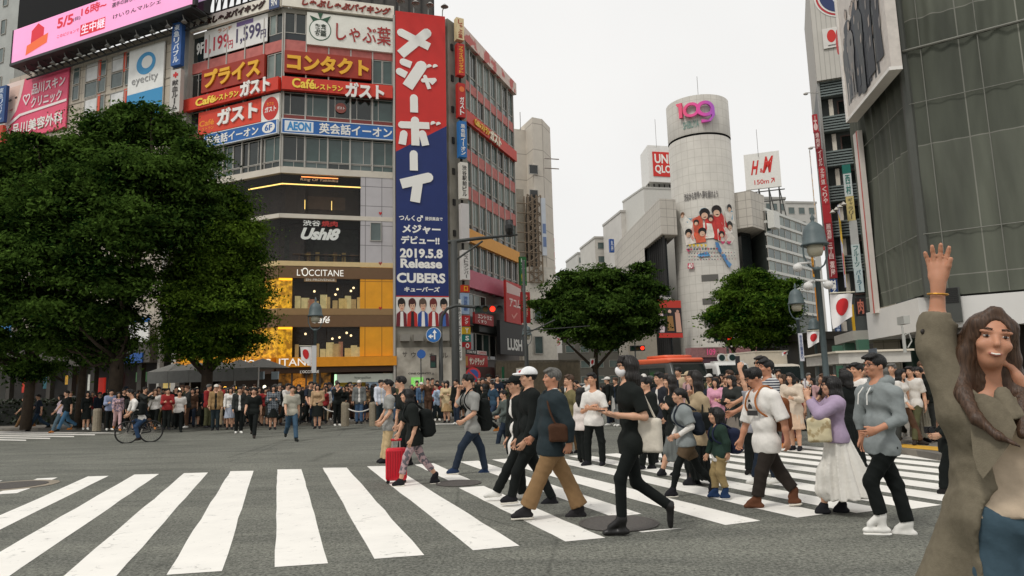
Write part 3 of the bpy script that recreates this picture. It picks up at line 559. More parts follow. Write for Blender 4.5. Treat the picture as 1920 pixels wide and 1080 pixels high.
# grey base below the banner: cinema front
band(FR, uB+.1, uE+1.2, zL(740), zL(655), 'cinema_front', mat('stained_wall', (186,180,168), .8, .18, .8, kind='blotch', rgb2=(120,112,100), freq=.9, lo=.4, hi=.8), cb, .35, .5)
for i in range(4): b = MB(); u = uB+.7+i*1.0; b.fbox(FR, u-.35, u+.35, zL(648)+.2, zL(640)+.4, .4, 1.0); b.build('ac_unit', cm((140,136,128),'acunit'), cb)
letters('faded dark metal characters on the stained wall below the banner', [('サ', 753,660,762,670, dict(off=.52)), ('ウ', 769,661,778,671, dict(off=.52)), ('ナ', 785,661,794,671, dict(off=.52)), ('ホ', 803,662,812,672, dict(off=.52)), ('ル', 827,662,838,672, dict(off=.52))], m=cm((96,90,84),'oldmetal'))
letters('small black lettering above the green lit doorway', [('CINE QUINTO', 764,699,806,703, dict(off=.52)), ('A', 808,699,812,703, dict(off=.52))], m=ink((40,36,34)))
sign(FR, (771,708), (793,724), (120,200,90), [('受付中', .2,.15,.8,.45, (236,250,220)), ('OPEN', .2,.55,.8,.85, (236,250,220))], 'green lit doorway panel under the stained wall', off=.5, emit=.6)
# stack of small signs on the street corner of the building
FJ = Face(857, 300, FCh.hit(852,300)[1]-.8, 3300)
stk = [((852,36),(866.5,80),(226,204,160),'しゃぶ葉',(170,60,40),'tan vertical sign topmost on the corner sign stack'), ((853.5,84),(868,146),(190,44,36),'プライスコンタクト',(244,180,60),'red vertical sign with yellow characters on the corner stack'),
  ((855,158),(869.5,224),(186,44,38),'ガスト',WHITE,'red vertical restaurant sign with white characters on the corner stack'), ((857,229),(872,298),(44,112,178),'英会話イーオン',WHITE,'blue vertical school sign on the corner stack'),
  ((859.5,306),(874.5,375),(224,220,210),'渋谷駅前ビル',(60,56,54),'white vertical building name sign on the corner stack'), ((861,383),(876.5,456),(206,202,200),'',WHITE,'blank pale vertical sign on the corner stack'), ((862.5,470),(877.5,526),(214,210,206),'レストランバー',(110,106,104),'pale vertical sign with tiny grey characters on the corner stack')]
for tl, brp, c, t_, tcv, lab in stk:
    a, z1 = FJ.uz(*tl); c_, z0 = FJ.uz(*brp)
    sign(FJ, None, None, c, ([(t_, .2,.08 if t_ != 'ガスト' else .4,.8,.95, tcv, dict(vert=True, bold=.03))] if t_ else []), lab, uzr=(a, c_, z0, z1), off=-.1, th=.5, group='signs stacked on the building corner', shapes=[('disc', (230,120,60), .5,.18,.36,.08)] if t_ == 'ガスト' else None)
band(FJ, FJ.uz(866,300)[0]-.02, FJ.uz(866,300)[0]+.12, zS(545), zS(60), 'sign_mast', DARK, cb, -.3, -.12)
FK = Face(866, 600, FJ.hit(866,600)[1], 3000)
for tl, brp, c, t_, lab, em in (((863,535),(877,549),(196,60,30),'口','small red square sign with a yellow mark',(240,190,40)), ((862,550),(877,590),(150,170,196),'渋谷駅前','pale blue vertical sign at the corner',(60,90,150)), ((864.5,592),(878,612),(190,40,44),'ング','red sign with two white characters',WHITE), ((865,613.5),(879,627),(206,170,40),'Y','yellow square shop sign',WHITE), ((865.5,628),(879.5,641),(20,120,110),'S','teal square shop sign',WHITE), ((866,642),(880,655),(170,36,40),'O','dark red square shop sign',WHITE)):
    sign(FK, tl, brp, c, [(t_, .25,.15,.75,.85, em, dict(vert=len(t_) > 2 or t_ == 'ング', bold=.04))], lab+' in the lower corner stack', off=-.1, th=.3)
sign(FK, (854.5,562), (863,676), (226,224,218), [('渋谷タイムスポットビル', .2,.05,.8,.97, (50,50,52), dict(vert=True, bold=.02))], 'tall narrow white sign with black characters beside the utility pole', off=.4, th=.3)
# street side shop signs
rr_ = thing('sign', 'yellow and white raised restaurant letters on the street side red band', 'sign', FS.w(uS*.4, zS(230), .4)); q = MB(); e = MB(); us = lambda x, y: FS.uz(x, y, .35)[0]
text(q, FS, 'Caféレストラン', us(890,240), us(917,260), zS(226), zS(213), .34, .03, ext=.08); text(e, FS, 'ガスト', us(918,262), us(939,285), zS(231), zS(210), .34, .05, ext=.12); q.build('lettering', ink((248,206,80)), rr_); e.build('lettering', ink((244,236,214)), rr_)
def fs_sign(x0, x1, ya, yb, rgb, texts, label, off=.1, th=.2, **kw): return sign(FS, None, None, rgb, texts, label, uzr=(FS.uz(x0,ya,off)[0], FS.uz(x1,ya,off)[0], FS.uz(x0,yb,off)[1], FS.uz(x0,ya,off)[1]), off=off, th=th, **kw)
fs_sign(944, 973, 525, 603, (196,48,44), [('アコム', .2,.4,.9,.62, (246,226,220), K), ('\u2713', .3,.72,.7,.9, (230,150,140))], 'red finance company sign above the black soap shop front', off=1.2, shapes=[('poly', (226,196,190), [(.05,.04),(.95,.1),(.95,.3),(.05,.3)])])
fs_sign(886, 921, 585, 606, (156,40,40), [('エントリエ', .15,.12,.9,.5, WHITE, K), ('くすり', .15,.6,.6,.9, WHITE)], 'maroon projecting sign under the traffic light', off=.8)
fs_sign(866, 910, 664, 689, (176,36,36), [('サンドラッグ', .2,.2,.85,.8, (244,236,220), dict(bold=.05))], 'dark red drugstore sign with white characters', off=.4, shapes=[('rect', (190,130,40), .02,.15,.14,.85)])
fs_sign(866, 908, 655, 663, (30,28,28), [('STEAK PUB', .1,.2,.5,.8, WHITE), ('OPEN', .62,.2,.95,.8, (190,50,50))], 'thin black and white strip sign above the drugstore sign', off=.4, shapes=[('rect', (216,200,196), .55,.05,1,.95)])
fs_sign(931, 979, 600, 664, (24,24,24), [('LUSH', .26,.5,.84,.86, (236,234,228), dict(bold=.035))], 'black soap shop sign with white capital letters', off=1.0, th=.3)
band(FS, FS.uz(886,600)[0], FS.uz(936,600)[0], zS(620), zS(604), 'shop_fascia', cm((40,44,42),'darkfascia'), cb, 0, .6)
band(FS, 0, uS+2, zS(720), zS(688), 'shop_fascia', cm((70,40,36),'maroonawn'), cb, 0, .9)
fs_sign(940, 975, 688, 722, (30,110,76), [('HOPE', .1,.2,.5,.35, (200,226,210))], 'green shop hoarding beside the soap shop', off=1.5)
# ---------------------------------------------------------------- the long building on the left with the giant screens
FQ = Face(336, 100, FL.hit(336, 100)[1]-.4, -2060)
qz = lambda x, y, off=0: FQ.uz(x, y, off)
qL, qR = qz(14,200)[0], qz(327,60)[0]
qT = qz(327,52)[1]
qb = thing('commercial_building', 'beige panelled building behind the big trees carrying the giant screens', 'building', FQ.w((qL+qR)/2, 0))
BEI = mat('beige_tile', (186,176,160), .6, .07, 1.2, kind='brick', rgb2=(140,130,118), bw=1.5, bh=1.5, ms=.03)
P = [FQ.w(qL,0)[:2], FQ.w(qR,0)[:2], (FQ.w(qR,0)-FQ.n*16)[:2], (FQ.w(qL,0)-FQ.n*16)[:2]]
o = prismz(P, 6.2, qT, 'wall', BEI, qb); face_uv(o, FQ, qb)
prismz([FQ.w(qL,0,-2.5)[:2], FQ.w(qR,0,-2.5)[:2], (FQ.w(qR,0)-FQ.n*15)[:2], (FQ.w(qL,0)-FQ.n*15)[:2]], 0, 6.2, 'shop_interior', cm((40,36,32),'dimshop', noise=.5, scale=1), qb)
WH = glass('glass_white', (208,208,206), 0, .3); ORE = cm((214,84,58), 'orange_strip')
for x0, x1, y0, y1 in ((163,184,122,155),(140,150,129,160),(188,200,116,145),(212,232,107,137),(238,250,100,130),(160,182,186,215),(208,232,176,208),(236,248,170,205),(184,196,180,212)):
    (a, zt), (c, zb) = qz(x0,y0), qz(x1,y1); zb = qz(x0,y1)[1]; wt = WH if x1-x0 > 18 else GL[4]
    window(FQ, a, c, zb, zt, qb, off=.0, fr=.06, gl=wt)
    window(FQ, a-.0, c, zb-1.5, zb-.1, qb, off=.0, fr=.05, gl=GL[4])
    if x1-x0 > 18: band(FQ, c+.02, c+.35, zb-.2, zt+.05, 'accent_strip', ORE, qb, 0, .08)
for i in range(9): band(FQ, qL, qR, 6.3+i*3.05, 6.38+i*3.05, 'string_course', cm((150,142,130),'course'), qb, 0, .05)
b = MB(); b.fbox(FQ, qL, qR, 4.0, 5.6, -.2, .9); b.build('canopy', cm((74,70,64),'canopy', noise=.2), qb)
for i in range(8): band(FQ, qL+i*(qR-qL)/8+.3, qL+i*(qR-qL)/8+.8, 0.1, 4, 'pillar', cm((58,54,48),'pillarq', noise=.2), qb, -.4, 0)
for i, c in enumerate([(206,60,40),(60,110,120),(220,170,70),(210,210,200),(180,50,60),(90,130,90),(230,200,120)]):
    u = qL+2+i*(qR-qL-4)/6; band(FQ, u-.5, u+.7, 2.0+(i%3)*.3, 3.4, 'lit_window', cm(c,'litwin',emit=.35, noise=.3), qb, -2.4, -2.3)
def q_sign(x0, x1, ya, yb, col, rgb, texts, label, off=.08, th=.12, **kw): return sign(FQ, None, None, rgb, texts, label, uzr=(qz(x0,ya)[0], qz(x1,ya)[0], qz(col,yb)[1], qz(col,ya)[1]), off=off, th=th, **kw)
q_sign(20, 134, 124, 238, 134, (232,88,120), [('品川スキン', .44,.14,.96,.32, (244,226,228), K), ('クリニック', .44,.36,.92,.54, (244,226,228), K), ('♡', .3,.28,.42,.46, (244,226,228)), ('品川美容外科', .16,.72,.96,.92, WHITE, K), ('S', .07,.74,.13,.92, WHITE)], 'large pink clinic billboard with a pale face at its left edge',
    shapes=[('poly', (238,214,204), [(.0,.0),(.3,.0),(.26,.28),(.2,.5),(.1,.66),(0,.8)]), ('poly', (232,196,180), [(.02,.08),(.24,.08),(.2,.34),(.12,.52),(.03,.5)]), ('disc', (70,50,46), .08,.3,.03,.02), ('disc', (70,50,46), .18,.28,.02,.02), ('poly', (200,110,110), [(.08,.47),(.15,.45),(.12,.49)]), ('poly', (246,232,230), [(.0,.74),(.26,.58),(1,.54),(1,.58),(.28,.62),(.0,.8)])])
q_sign(248, 313, 78, 260, 313, (232,232,228), [('eyecity', .12,.3,.86,.4, (150,150,150), dict(bold=0)), ('コンタクト', .08,.62,.9,.74, (226,236,240), K)], 'white and blue optician billboard with a blue ring emblem', shapes=[('rect', (58,146,196), 0,.47,1,1), ('disc', (66,150,200), .5,.18,.27,.115), ('disc', (232,232,228), .53,.17,.15,.065)])
# giant screens on a steel gantry
gant = thing('screen_gantry', 'dark steel truss carrying the giant screens on the left roof', 'gantry', FQ.w((qL+qR)/2, qT)); b = MB()
s0, s1 = qz(22,120,2)[0], qz(362,20,2)[0]
sz0, sz1 = qz(362,9,2)[1], qz(362,-62,2)[1]
for i in range(26):
    u = s0+(s1-s0)*i/25; b.tube([FQ.w(u,qT-.4,.2), FQ.w(u,sz0-.1,1.9)], .06, 6)
    if i < 25: un = s0+(s1-s0)*(i+1)/25; b.tube([FQ.w(u,qT+.2,.3), FQ.w(un,sz0-.15,1.8)], .045, 6); b.tube([FQ.w(u,sz0-.1,1.9), FQ.w(un,sz0-.9,.6)], .04, 6)
for o_, z in ((1.9,sz0-.12),(.6,sz0-.9),(.2,qT+.1)): b.tube([FQ.w(s0,z,o_), FQ.w(s1,z,o_)], .08, 6)
b.fbox(FQ, s0, s1, sz0-.3, sz0-.05, .8, 2.2); b.build('truss', cm((42,44,44),'steelwork', noise=.2), gant)
b = MB(); b.fbox(FQ, s0, s1, sz0, sz1+9, .3, 1.0); b.build('backing', DARK, gant)
for i in range(12):
    u = s0+1.5+i*(s1-s0-3)/11; b = MB(); c = FQ.w(u, sz0-.75, 1.5); b.tube([FQ.w(u,sz0-.3,1.7), c], .03, 6); b.lathe([(.06,.15),(.24,-.1),(.22,-.12),(.03,.1)], 12, c); b.build('floodlight', cm((150,150,146),'lampgrey'), gant)
zq = lambda y: qz(362,y,2)[1]
scr = thing('led_screen', 'long pink lit advertising screen reading 5/5 with red and black characters', 'screen', FQ.w((s0+s1)/2, sz0, 2)); LS = 1.25
def ltr(name, body, x0, y0, x1, y1, c, F=FQ, off=2.06, e=.3, **kw):
    (a, z1), (c_, z0) = F.uz(x0,y0,off), F.uz(x1,y1,off); z0 = F.uz(x0,y1,off)[1]; text(name, F, body, a, c_, z0, z1, off, **kw)
b = MB(); b.fbox(FQ, s0, s1, sz0, sz1+.0, 1.9, 2.04); b.build('display', cm((236,158,202),'screen_pink',emit=.45,noise=.05,scale=.3), scr)
b = MB(); b.fbox(FQ, s0-.1, s1+.1, sz0-.12, sz0, 1.8, 2.1); b.fbox(FQ, s0-.1, s0, sz0, sz1, 1.8, 2.1); b.fbox(FQ, s1, s1+.3, sz0-.1, sz1, 1.8, 2.1); b.build('frame', DARK, scr)
b = MB(); ltr(b,'5/5', 108,35,136,54, 0, bold=.03); ltr(b,'16時~', 153,14,198,31, 0, bold=.03); ltr(b,'このビジョンで', 107,66,147,72, 0, bold=.01); b.build('lettering', cm((206,34,52),'screen_red',emit=.4,noise=0), scr)
b = MB(); ltr(b,'(日)', 137,34,150,41, 0); ltr(b,'選手の詳しい情報', 210,6,272,15, 0, bold=.012); ltr(b,'けいりんマルシェ', 212,28,300,36, 0, bold=.012); ltr(b,'番組と', 210,-8,240,3, 0, bold=.012); b.build('lettering', cm((60,40,60),'screen_ink',noise=0), scr)
b = MB(); (a, z1), (c_, _) = qz(151,47,2.06), qz(197,38,2.06); z0 = qz(151,68,2.06)[1]; b.fbox(FQ, a, c_, z0, z1, 2.045, 2.055); b.build('emblem', cm((206,34,52),'screen_red'), scr)
b = MB(); ltr(b,'生中継', 153,47,195,65, 0, bold=.02); b.build('lettering', cm((244,220,236),'screen_white',emit=.4,noise=0), scr)
b = MB(); u, z = qz(70,66,2.06); b.prism(FQ, [(u+1.0*math.cos(t), z+1.15*math.sin(t)) for t in np.linspace(.5,.5+2*math.pi,7)[:-1]], 2.045, 2.055); b.build('emblem', cm((206,34,52),'screen_red'), scr)
b = MB(); b.prism(FQ, [(u-1.5,z-1.6),(u+1.4,z-1.0),(u+1.5,z-.1),(u-1.4,z-.7)], 2.058, 2.064); b.build('emblem', cm((226,100,50),'screen_orange',emit=.4,noise=0), scr)
s2 = thing('led_screen', 'dark switched off screen standing above the pink screen', 'screen', FQ.w((s0+s1)/2, sz1, 2)); b = MB(); b.fbox(FQ, s0+.4, s1, sz1+.1, sz1+9, 1.7, 2.0); b.build('display', cm((10,10,12),'screen_off', rough=.6, noise=0, spec=.15), s2)
F2 = Face(366, 10, FQ.hit(366,10)[1]-1.2, -2060); s3 = thing('led_screen', 'pale lilac screen above the roof gantry beside the dark post', 'screen', F2.w(0, F2.uz(366,10)[1], .2)); b = MB(); a = F2.uz(366,10); c_ = F2.uz(436,-40); b.fbox(F2, a[0], c_[0], a[1]+.0, a[1]+8, .2, .4); b.build('display', cm((214,190,224),'screen_lilac',emit=.4,noise=.05), s3)
tr2 = thing('screen_gantry', 'open steel lattice on the corner building roof behind the cream signs', 'gantry', FL.w(uL*.5, ZT)); b = MB()
for i in range(14):
    u = uL+(-uL)*i/13; b.tube([FL.w(u,ZT-.3,-1.5), FL.w(u,ZT+5.5,-1.5)], .07, 6)
    if i < 13: un = uL+(-uL)*(i+1)/13; b.tube([FL.w(u,ZT,-1.5), FL.w(un,ZT+2.6,-1.5)], .06, 6); b.tube([FL.w(un,ZT,-1.5), FL.w(u,ZT+2.6,-1.5)], .06, 6); b.tube([FL.w(u,ZT+2.6,-1.5), FL.w(un,ZT+5.5,-1.5)], .06, 6)
for z in (1.2, 2.6, 4): b.tube([FL.w(uL,ZT+z,-1.5), FL.w(0,ZT+z,-1.5)], .07, 6)
b.build('truss', cm((42,44,44),'steelwork', noise=.2), tr2)
roofbox = thing('roof_structure', 'dark plant room on the corner building roof behind the cream signs', 'roof structure', FR.w(uB*.5, ZT, -4)); b = MB(); b.fbox(FR, .5, uE-.5, ZT-.4, ZT+4, -6, -2.5); b.build('wall', cm((70,66,62),'plant', noise=.3), roofbox)
b = MB()
for i in range(12): u = .5+i*(uE-1)/11; b.fbox(FR, u-.05, u+.05, ZT, ZT+4, -2.5, -2.4)
b.build('louvre', DARK, roofbox)
# sign posts in the gap between the two buildings
for tl, brp, c, t_, tc_, lab, shp in (((331,40),(345,124),(48,92,156),'東急リバブル',(226,232,240),'blue vertical sign with white characters in the gap between the left buildings',None), ((328,136),(343,212),(196,192,186),' 献血ルーム',(60,56,54),'pale vertical blood donation sign with a red cross',[('rect',(196,40,40),.42,.06,.58,.2),('rect',(196,40,40),.25,.1,.75,.16)])):
    FG = Face(338, 100, FQ.hit(336,100)[1]-.9, -2800); sign(FG, tl, brp, c, [(t_, .2,.14 if shp is None else .1,.8,.95, tc_, dict(vert=True, bold=.03))], lab, off=0, th=.4, shapes=shp)
b = MB(); b.fbox(FQ, qR, qR+.25, 0, qT+1, -.2, .2); b.fbox(FQ, qR+1.4, qR+1.9, 0, qT+.6, -.3, .1); tag(b.build('downpipe', ALU), 'pair of pale vertical posts in the gap between the left buildings', 'post')
FW = Face(4, 100, FQ.hit(14,200)[1]+3, -2060)
wb = thing('apartment_building', 'pale grey tower block at the far left edge beside the screens', 'building', FW.w(-4, 0)); b = MB(); b.fbox(FW, -30, FW.uz(34,40)[0], 0, 60, -8, 0); b.build('wall', mat('pale_wall', (172,174,170), .7, .1, .8), wb)
for i in range(7): window(FW, FW.uz(4,40)[0], FW.uz(13,40)[0], 26+i*3.1, 27.6+i*3.1, wb, off=.0, gl=GL[4])
FX = Face(2, 200, FQ.hit(14,200)[1]-.8, -2800)
sign(FX, (0,166), (13,230), (36,76,130), [('東急リバブル', .25,.05,.75,.95, (200,210,226), dict(vert=True, bold=.02))], 'blue vertical sign with characters at the very left edge', off=0, th=.3)
sign(FX, (-8,240), (9,270), (190,70,44), [('薬', .3,.2,.7,.8, (240,210,120))], 'orange red sign corner below the blue sign at the left edge', off=0, th=.3)
# posters at street level seen through the leaves
q_sign(236, 292, 606, 650, 290, (226,226,222), [('公開', .2,.2,.5,.45, (60,60,62), K), ('ゲーム', .2,.55,.5,.75, (60,60,62), K)], 'white poster with dark characters seen between the two big tree trunks', off=.5)
q_sign(236, 292, 596, 604, 290, (44,110,190), [], 'narrow blue strip sign above the white poster behind the trees', off=.5)
q_sign(240, 288, 662, 680, 288, (40,84,150), [], 'blue sign below the white poster between the tree trunks', off=.9)
q_sign(-12, 38, 600, 690, 38, (206,216,226), [('73', .1,.2,.5,.85, (180,60,44), dict(bold=.05))], 'white and blue lottery style poster at the far left behind branches', off=.6, shapes=[('poly', (60,130,190), [(.55,0),(1,0),(1,1),(.8,1)])])
q_sign(168, 180, 708, 740, 180, (204,52,40), [], 'red lit panel behind the crowd near the bicycle', off=-.9, emit=.3)
# ---------------------------------------------------------------- buildings further along the street
FT = Face(966, 400, 84, 4200)
tb = thing('office_building', 'pale stone office block with a blank wall behind the corner building', 'building', FT.w(2, 0)); STN = mat('pale_stone', (206,198,186), .7, .07, 1, kind='brick', rgb2=(160,152,142), bw=3.2, bh=3.4, ms=.05)
t0, t1, t2 = FT.uz(955,400)[0], FT.uz(990,400)[0], FT.uz(1021,400)[0]; tz = FT.uz(985,237)[1]
o = prismz([FT.w(t0,0)[:2], FT.w(t1,0)[:2], (FT.w(t1,0)-FT.n*12)[:2], (FT.w(t0,0)-FT.n*12)[:2]], 0, tz-.5, 'wall', STN, tb); face_uv(o, FT, tb)
FT2 = Face(1019, 300, FT.hit(1019,300)[1]-2.2, 1467)
o = prismz([FT.w(t1,0,2.2)[:2], FT2.w(0,0)[:2], (FT2.w(0,0)+FT2.d*3.2)[:2], (FT.w(t1,0)-FT.n*5)[:2]], FT.uz(990,650)[1]*0+8, tz+.4, 'wall', STN, tb); face_uv(o, FT, tb)
for x0, x1, y0, y1 in ((991,1009,308,328),(992,1010,355,400)): (a, z1), (c, z0) = FT.uz(x0,y0,2.2), FT.uz(x1,y1,2.2); window(FT, a, c, z0, z1, tb, off=2.2, gl=GL[3], fr=.08)
for x0, x1, y0, y1 in ((1000,1018,564,604),(1001,1019,630,664)): (a, z1), (c, z0) = FT.uz(x0,y0,3.2), FT.uz(x1,y1,3.2); window(FT, a, c, z0, z1, tb, off=3.2, gl=GL[4], fr=.1)
b = MB(); b.fbox(FT, FT.uz(975,600)[0], FT.uz(1022,600)[0], 0, FT.uz(990,500,3)[1], .5, 3.15); b.build('annex', cm((214,208,196),'annex', noise=.1), tb)
sc = thing('scaffold', 'rusty steel scaffold tower against the pale office block', 'scaffold', FT.w(t1, 14, 3)); b = MB()
sa, se = FT.uz(966,400,3)[0], FT.uz(1012,400,3)[0]; za, zc = FT.uz(990,530,3)[1], FT.uz(990,366,3)[1]
for u in np.linspace(FT.uz(987,400,3)[0], se, 4):
    for o_ in (2.4, 3.4): b.tube([FT.w(u,za,o_), FT.w(u,zc,o_)], .09, 5)
n = 9
for i in range(n):
    z0, z1 = za+(zc-za)*i/n, za+(zc-za)*(i+1)/n; a, c = FT.uz(987,400,3)[0], se
    b.tube([FT.w(a,z0,3.4), FT.w(c,z1,3.4)], .07, 5); b.tube([FT.w(c,z0,3.4), FT.w(a,z1,3.4)], .07, 5); b.tube([FT.w(sa,z0,3.4), FT.w(c,z0,3.4)], .07, 5)
b.build('frame', cm((120,104,86),'rust', noise=.3), sc)
b = MB(); b.fbox(FT, FT.uz(989,400,2.6)[0], se-.3, za, zc, 2.25, 2.35); b.build('netting', cm((52,48,42),'net', noise=.3), sc)
band(FT, sa, FT.uz(989,400,3)[0], za, zc+1, 'grey_wall', cm((150,142,128),'greywall', noise=.15), tb, 0, 2)
sign(FT, (1013,372), (1024,480), (200,206,214), [], 'pale blue and white tall billboard edge beside the scaffold', off=3.4, th=.3, shapes=[('rect', (110,130,170), .1,.45,.9,.62), ('rect', (110,130,170), .1,.68,.9,.85)])
for i, z in enumerate((297, 315)): b = MB(); u, zz = FT.uz(1021,z,2.2); b.tube([FT.w(u,zz,2.2), FT.w(u+1.9,zz,2.4)], .07, 6); tag(b.build('lamp_arm', cm((150,140,134),'pole')), ('upper' if i == 0 else 'lower')+' thin lamp arm reaching out of the pale office block', 'lamp arm')
FB2 = Face(1030, 400, 100, 4000)
bt = thing('sign_tower', 'tall white sign tower with a red lower half behind the office block', 'sign tower', FB2.w(.6, 0)); (a, z1), (c, z0) = FB2.uz(1028,327), FB2.uz(1045,660)
b = MB(); b.fbox(FB2, a, c+.1, 2, z1, -3, 0); b.build('tower', cm((214,206,200),'tower', noise=.08), bt)
b = MB(); zr = FB2.uz(1034,446)[1]; b.fbox(FB2, a+.35, c+.1, FB2.uz(1040,640)[1], zr, 0, .08); b.build('red_panel', cm((196,44,40),'towerred'), bt)
b = MB(); text(b, FB2, 'BIC CAMERA', a+.4, c-.25, FB2.uz(1036,415)[1], FB2.uz(1036,338)[1], .05, .02, vert=True); b.build('lettering', ink((170,160,154)), bt)
b = MB(); text(b, FB2, '免税', a+.6, c-.1, FB2.uz(1036,473)[1], FB2.uz(1036,455)[1], .1, .02, vert=True); text(b, FB2, 'TAX FREE', a+.7, c-.2, FB2.uz(1036,560)[1], FB2.uz(1036,484)[1], .1, .02, vert=True); b.build('lettering', ink(WHITE), bt)
sign(FB2, (1036,595), (1054,662), (228,224,218), [('ビックカメラ', .3,.05,.8,.8, (200,50,40), dict(vert=True, bold=.03))], 'white hanging banner with red characters below the sign tower', off=4)
FSG = Face(978, 500, 60, 4000)
sign(FSG, (972,482), (986,536), (44,110,56), [('レイク', .2,.05,.8,.5, (226,236,220), dict(vert=True, bold=.02)), ('ALSA', .2,.52,.8,.98, (226,200,70), dict(vert=True, bold=.02))], 'green vertical sign with white characters beside the amber band', off=0, th=.25)
sign(FSG, (975,548), (993,606), (186,50,46), [('居酒屋', .25,.08,.7,.9, (230,180,160), dict(vert=True))], 'dark red vertical sign behind the thin traffic pole', off=0, th=.25)
# ---------------------------------------------------------------- cylinder tower and its wings
YT = 118; c0 = PX(1321, 420, YT); RT = 5.35; cx, cy = c0[0], c0[1]
TILE = mat('tower_tile', (182,178,170), .6, .09, .5, kind='brick', rgb2=(160,155,146), bw=1.2, bh=1.45, ms=.035)
tw = thing('cylinder_tower', 'tall tiled cylindrical department store tower with a pink number sign', 'tower', (cx, cy, 0))
zt = PX(1310,177,YT-RT)[2]; zr = PX(1318,250,YT-RT)[2]
def cyl(z0, z1, r, name, m, par, n=64):
    me_v, me_f, uvs = [], [], []
    for k in range(n+1):
        t = 2*math.pi*k/n; x, y = cx+r*math.cos(t), cy+r*math.sin(t); me_v += [(x,y,z0),(x,y,z1)]
    me_f = [(2*k,2*k+2,2*k+3,2*k+1) for k in range(n)]+[tuple(2*k+1 for k in range(n))]
    b = MB(); b.add(me_v, me_f); o = b.build(name, m, par, True); uv = o.data.uv_layers.new(name='UVMap'); L_ = o.data
    for p in L_.polygons:
        if abs(p.normal[2]) > .9: continue
        ks = [L_.loops[i].vertex_index//2 for i in p.loop_indices]
        for i in p.loop_indices: v = L_.loops[i].vertex_index; uv.data[i].uv = (v//2*2*math.pi*r/n, L_.vertices[v].co[2])
    for p in L_.polygons: p.use_smooth = abs(p.normal[2]) < .9
    return o
cyl(0, zr-.18, RT, 'shaft', TILE, tw); cyl(zr-.18, zr+.18, RT-.25, 'seam', DARK, tw); cyl(zr+.18, zt, RT+.05, 'drum', TILE, tw)
def cylpt(px, py, r):                        # point on the tower skin under a pixel
    d = ray(px, py); o = CAM[:2]-np.array([cx,cy]); a = d[0]**2+d[1]**2; bq = 2*(o@d[:2]); cc = o@o-r*r; t = (-bq-math.sqrt(max(bq*bq-4*a*cc, 0)))/(2*a); return CAM+d*t
class Cyl:                                   # (angle*r, z) coordinates around the tower, facing the crossing
    def __init__(s, r): s.r = r; s.a0 = math.atan2(-cy, -cx)
    def uz(s, px, py, off=0):
        p = cylpt(px, py, s.r+off); a = math.atan2(p[1]-cy, p[0]-cx)-s.a0; a = (a+math.pi) % (2*math.pi)-math.pi; return a*s.r, float(p[2])
    def w(s, u, z, off=0): a = s.a0+u/s.r; return np.array([cx+(s.r+off)*math.cos(a), cy+(s.r+off)*math.sin(a), z])
CY = Cyl(RT)
def ring(u, z, r1, r2, n=40, a0=0, a1=2*math.pi): return [(u+r1*math.cos(t), z+r1*math.sin(t), u+r2*math.cos(t), z+r2*math.sin(t)) for t in np.linspace(a0, a1, n)]
n9 = thing('sign', 'pink to violet 109 number sign on top of the cylinder tower', 'sign', CY.w(0, zt-5)); 
def arcband(rs, o0, o1, m):
    b = MB(); V = []
    for x1, z1, x2, z2 in rs: V += [CY.w(x1,z1,o0), CY.w(x2,z2,o0), CY.w(x1,z1,o1), CY.w(x2,z2,o1)]
    Fq = []
    for i in range(len(rs)-1):
        a = 4*i; e = a+4; Fq += [(a+2,a+3,e+3,e+2), (a,e,e+1,a+1), (a,a+2,e+2,e), (a+1,e+1,e+3,a+3)]
    b.add(V, Fq); return b.build('numeral', m, n9)
gm = mat('sign_gradient', (236,96,150), .4, 0); t = gm.node_tree; gtc = t.nodes.new('ShaderNodeTexCoord'); gsp = t.nodes.new('ShaderNodeSeparateXYZ'); gr = t.nodes.new('ShaderNodeValToRGB'); gmr = t.nodes.new('ShaderNodeMapRange')
gmr.inputs[1].default_value = -3.2; gmr.inputs[2].default_value = 3.2; t.links.new(gtc.outputs['Object'], gsp.inputs[0]); t.links.new(gsp.outputs[0], gmr.inputs[0]); t.links.new(gmr.outputs[0], gr.inputs[0])
gr.color_ramp.elements[0].color = (*lin((240,96,120)),1); gr.color_ramp.elements[1].color = (*lin((160,96,206)),1); e_ = gr.color_ramp.elements.new(.5); e_.color = (*lin((236,80,164)),1); t.links.new(gr.outputs[0], t.nodes['Principled BSDF'].inputs['Base Color'])
(u0_, z0_), (u9, z9) = CY.uz(1297,208), CY.uz(1321,206); ro, ri = 1.28, .82
u1_, z1t = CY.uz(1278,196); z1b = CY.uz(1281,223)[1]
arcband(ring(u0_, z0_, ro, ri), .3, .7, gm); arcband(ring(u9, z9, ro+.1, ri), .35, .75, gm)
arcband([(u1_-.25, z1t, u1_+.3, z1t), (u1_-.25, z1b, u1_+.3, z1b)], .3, .7, gm); arcband([(u1_-.7, z1t+.1, u1_+.3, z1t+.0), (u1_-.5, z1t-.45, u1_+.3, z1t-.5)], .3, .7, gm)
arcband([(u9+.9, z9, u9+ro+.1, z9), (u9+.9, z9-1.4, u9+ro+.1, z9-1.2), (u9+.3, z9-2.1, u9+.7, z9-2.3), (u9-.7, z9-1.9, u9-.7, z9-2.5)], .36, .76, gm)
def cyl_text(body, x0, y0, x1, y1, m, label, **kw):
    r = thing('sign', label, 'sign', CY.w(0, CY.uz(x0,y1)[1])); b = MB(); (a, z1), (c, z0) = CY.uz(x0,y0), CY.uz(x1,y1); text(b, CY, body, a, c, z0, z1, .12, **kw); b.build('lettering', m, r); return r
cyl_text('SHIBUYA', 1281, 230, 1311, 238, cm((120,150,140),'teal_letter'), 'small teal lettering below the pink number sign on the tower', bold=.02)
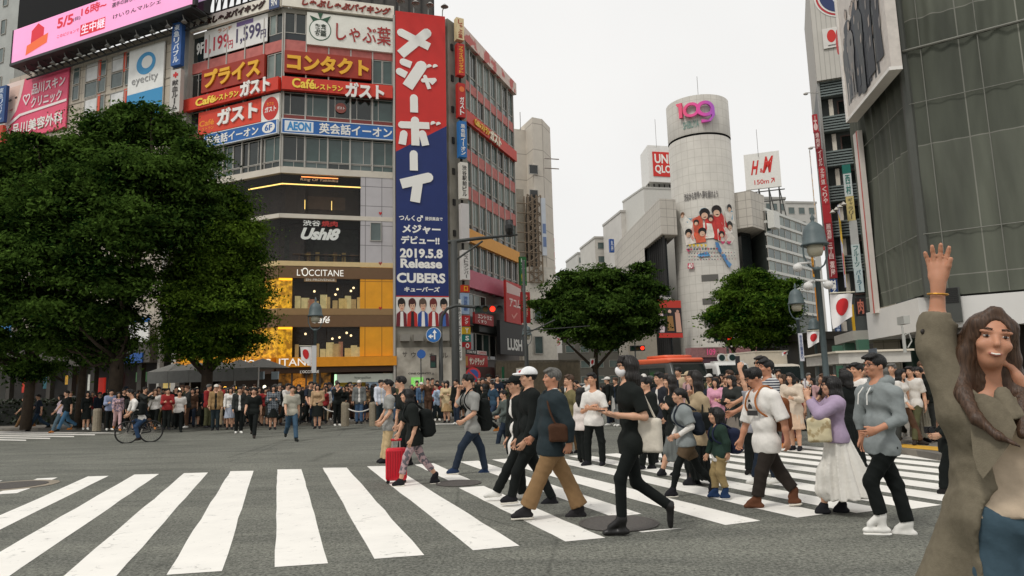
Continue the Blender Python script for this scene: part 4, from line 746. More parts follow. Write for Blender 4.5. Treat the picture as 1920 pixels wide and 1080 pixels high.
cyl_text('渋谷から世界へ夢を届けよう', 1283, 364, 1346, 371, cm((110,106,104),'greyletter'), 'faint grey line of characters above the mural on the tower', bold=.02)
# painted mural of a team in red and white jackets
mu = thing('mural', 'colourful group mural of people in red and white jackets on the tower', 'mural', CY.w(0, CY.uz(1320,500)[1])); lay = [.17]
def mdot(px, py, rx, ry, c):
    b = MB(); u, z = CY.uz(px, py); s_ = YT/FPX*.96; b.disc(CY, u, z, rx*s_, lay[0], lay[0]+.002, 16, rz=ry*s_); b.build('mural_patch', cm(c,'mural',noise=.25,scale=1.2), mu); lay[0] += .0022
def mpoly(pts, c):
    b = MB(); b.prism(CY, [CY.uz(*p) for p in pts], lay[0], lay[0]+.002); b.build('mural_patch', cm(c,'mural',noise=.25,scale=1.2), mu); lay[0] += .0022
mpoly([(1278,404),(1320,390),(1372,396),(1372,412),(1330,420),(1290,418)], (90,150,176))
for pts, c in (([(1286,430),(1300,408),(1330,402),(1356,404),(1372,430),(1360,452),(1300,452)], (196,160,150)), ([(1338,404),(1352,400),(1364,424),(1356,446),(1344,440)], (190,48,46)), ([(1296,428),(1312,424),(1318,444),(1300,448)], (216,84,54)), ([(1352,418),(1366,414),(1372,436),(1360,440)], (228,222,214))): mpoly(pts, c)
for pts, c in (([(1275,412),(1283,402),(1300,418),(1296,440),(1286,442)], (226,222,214)), ([(1299,412),(1312,404),(1318,414),(1318,438),(1302,434)], (196,84,60)), ([(1322,408),(1345,404),(1352,430),(1340,446),(1322,444)], (196,56,50)), ([(1318,418),(1334,420),(1340,446),(1322,448)], (226,220,210)), ([(1358,396),(1372,398),(1376,420),(1360,416)], (222,216,208)), ([(1344,430),(1360,426),(1376,446),(1370,458),(1346,452)], (216,208,198)), ([(1284,440),(1300,438),(1306,456),(1288,460)], (224,214,206)), ([(1304,440),(1322,440),(1324,454),(1306,456)], (206,96,64)), ([(1340,432),(1352,440),(1350,452),(1338,448)], (200,50,44))): mpoly(pts, c)
for x, y, r, hc in ((1281,404,5,(120,90,70)), (1321,402,9.5,(26,22,22)), (1343,397,10,(34,26,24)), (1366,391,6.5,(24,22,22)), (1292,438,7.5,(22,20,20)), (1317,436,7.5,(26,22,20)), (1367,424,7.5,(30,26,24)), (1332,410,5.5,(60,44,40)), (1306,418,5,(40,30,28)), (1352,440,5.5,(30,24,22))):
    mdot(x, y-r*.25, r, r, hc); mdot(x, y+r*.35, r*.62, r*.68, (216,176,150))
for i in range(5): x = 1292+i*7; mpoly([(x,458),(x+6,459),(x+3,464)], (214,180,40))
for x in (1354, 1365, 1292.5): y = 455 if x > 1300 else 469; mpoly([(x,y+4),(x+4,y-1),(x+2,y-3),(x,y-1),(x-2,y-3),(x-4,y-1)], (206,60,110))
mpoly([(1340,454),(1346,455),(1352,470),(1350,478),(1342,464)], (70,120,170)); mpoly([(1351,478),(1357,476),(1364,490),(1370,496),(1366,503),(1360,494)], (90,140,190)); mpoly([(1308,478),(1326,472),(1332,480),(1312,482)], (90,150,200))
for j, y in enumerate((468, 476, 482, 488)):
    for i in range(17 if j else 11): x = 1293+i*5+j*.5; mdot(x+.0, y-i*.12, 1.2 if j else 2, 1.1 if j else 2, ((80,84,80),(170,90,100),(90,110,120))[(i+j) % 3])
mpoly([(1292,494),(1302,494),(1302,504),(1292,504)], (196,60,90)); 
b = MB(); (a, z1), (c, z0) = CY.uz(1293,495), CY.uz(1301,503); text(b, CY, '40', a, c, z0, z1, lay[0]+.02, .03); b.build('lettering', ink(WHITE), mu)
for x0, x1, y in ((1315,1347,518),(1317,1340,562),(1320,1340,604)):
    b = MB(); (a, z1), (c, z0) = CY.uz(x0,y-2), CY.uz(x1,y+8)
    for k in range(8):
        ua, ub = a+(c-a)*k/8, a+(c-a)*(k+1)/8; b.hexa([CY.w(ua,z0,.06),CY.w(ub,z0,.06),CY.w(ub,z0,-.2),CY.w(ua,z0,-.2),CY.w(ua,z1,.06),CY.w(ub,z1,.06),CY.w(ub,z1,-.2),CY.w(ua,z1,-.2)])
    b.build('window', cm((96,94,90),'slot'), tw)
# wings
FWl = Face(1238, 400, YT-4.5, 900); FWf = Face(1238, 400, YT-4.5, 5000)
a, c = FWl.uz(1164,440)[0], FWf.uz(1268,400)[0]; wz0, wz1 = FWf.uz(1240,439)[1], FWf.uz(1238,372)[1]
TIL2 = mat('wing_tile', (190,184,174), .6, .07, .6, kind='brick', rgb2=(146,140,132), bw=1.4, bh=1.45, ms=.045)
pc = FWl.w(0,0); back = np.array([0,26,0])
o = prismz([FWl.w(a,0)[:2], pc[:2], FWf.w(c,0)[:2], (FWf.w(c,0)+back)[:2], (FWl.w(a,0)+back)[:2]], wz0, wz1, 'left_wing', TIL2, tw)
def poly_uv(o, par):
    uv = o.data.uv_layers.new(name='UVMap'); me = o.data
    for p in me.polygons:
        n = p.normal; t_ = np.array([-n[1], n[0]]) if abs(n[2]) < .9 else np.array([1,0])
        for i in p.loop_indices: v = me.vertices[me.loops[i].vertex_index].co; uv.data[i].uv = (v[0]*t_[0]+v[1]*t_[1], v[2])
poly_uv(o, tw)
pm = FWl.uz(1208,464)[0]
o = prismz([FWl.w(a*1.1,0)[:2], FWl.w(pm,0)[:2], (FWl.w(pm,0)+back)[:2], (FWl.w(a*1.1,0)+back)[:2]], 0, wz0, 'wing_base', TIL2, tw); poly_uv(o, tw)
prismz([FWl.w(pm,0,-.5)[:2], pc[:2]+np.array([1.5,3]), FWf.w(c,0,-5)[:2], (FWf.w(c,0)+back)[:2], (FWl.w(pm,0)+back)[:2]], 0, wz0, 'glazing', cm((30,34,36),'darkglass', rough=.1, noise=.2), tw)
b = MB()
for i in range(9): u = pm+.3-(pm)*i/9; b.fbox(FWl, u, u+.08, 0, wz0, -.8, -.45)
b.build('glazing_bar', DARK, tw)
FRf = Face(1409, 390, YT-3.5, -900); FRr = Face(1409, 390, YT-3.5, 2240)
a2, c2 = FRf.uz(1376,390)[0], FRr.uz(1434,390)[0]; rz0, rz1 = FRf.uz(1409,425)[1], FRf.uz(1409,356)[1]
o = prismz([FRf.w(a2,0)[:2], FRf.w(0,0)[:2], FRr.w(c2,0)[:2], (FRr.w(c2,0)+back)[:2], (FRf.w(a2,0)+back)[:2]], rz0, rz1, 'right_wing', TIL2, tw); poly_uv(o, tw)
prismz([FRf.w(a2,0,-3)[:2], FRr.w(c2,0,-3)[:2], (FRr.w(c2,0)+back)[:2], (FRf.w(a2,0)+back)[:2]], 0, rz0, 'glazing', cm((36,40,40),'darkglass2', rough=.15, noise=.2), tw)
FGr = Face(1436, 420, FRr.hit(1434,420)[1]-.3, 2240); g1 = FGr.uz(1524,440)[0]; gz1 = FGr.uz(1436,391)[1]
gbld = thing('glass_building', 'glazed commercial block with pale horizontal beams right of the cylinder tower', 'building', FGr.w(g1/2, 0))
prismz([FGr.w(0,0,-.3)[:2], FGr.w(g1,0,-.3)[:2], (FGr.w(g1,0)+back)[:2], (FGr.w(0,0)+back)[:2]], 0, gz1, 'wall', cm((96,102,98),'gbwall', noise=.3, scale=.3), gbld)
for j in range(9):
    z = gz1-j*2.2; band(FGr, 0, g1, z-.45, z-.0, 'beam', cm((206,206,200),'beam'), gbld, -.3, .15)
    for i in range(8): window(FGr, g1*i/8+.03, g1*(i+1)/8-.03, z-2.2, z-.47, gbld, off=-.1, fr=.09, gl=random.choice([GL[4],GL[2],GL[4],GL[1]])) if j < 8 else None
b = MB(); b.fbox(FGr, .3, 2.6, gz1-3.6, gz1-.6, .2, 1.4); b.build('ac_unit', cm((214,214,208),'acwhite'), gbld)
# store lower front
ent = thing('shop_entrance', 'pink and grey entrance canopy with a number emblem at the foot of the tower', 'shop front', PX(1340,690,110)); FE = Face(1340, 690, 108, 8000)
(a, z1), (c, z0) = FE.uz(1295,652), FE.uz(1420,668); b = MB(); b.fbox(FE, a, c, z0, z1, -2, 0); b.build('canopy', cm((140,96,96),'entcan', noise=.2), ent)
b = MB(); b.fbox(FE, a, c+3, 0, z0, -2, -.5); b.build('shop_window', cm((92,58,70),'entwin', noise=.5, scale=.6), ent)
b = MB(); text(b, FE, '109', FE.uz(1325,654)[0], FE.uz(1341,654)[0], z0+.3, z1-.2, .05, .03); b.build('lettering', ink((230,90,140)), ent)
sign(FE, (1316,637), (1347,650), (214,208,198), [('令和', .28,.15,.72,.5, (90,86,84), K)], 'cream board with two dark characters above the tower entrance', off=.1)
FP = Face(1250, 620, 112, 5000)
sign(FP, (1231,563), (1280,633), (30,24,28), [('Prince', .1,-.12,.6,-.02, (206,200,196), dict(shear=.3))], 'dark poster with three figures and red bands beside the tower', off=0, shapes=[('rect', (190,52,36), 0,0,1,.2), ('rect', (196,48,36), 0,.88,1,1), ('poly', (214,196,200), [(.03,.36),(.2,.32),(.3,.6),(.24,.86),(.06,.86)]), ('poly', (150,110,60), [(.4,.42),(.62,.42),(.66,.82),(.38,.82)]), ('poly', (206,160,140), [(.72,.32),(.92,.34),(.97,.86),(.74,.86)]), ('disc', (222,180,160), .14,.34,.06,.045), ('disc', (222,180,160), .5,.3,.07,.05), ('disc', (196,150,130), .83,.3,.06,.045)])
# rooftop signs
FU = Face(1216, 310, 140, 6500); FU2 = Face(1216, 310, 140, 900)
uq = thing('rooftop_sign', 'white cube rooftop sign with a red square of white letters', 'sign', FU.w(2, 30)); (a, z1), (c, z0) = FU.uz(1216,272), FU.uz(1275,343)
P = [FU.w(0,0)[:2], FU.w(7.5,0)[:2], FU.w(7.5,0,-6)[:2], FU2.w(FU2.uz(1202,320)[0],0)[:2]]; prismz(P, z0, z1, 'box', cm((226,224,220),'uqwhite'), uq)
b = MB(); rx0, rz1 = FU.uz(1223,284,.1); rx1, rz0 = rx0+4.3, FU.uz(1223,330,.1)[1]; b.fbox(FU, rx0, rx1, rz0, rz1, .02, .12); b.build('red_square', cm((206,44,36),'uqred'), uq)
b = MB(); text(b, FU, 'UNI', rx0+.4, rx1-.3, (rz0+rz1)/2+.15, rz1-.5, .14, .03); text(b, FU, 'QLO', rx0+.4, rx1-.2, rz0+.5, (rz0+rz1)/2-.2, .14, .03); b.build('lettering', ink(WHITE), uq)
b = MB()
for i in range(6): b.tube([FU.w(.5+i*1.2, z0, -1.5), FU.w(.5+i*1.2, z0-3, -1.5)], .15, 5)
b.build('support', DARK, uq)
rb = thing('office_building', 'pale windowless block standing under the white cube rooftop sign', 'building', FU.w(3, 0)); b = MB(); b.fbox(FU, -1.2, 12, 0, z0-1.4, -12, -.5); b.build('wall', cm((200,198,192),'rbwall', noise=.05), rb)
b = MB(); b.fbox(FU, -1.3, 12, z0-1.4, z0-1.0, -12.1, -.4); b.build('parapet', cm((180,178,172),'rbpar'), rb)
FH = Face(1430, 330, 128, -2600)
hm = thing('rooftop_sign', 'square white rooftop sign with red script letters and 150m arrow', 'sign', FH.w(0, 30)); (a, z1), (c, z0) = FH.uz(1394,291), FH.uz(1466,352); z0 = FH.uz(1430,353)[1]; z1 = FH.uz(1430,286)[1]
b = MB(); b.fbox(FH, a, c, z0, z1, -.5, 0); b.build('panel', cm((228,226,220),'hmwhite'), hm); w_ = c-a; h_ = z1-z0
b = MB(); text(b, FH, 'H', a+w_*.17, a+w_*.42, z0+h_*.4, z0+h_*.8, .03, .035, shear=.45); text(b, FH, '&', a+w_*.43, a+w_*.52, z0+h_*.44, z0+h_*.56, .03, .02); text(b, FH, 'M', a+w_*.5, a+w_*.83, z0+h_*.42, z0+h_*.88, .03, .035, shear=.45)
text(b, FH, '150m', a+w_*.25, a+w_*.66, z0+h_*.12, z0+h_*.25, .03, .012); text(b, FH, '↗', a+w_*.71, a+w_*.82, z0+h_*.12, z0+h_*.26, .03, .02); b.build('lettering', ink((206,44,36)), hm)
b = MB()
for u in np.linspace(a+.5, c-.5, 4): b.tube([FH.w(u, z0, -.3), FH.w(u, z0-6, -.3)], .14, 5); b.tube([FH.w(u, z0, -.3), FH.w(u+1, z0-6, -2)], .1, 5)
b.tube([FH.w(a,z0-.6,-.1), FH.w(c+.5,z0-.6,-.1)], .12, 5); b.tube([FH.w(a,z0-2.6,-.1), FH.w(c+.5,z0-2.6,-.1)], .12, 5); b.build('support', cm((70,70,68),'hmsteel'), hm)
def block(name, label, x0, x1, ytop, Y, rgb, dep=14, wins=0):
    F = Face(x0, ytop, Y, 9000); c_ = F.uz(x1, ytop)[0]; z = F.uz(x0, ytop)[1]; r = thing(name, label, 'building', F.w(c_/2, 0)); b = MB(); b.fbox(F, 0, c_, 0, z, -dep, 0); b.build('wall', cm(rgb,'blockwall',noise=.1,scale=.3), r)
    b = MB(); b.fbox(F, -.15, c_+.15, z, z+.5, -dep-.1, .15); b.build('parapet', cm([x*.9 for x in rgb],'blockpar'), r)
    for i in range(wins):
        for j in range(3): window(F, c_*(i+.2)/wins, c_*(i+.8)/wins, z-2.6-j*3.4, z-1-j*3.4, r, off=0, gl=GL[4])
    return r
block('office_building', 'low pale block far down the street left of the tower', 1083, 1115, 476, 190, (186,184,178), wins=3)
block('office_building', 'stepped pale block behind the left wing of the tower', 1115, 1165, 447, 165, (192,188,180), wins=2)
block('office_building', 'pale block with a slanted roof line behind the left wing', 1164, 1206, 398, 150, (196,192,186), wins=1)
block('office_building', 'pale roof block behind the steel legs of the square rooftop sign', 1432, 1472, 373, 150, (178,176,170), wins=3)
block('office_building', 'small pale block right of the square rooftop sign legs', 1473, 1530, 381, 160, (186,184,178), wins=3)
block('office_building', 'dark recessed street front far behind the left tree of the street', 1000, 1240, 640, 150, (92,90,84), wins=9)
FV = Face(1140, 470, 150, 5000); sign(FV, (1141,449), (1150,474), (40,80,150), [('丸井', .2,.1,.8,.9, (220,226,236), dict(vert=True))], 'small blue vertical sign on the pale block left of the tower', off=0, th=.6)
b = MB(); p = PX(1309,177,YT); b.tube([p, p+[0,0,3.4]], .05, 5); tag(b.build('roof_mast', cm((150,148,146),'mast')), 'thin lightning rod on top of the cylinder tower', 'mast')
for px, py, Y, h, lab in ((1231,272,140,6.2,'thin mast on the white cube rooftop sign'), (1422,290,128,5.5,'thin mast behind the square white rooftop sign'), (976,240,84,2.4,'short antenna on the pale office block')):
    b = MB(); p = PX(px, py+4, Y); b.tube([p, p+[0,0,h]], .05, 5); tag(b.build('roof_mast', cm((150,148,146),'mast')), lab, 'mast')
b = MB(); (a, z1), (c, z0) = FE.uz(1110,616), FE.uz(1220,680); b.fbox(FE, FE.uz(1163,616)[0], FE.uz(1216,616)[0], 0, z1, -1, 3); tag(b.build('hoarding', cm((150,142,128),'hoard', noise=.1)), 'plain grey construction hoarding behind the left street tree', 'hoarding')
# ---------------------------------------------------------------- right hand side: sign covered block, billboard, netted building
FA = Face(1531, 150, 52, -2300); a0, a1 = FA.uz(1531,150)[0], FA.uz(1606,150)[0]
az = lambda y, x=1545: FA.uz(x, y)[1]
ab = thing('office_building', 'narrow pale block with grey louvred balconies behind the vertical sign columns', 'building', FA.w(a0, 0))
RIB = mat('ribbed_cladding', (196,192,184), .6, .05, 1, kind='brick', rgb2=(168,164,156), bw=.35, bh=60, ms=.03)
b = MB(); b.fbox(FA, a0, a1+4, az(152), az(-60), -10, .25); o = b.build('upper_wall', RIB, ab); face_uv(o, FA, ab)
b = MB(); b.fbox(FA, a0, a1+4, 0, az(152), -10, -1.0); b.build('wall', cm((76,80,78),'abwall', noise=.3, scale=.4), ab)
b = MB(); b.fbox(FA, a0, a0+.18, 0, az(152), -1, 0); b.build('pier', cm((150,150,146),'pier'), ab)
for i in range(6):
    yt = 152+i*66; zt_ = az(yt)
    for j in range(6): band(FA, a0+.1, a1-.2, zt_-.12-j*.22, zt_-.0-j*.22, 'louvre', cm((112,122,120),'louvre'), ab, -.8, -.1)
    window(FA, a0+1.35, a0+2.3, zt_-3.0, zt_-1.5, ab, off=-.9, gl=GL[3], fr=.1, fm=cm((70,48,40),'brownframe')); band(FA, a0+.75, a0+1.05, zt_-3.1, zt_-1.35, 'white_pipe', CREAM, ab, -.9, -.6)
def fa_sign(tl, br, rgb, t_, tc_, lab, off=.35, th=.35, vert=True, shapes=None, tx=None, grp=None, bold=.02):
    return sign(FA, tl, br, rgb, tx if tx is not None else ([(t_, .2,.06,.8,.94, tc_, dict(vert=vert, bold=bold))] if t_ else []), lab, off=off, th=th, shapes=shapes, group=grp)
b = MB(); u, z = FA.uz(1577,-14,.3); 
lg = thing('sign', 'large round navy logo with red and white rings at the top of the pale block', 'sign', FA.w(u, z, .3))
for i, (r, c) in enumerate(((2.0,(230,228,222)),(1.88,(190,50,56)),(1.74,(230,228,222)),(1.62,(32,52,100)))): b = MB(); b.disc(FA, u, z, r, .27+i*.02, .29+i*.02, 40); b.build('emblem', ink(c), lg)
b = MB(); text(b, FA, 'G', u-.7, u+.3, z-.9, z+.3, .37, .03); b.build('lettering', ink((200,206,220)), lg)
sign(FA, (1541,56), (1574,87), (222,218,212), [('mastercard', .3,.82,.8,.92, (60,60,60))], 'white square panel with a red disc on the pale block', off=.3, shapes=[('disc', (206,44,36), .55,.42,.28,.32)])
for i, (tl, br, t_) in enumerate((((1522,218),(1535,249),'大'), ((1526,250),(1540,283),'焼肉屋'), ((1530,283),(1545,315),'イーゼル'), ((1534,316),(1550,350),'北海道'), ((1538,350),(1555,385),'くりや'), ((1541,385),(1559,420),''), ((1545,420),(1563,455),'居酒屋'), ((1549,455),(1566,489),'三丁目'), ((1552,489),(1570,522),'薬屋'))):
    c = (172,34,42) if i in (0,3,4,5) else (136,28,36)
    fa_sign(tl, br, c, t_, (226,196,190), ['bright red sign with a white disc topmost in the red column','dark red sign with tiny characters second in the red column','dark red sign third in the red column','red sign with white characters fourth in the red column','red sign with white characters fifth in the red column','blank plain red sign sixth in the red column','dark maroon sign seventh in the red column','dark maroon sign eighth in the red column','lowest maroon sign of the red column'][i], grp='red signs stacked on the pale block', shapes=[('disc', (230,200,196), .5,.72,.36,.2)] if i == 0 else None)
fa_sign((1555,525), (1571,551), (24,60,116), 'MIZ', WHITE, 'navy sign with white letters under the red sign column')
fa_sign((1517,284), (1530,410), (224,216,208), None, None, 'white vertical sign with blue and yellow characters left of the red column', off=.2, tx=[('プ', .3,.08,.8,.18, (150,60,50)), ('ハ', .25,.24,.85,.36, (40,90,160), dict(bold=.05)), ('つかゴボ', .25,.42,.85,.97, (220,160,40), dict(bold=.05, vert=True))])
for tl, br, c, t_, tc_, lab in (((1578,312),(1595,327),(20,104,92),'',WHITE,'small teal sign topmost in the pale sign column'), ((1580,328),(1599,369),(196,202,200),'西村',(30,110,100),'pale sign with teal characters under the small teal sign'), ((1585,371),(1604,415),(196,178,118),'ギャラリー',(90,80,60),'tan sign with small characters in the pale column'), ((1591,416),(1610,459),(176,176,172),'',WHITE,'blank grey sign in the pale column'), ((1595,460),(1615,504),(190,200,198),'フルーツ',(40,100,96),'pale sign with green characters near the foot of the column'), ((1600,505),(1620,548),(186,198,198),'パーラー',(40,96,110),'lowest pale sign with blue green characters in the column')):
    fa_sign(tl, br, c, t_, tc_, lab, grp='pale signs stacked beside the netted building', off=.5)
fa_sign((1573,386), (1584,540), (190,190,206), '', WHITE, 'tall lilac and yellow vertical sign between the sign columns', off=.4, shapes=[('poly', (216,176,60), [(0,.2),(1,.1),(1,.42),(0,.5)]), ('poly', (206,80,60), [(.3,.6),(.8,.58),(.8,.85),(.4,.84)]), ('rect', (220,190,60), 0,.5,.15,1)])
for i in range(4): p = FA.w(*FA.uz(1561+i*7, 397-i*5, 1.5), 1.5); b = MB(); b.tube([FA.w(FA.uz(1573,400)[0],p[2]+.2,.4), p+[0,0,.15]], .03, 5); b.lathe([(.05,.12),(.22,-.08),(.2,-.1),(.02,.08)], 10, p); tag(b.build('floodlight', cm((190,186,176),'lamplt')), 'small floodlight over the lilac and yellow vertical sign', 'floodlight', 'floodlights over the lilac sign')
fa_sign((1518,452), (1528,520), (218,150,40), 'カラ館', (40,30,24), 'orange vertical sign behind the big lamp head', off=.3); fa_sign((1527,540), (1542,602), (222,140,30), '歌広場', (50,36,24), 'large orange vertical sign left of the big lamp pole', off=.8, bold=.04)
fa_sign((1541,446), (1546,470), (196,40,40), '', WHITE, 'tiny red lit sign beside the big lamp head', off=.8); fa_sign((1564,600), (1578,632), (30,66,116), '携帯', (190,200,220), 'small navy sign below the large flag', off=1)
fa_sign((1602,560), (1624,592), (36,26,26), '肉', (190,110,90), 'dark square sign with a brown character right of the flag', off=1.2); fa_sign((1594,572), (1604,622), (206,160,30), '', WHITE, 'yellow vertical sign right of the large flag', off=1.3)
fa_sign((1568,604), (1590,640), (196,190,180), '', WHITE, 'pale grey panel under the yellow sign', off=.6)
for py, px_ in ((178,1505),(281,1510)): b = MB(); p = FA.w(a0, az(py-6), 0); e = p+np.array([-1.1,-.3,-.1]); b.tube([p, e], .035, 5); b.ell(e-[0,0,.1], (.2,.12,.1)); tag(b.build('lamp_arm', cm((190,186,180),'armlight')), ('upper' if py < 200 else 'lower')+' lamp arm poking from the left edge of the pale block', 'lamp arm')
# netted corner building
FM1 = Face(1716, 300, 26, 1190); FM2 = Face(1716, 300, 26, -900)
mN = thing('netted_building', 'corner building wrapped in dark grey mesh sheeting', 'building', FM2.w(0, 0)); mz0 = FM2.uz(1760,556)[1]; mt = 32
uLm = FM1.uz(1608,300)[0]; uRm = FM2.uz(2300,300)[0]
def netmat():
    m = mat('mesh_sheet', (88,90,84), .8, .0); t = m.node_tree; N, L = t.nodes.new, t.links.new; b = t.nodes['Principled BSDF']
    uvn = N('ShaderNodeUVMap'); bk = N('ShaderNodeTexBrick'); bk.offset = 0; bk.inputs['Scale'].default_value = 1; bk.inputs['Brick Width'].default_value = 1.85; bk.inputs['Row Height'].default_value = 5.15; bk.inputs['Mortar Size'].default_value = .022
    bk.inputs['Color1'].default_value = (*lin((90,93,83)),1); bk.inputs['Color2'].default_value = (*lin((66,70,61)),1); bk.inputs['Mortar'].default_value = (*lin((122,122,114)),1); bk.inputs['Bias'].default_value = -.1
    L(uvn.outputs[0], bk.inputs['Vector']); tcn = N('ShaderNodeTexCoord'); n = N('ShaderNodeTexNoise'); n.inputs['Scale'].default_value = .55; n.inputs['Detail'].default_value = 7; mp = N('ShaderNodeMapping'); mp.inputs['Scale'].default_value = (2,2,.35); L(tcn.outputs['Object'], mp.inputs[0]); L(mp.outputs[0], n.inputs['Vector'])
    r = N('ShaderNodeValToRGB'); r.color_ramp.elements[0].position = .32; r.color_ramp.elements[0].color = (.72,.72,.72,1); r.color_ramp.elements[1].position = .7; r.color_ramp.elements[1].color = (1.25,1.25,1.22,1); L(n.outputs[0], r.inputs[0])
    mm = N('ShaderNodeMixRGB'); mm.blend_type = 'MULTIPLY'; mm.inputs[0].default_value = 1; L(bk.outputs['Color'], mm.inputs[1]); L(r.outputs[0], mm.inputs[2]); L(mm.outputs[0], b.inputs['Base Color'])
    bp = N('ShaderNodeBump'); bp.inputs['Strength'].default_value = .5; bp.inputs['Distance'].default_value = .12; L(n.outputs[0], bp.inputs['Height']); L(bp.outputs[0], b.inputs['Normal']); return m
NET = netmat()
def sheet(F, ua, ub, za, zb, nu, nv, amp, name):
    b = MB(); V = []; per = 1.85
    for j in range(nv+1):
        for i in range(nu+1):
            u = ua+(ub-ua)*i/nu; z = za+(zb-za)*j/nv
            o_ = .12+amp*(.5+.5*math.sin(u*9+math.sin(z*.7)*2))*math.sin(math.pi*((u % per)/per))**.5*(.4+.6*math.sin(z*.5+u*.3)**2); V.append(F.w(u, z, o_))
    b.add(V, [(j*(nu+1)+i, j*(nu+1)+i+1, (j+1)*(nu+1)+i+1, (j+1)*(nu+1)+i) for j in range(nv) for i in range(nu)])
    o = b.build(name, NET, mN, True); face_uv(o, F, mN); return o
zk = FM2.uz(1690,103)[1]
sheet(FM2, 0, uRm, mz0, zk, 150, 60, .10, 'mesh_sheeting'); sheet(FM1, uLm, 0, FM1.uz(1640,582)[1], FM1.uz(1680,101)[1]-.4, 60, 60, .14, 'mesh_sheeting')
o = sheet(FM2, .05, uRm, zk+.05, mt, 150, 40, .16, 'mesh_sheeting'); 
b = MB()
for v in ((zk,),): b.tube([FM2.w(0,zk,.3), FM2.w(uRm,zk,.3)], .05, 6); b.tube([FM1.w(uLm-3,FM1.uz(1680,101)[1]-.4,.35), FM1.w(0,FM1.uz(1680,101)[1]-.4,.3)], .05, 6)
for z in (mz0+2.4, mz0+7.6): b.tube([FM2.w(0,z,.24), FM2.w(uRm,z,.24)], .018, 5); b.tube([FM1.w(uLm,z,.27), FM1.w(0,z,.24)], .018, 5)
for i in range(9): b.tube([FM2.w(.6+i*1.85,mz0,.25), FM2.w(.6+i*1.85,mt,.25)], .018, 5)
b.build('scaffold_pipe', cm((120,120,112),'pipe'), mN); b = MB(); b.tube([FM2.w(-.02,mz0,.06), FM2.w(-.02,mt,.06)], .2, 10); o = b.build('corner_wrap', cm((78,80,74),'cornerwrap'), mN)
prismz([FM1.w(uLm-4,0,-.3)[:2], FM2.w(0,0,-.3)[:2], FM2.w(uRm,0,-.3)[:2], (FM2.w(uRm,0)+FM1.d*20)[:2], (FM1.w(uLm-4,0)+FM2.d*10)[:2]], mz0-.2, mt, 'wall', cm((70,70,66),'mwall'), mN)
for F, ua, ub, ya, yb, cx_ in ((FM1, FM1.uz(1640,600)[0], .3, 585, 637, 1643), (FM2, -.0, uRm, 557, 614, 1805)):
    b = MB(); z1, z0 = F.uz(cx_,ya)[1], F.uz(cx_,yb)[1]; b.fbox(F, ua, ub, z0, z1, -.3, .35 if F is FM2 else .34); b.build('white_fascia', mat('white_fascia', (216,214,210), .5, .05, .5, bump=.05), mN)
(a, z1), (c, z0) = FM2.uz(1768,541,.5), FM2.uz(1806,603,.5); b = MB()
b.fbox(FM2, a, c, z0, z1, .3, .6)
b.build('vent_housing', cm((70,72,68),'venth'), mN); b = MB()
for i in range(8): b.fbox(FM2, a+.05, c-.05, z1-.06-i*.07, z1-.02-i*.07, .6, .63)
b.build('vent_louvre', DARK, mN)
prismz([FM1.w(uLm-2,0,-3)[:2], FM2.w(.5,0,-4)[:2], FM2.w(uRm,0,-4)[:2], (FM2.w(uRm,0)+FM1.d*20)[:2], (FM1.w(uLm-2,0)+FM2.d*10)[:2]], 0, mz0-.3, 'shop_interior', cm((52,42,30),'mint', noise=.6, scale=.7), mN)
for i in range(5): b = MB(); b.fbox(FM2, .4+i*3.2, .9+i*3.2, 0, mz0-.4, -.9, -.4); b.build('pillar', cm((90,86,80),'mpil'), mN)
TP = mat('beige_small_tile', (190,180,162), .5, .06, 2, kind='brick', rgb2=(150,142,126), bw=.6, bh=1.6, ms=.02)
FBt = Face(1611, 450, 36, -1500); (a, z1), (c, z0) = FBt.uz(1605,300), FBt.uz(1645,640); b = MB(); b.fbox(FBt, FBt.uz(1606,330)[0], FBt.uz(1619,330)[0]+.9, 0, z1+2, -2, 0); o = b.build('tile_pillar', TP); tag(o, 'beige tiled corner pillar between the pale sign column and the mesh', 'pillar')
uv = o.data.uv_layers.new(name='UVMap')
for lp in o.data.loops: p = o.data.vertices[lp.vertex_index].co; uv.data[lp.index].uv = (p[0], p[2])
# photographic billboard: dark standing figures on a pale ground
bu0_, bu1_ = FM1.uz(1573,60,.9)[0], FM1.uz(1664,60,.9)[0]; bz0_ = FM1.uz(1680,103,.9)[1]-.2
bb = thing('billboard', 'tall pale billboard with dark standing figures above the mesh sheeting', 'billboard', FM1.w((bu0_+bu1_)/2, bz0_, .9)); BW = bu1_-bu0_; BH = 14.
b = MB(); b.fbox(FM1, bu0_, bu1_, bz0_, bz0_+BH, .5, .9); b.build('panel', cm((206,198,190),'bbpanel', noise=.12), bb)
b = MB(); b.fbox(FM1, bu0_-.12, bu0_, bz0_, bz0_+BH, .5, .98); b.fbox(FM1, bu0_, bu1_, bz0_-.14, bz0_, .5, .98); b.build('frame', cm((226,222,216),'bbframe'), bb)
b = MB(); b.disc(FM1, bu0_+.25, FM1.uz(1578,68,.9)[1], .28, .9, .92, 20, rz=.62); b.build('emblem', ink((200,44,38)), bb)
lay_ = .905; sub_ = 0; rs = random.Random(3)
def bbp(name, pts, c):
    global lay_
    b = MB(); b.prism(FM1, pts, lay_, lay_+.0015); b.build(name, ink(c), bb); lay_ += .0018
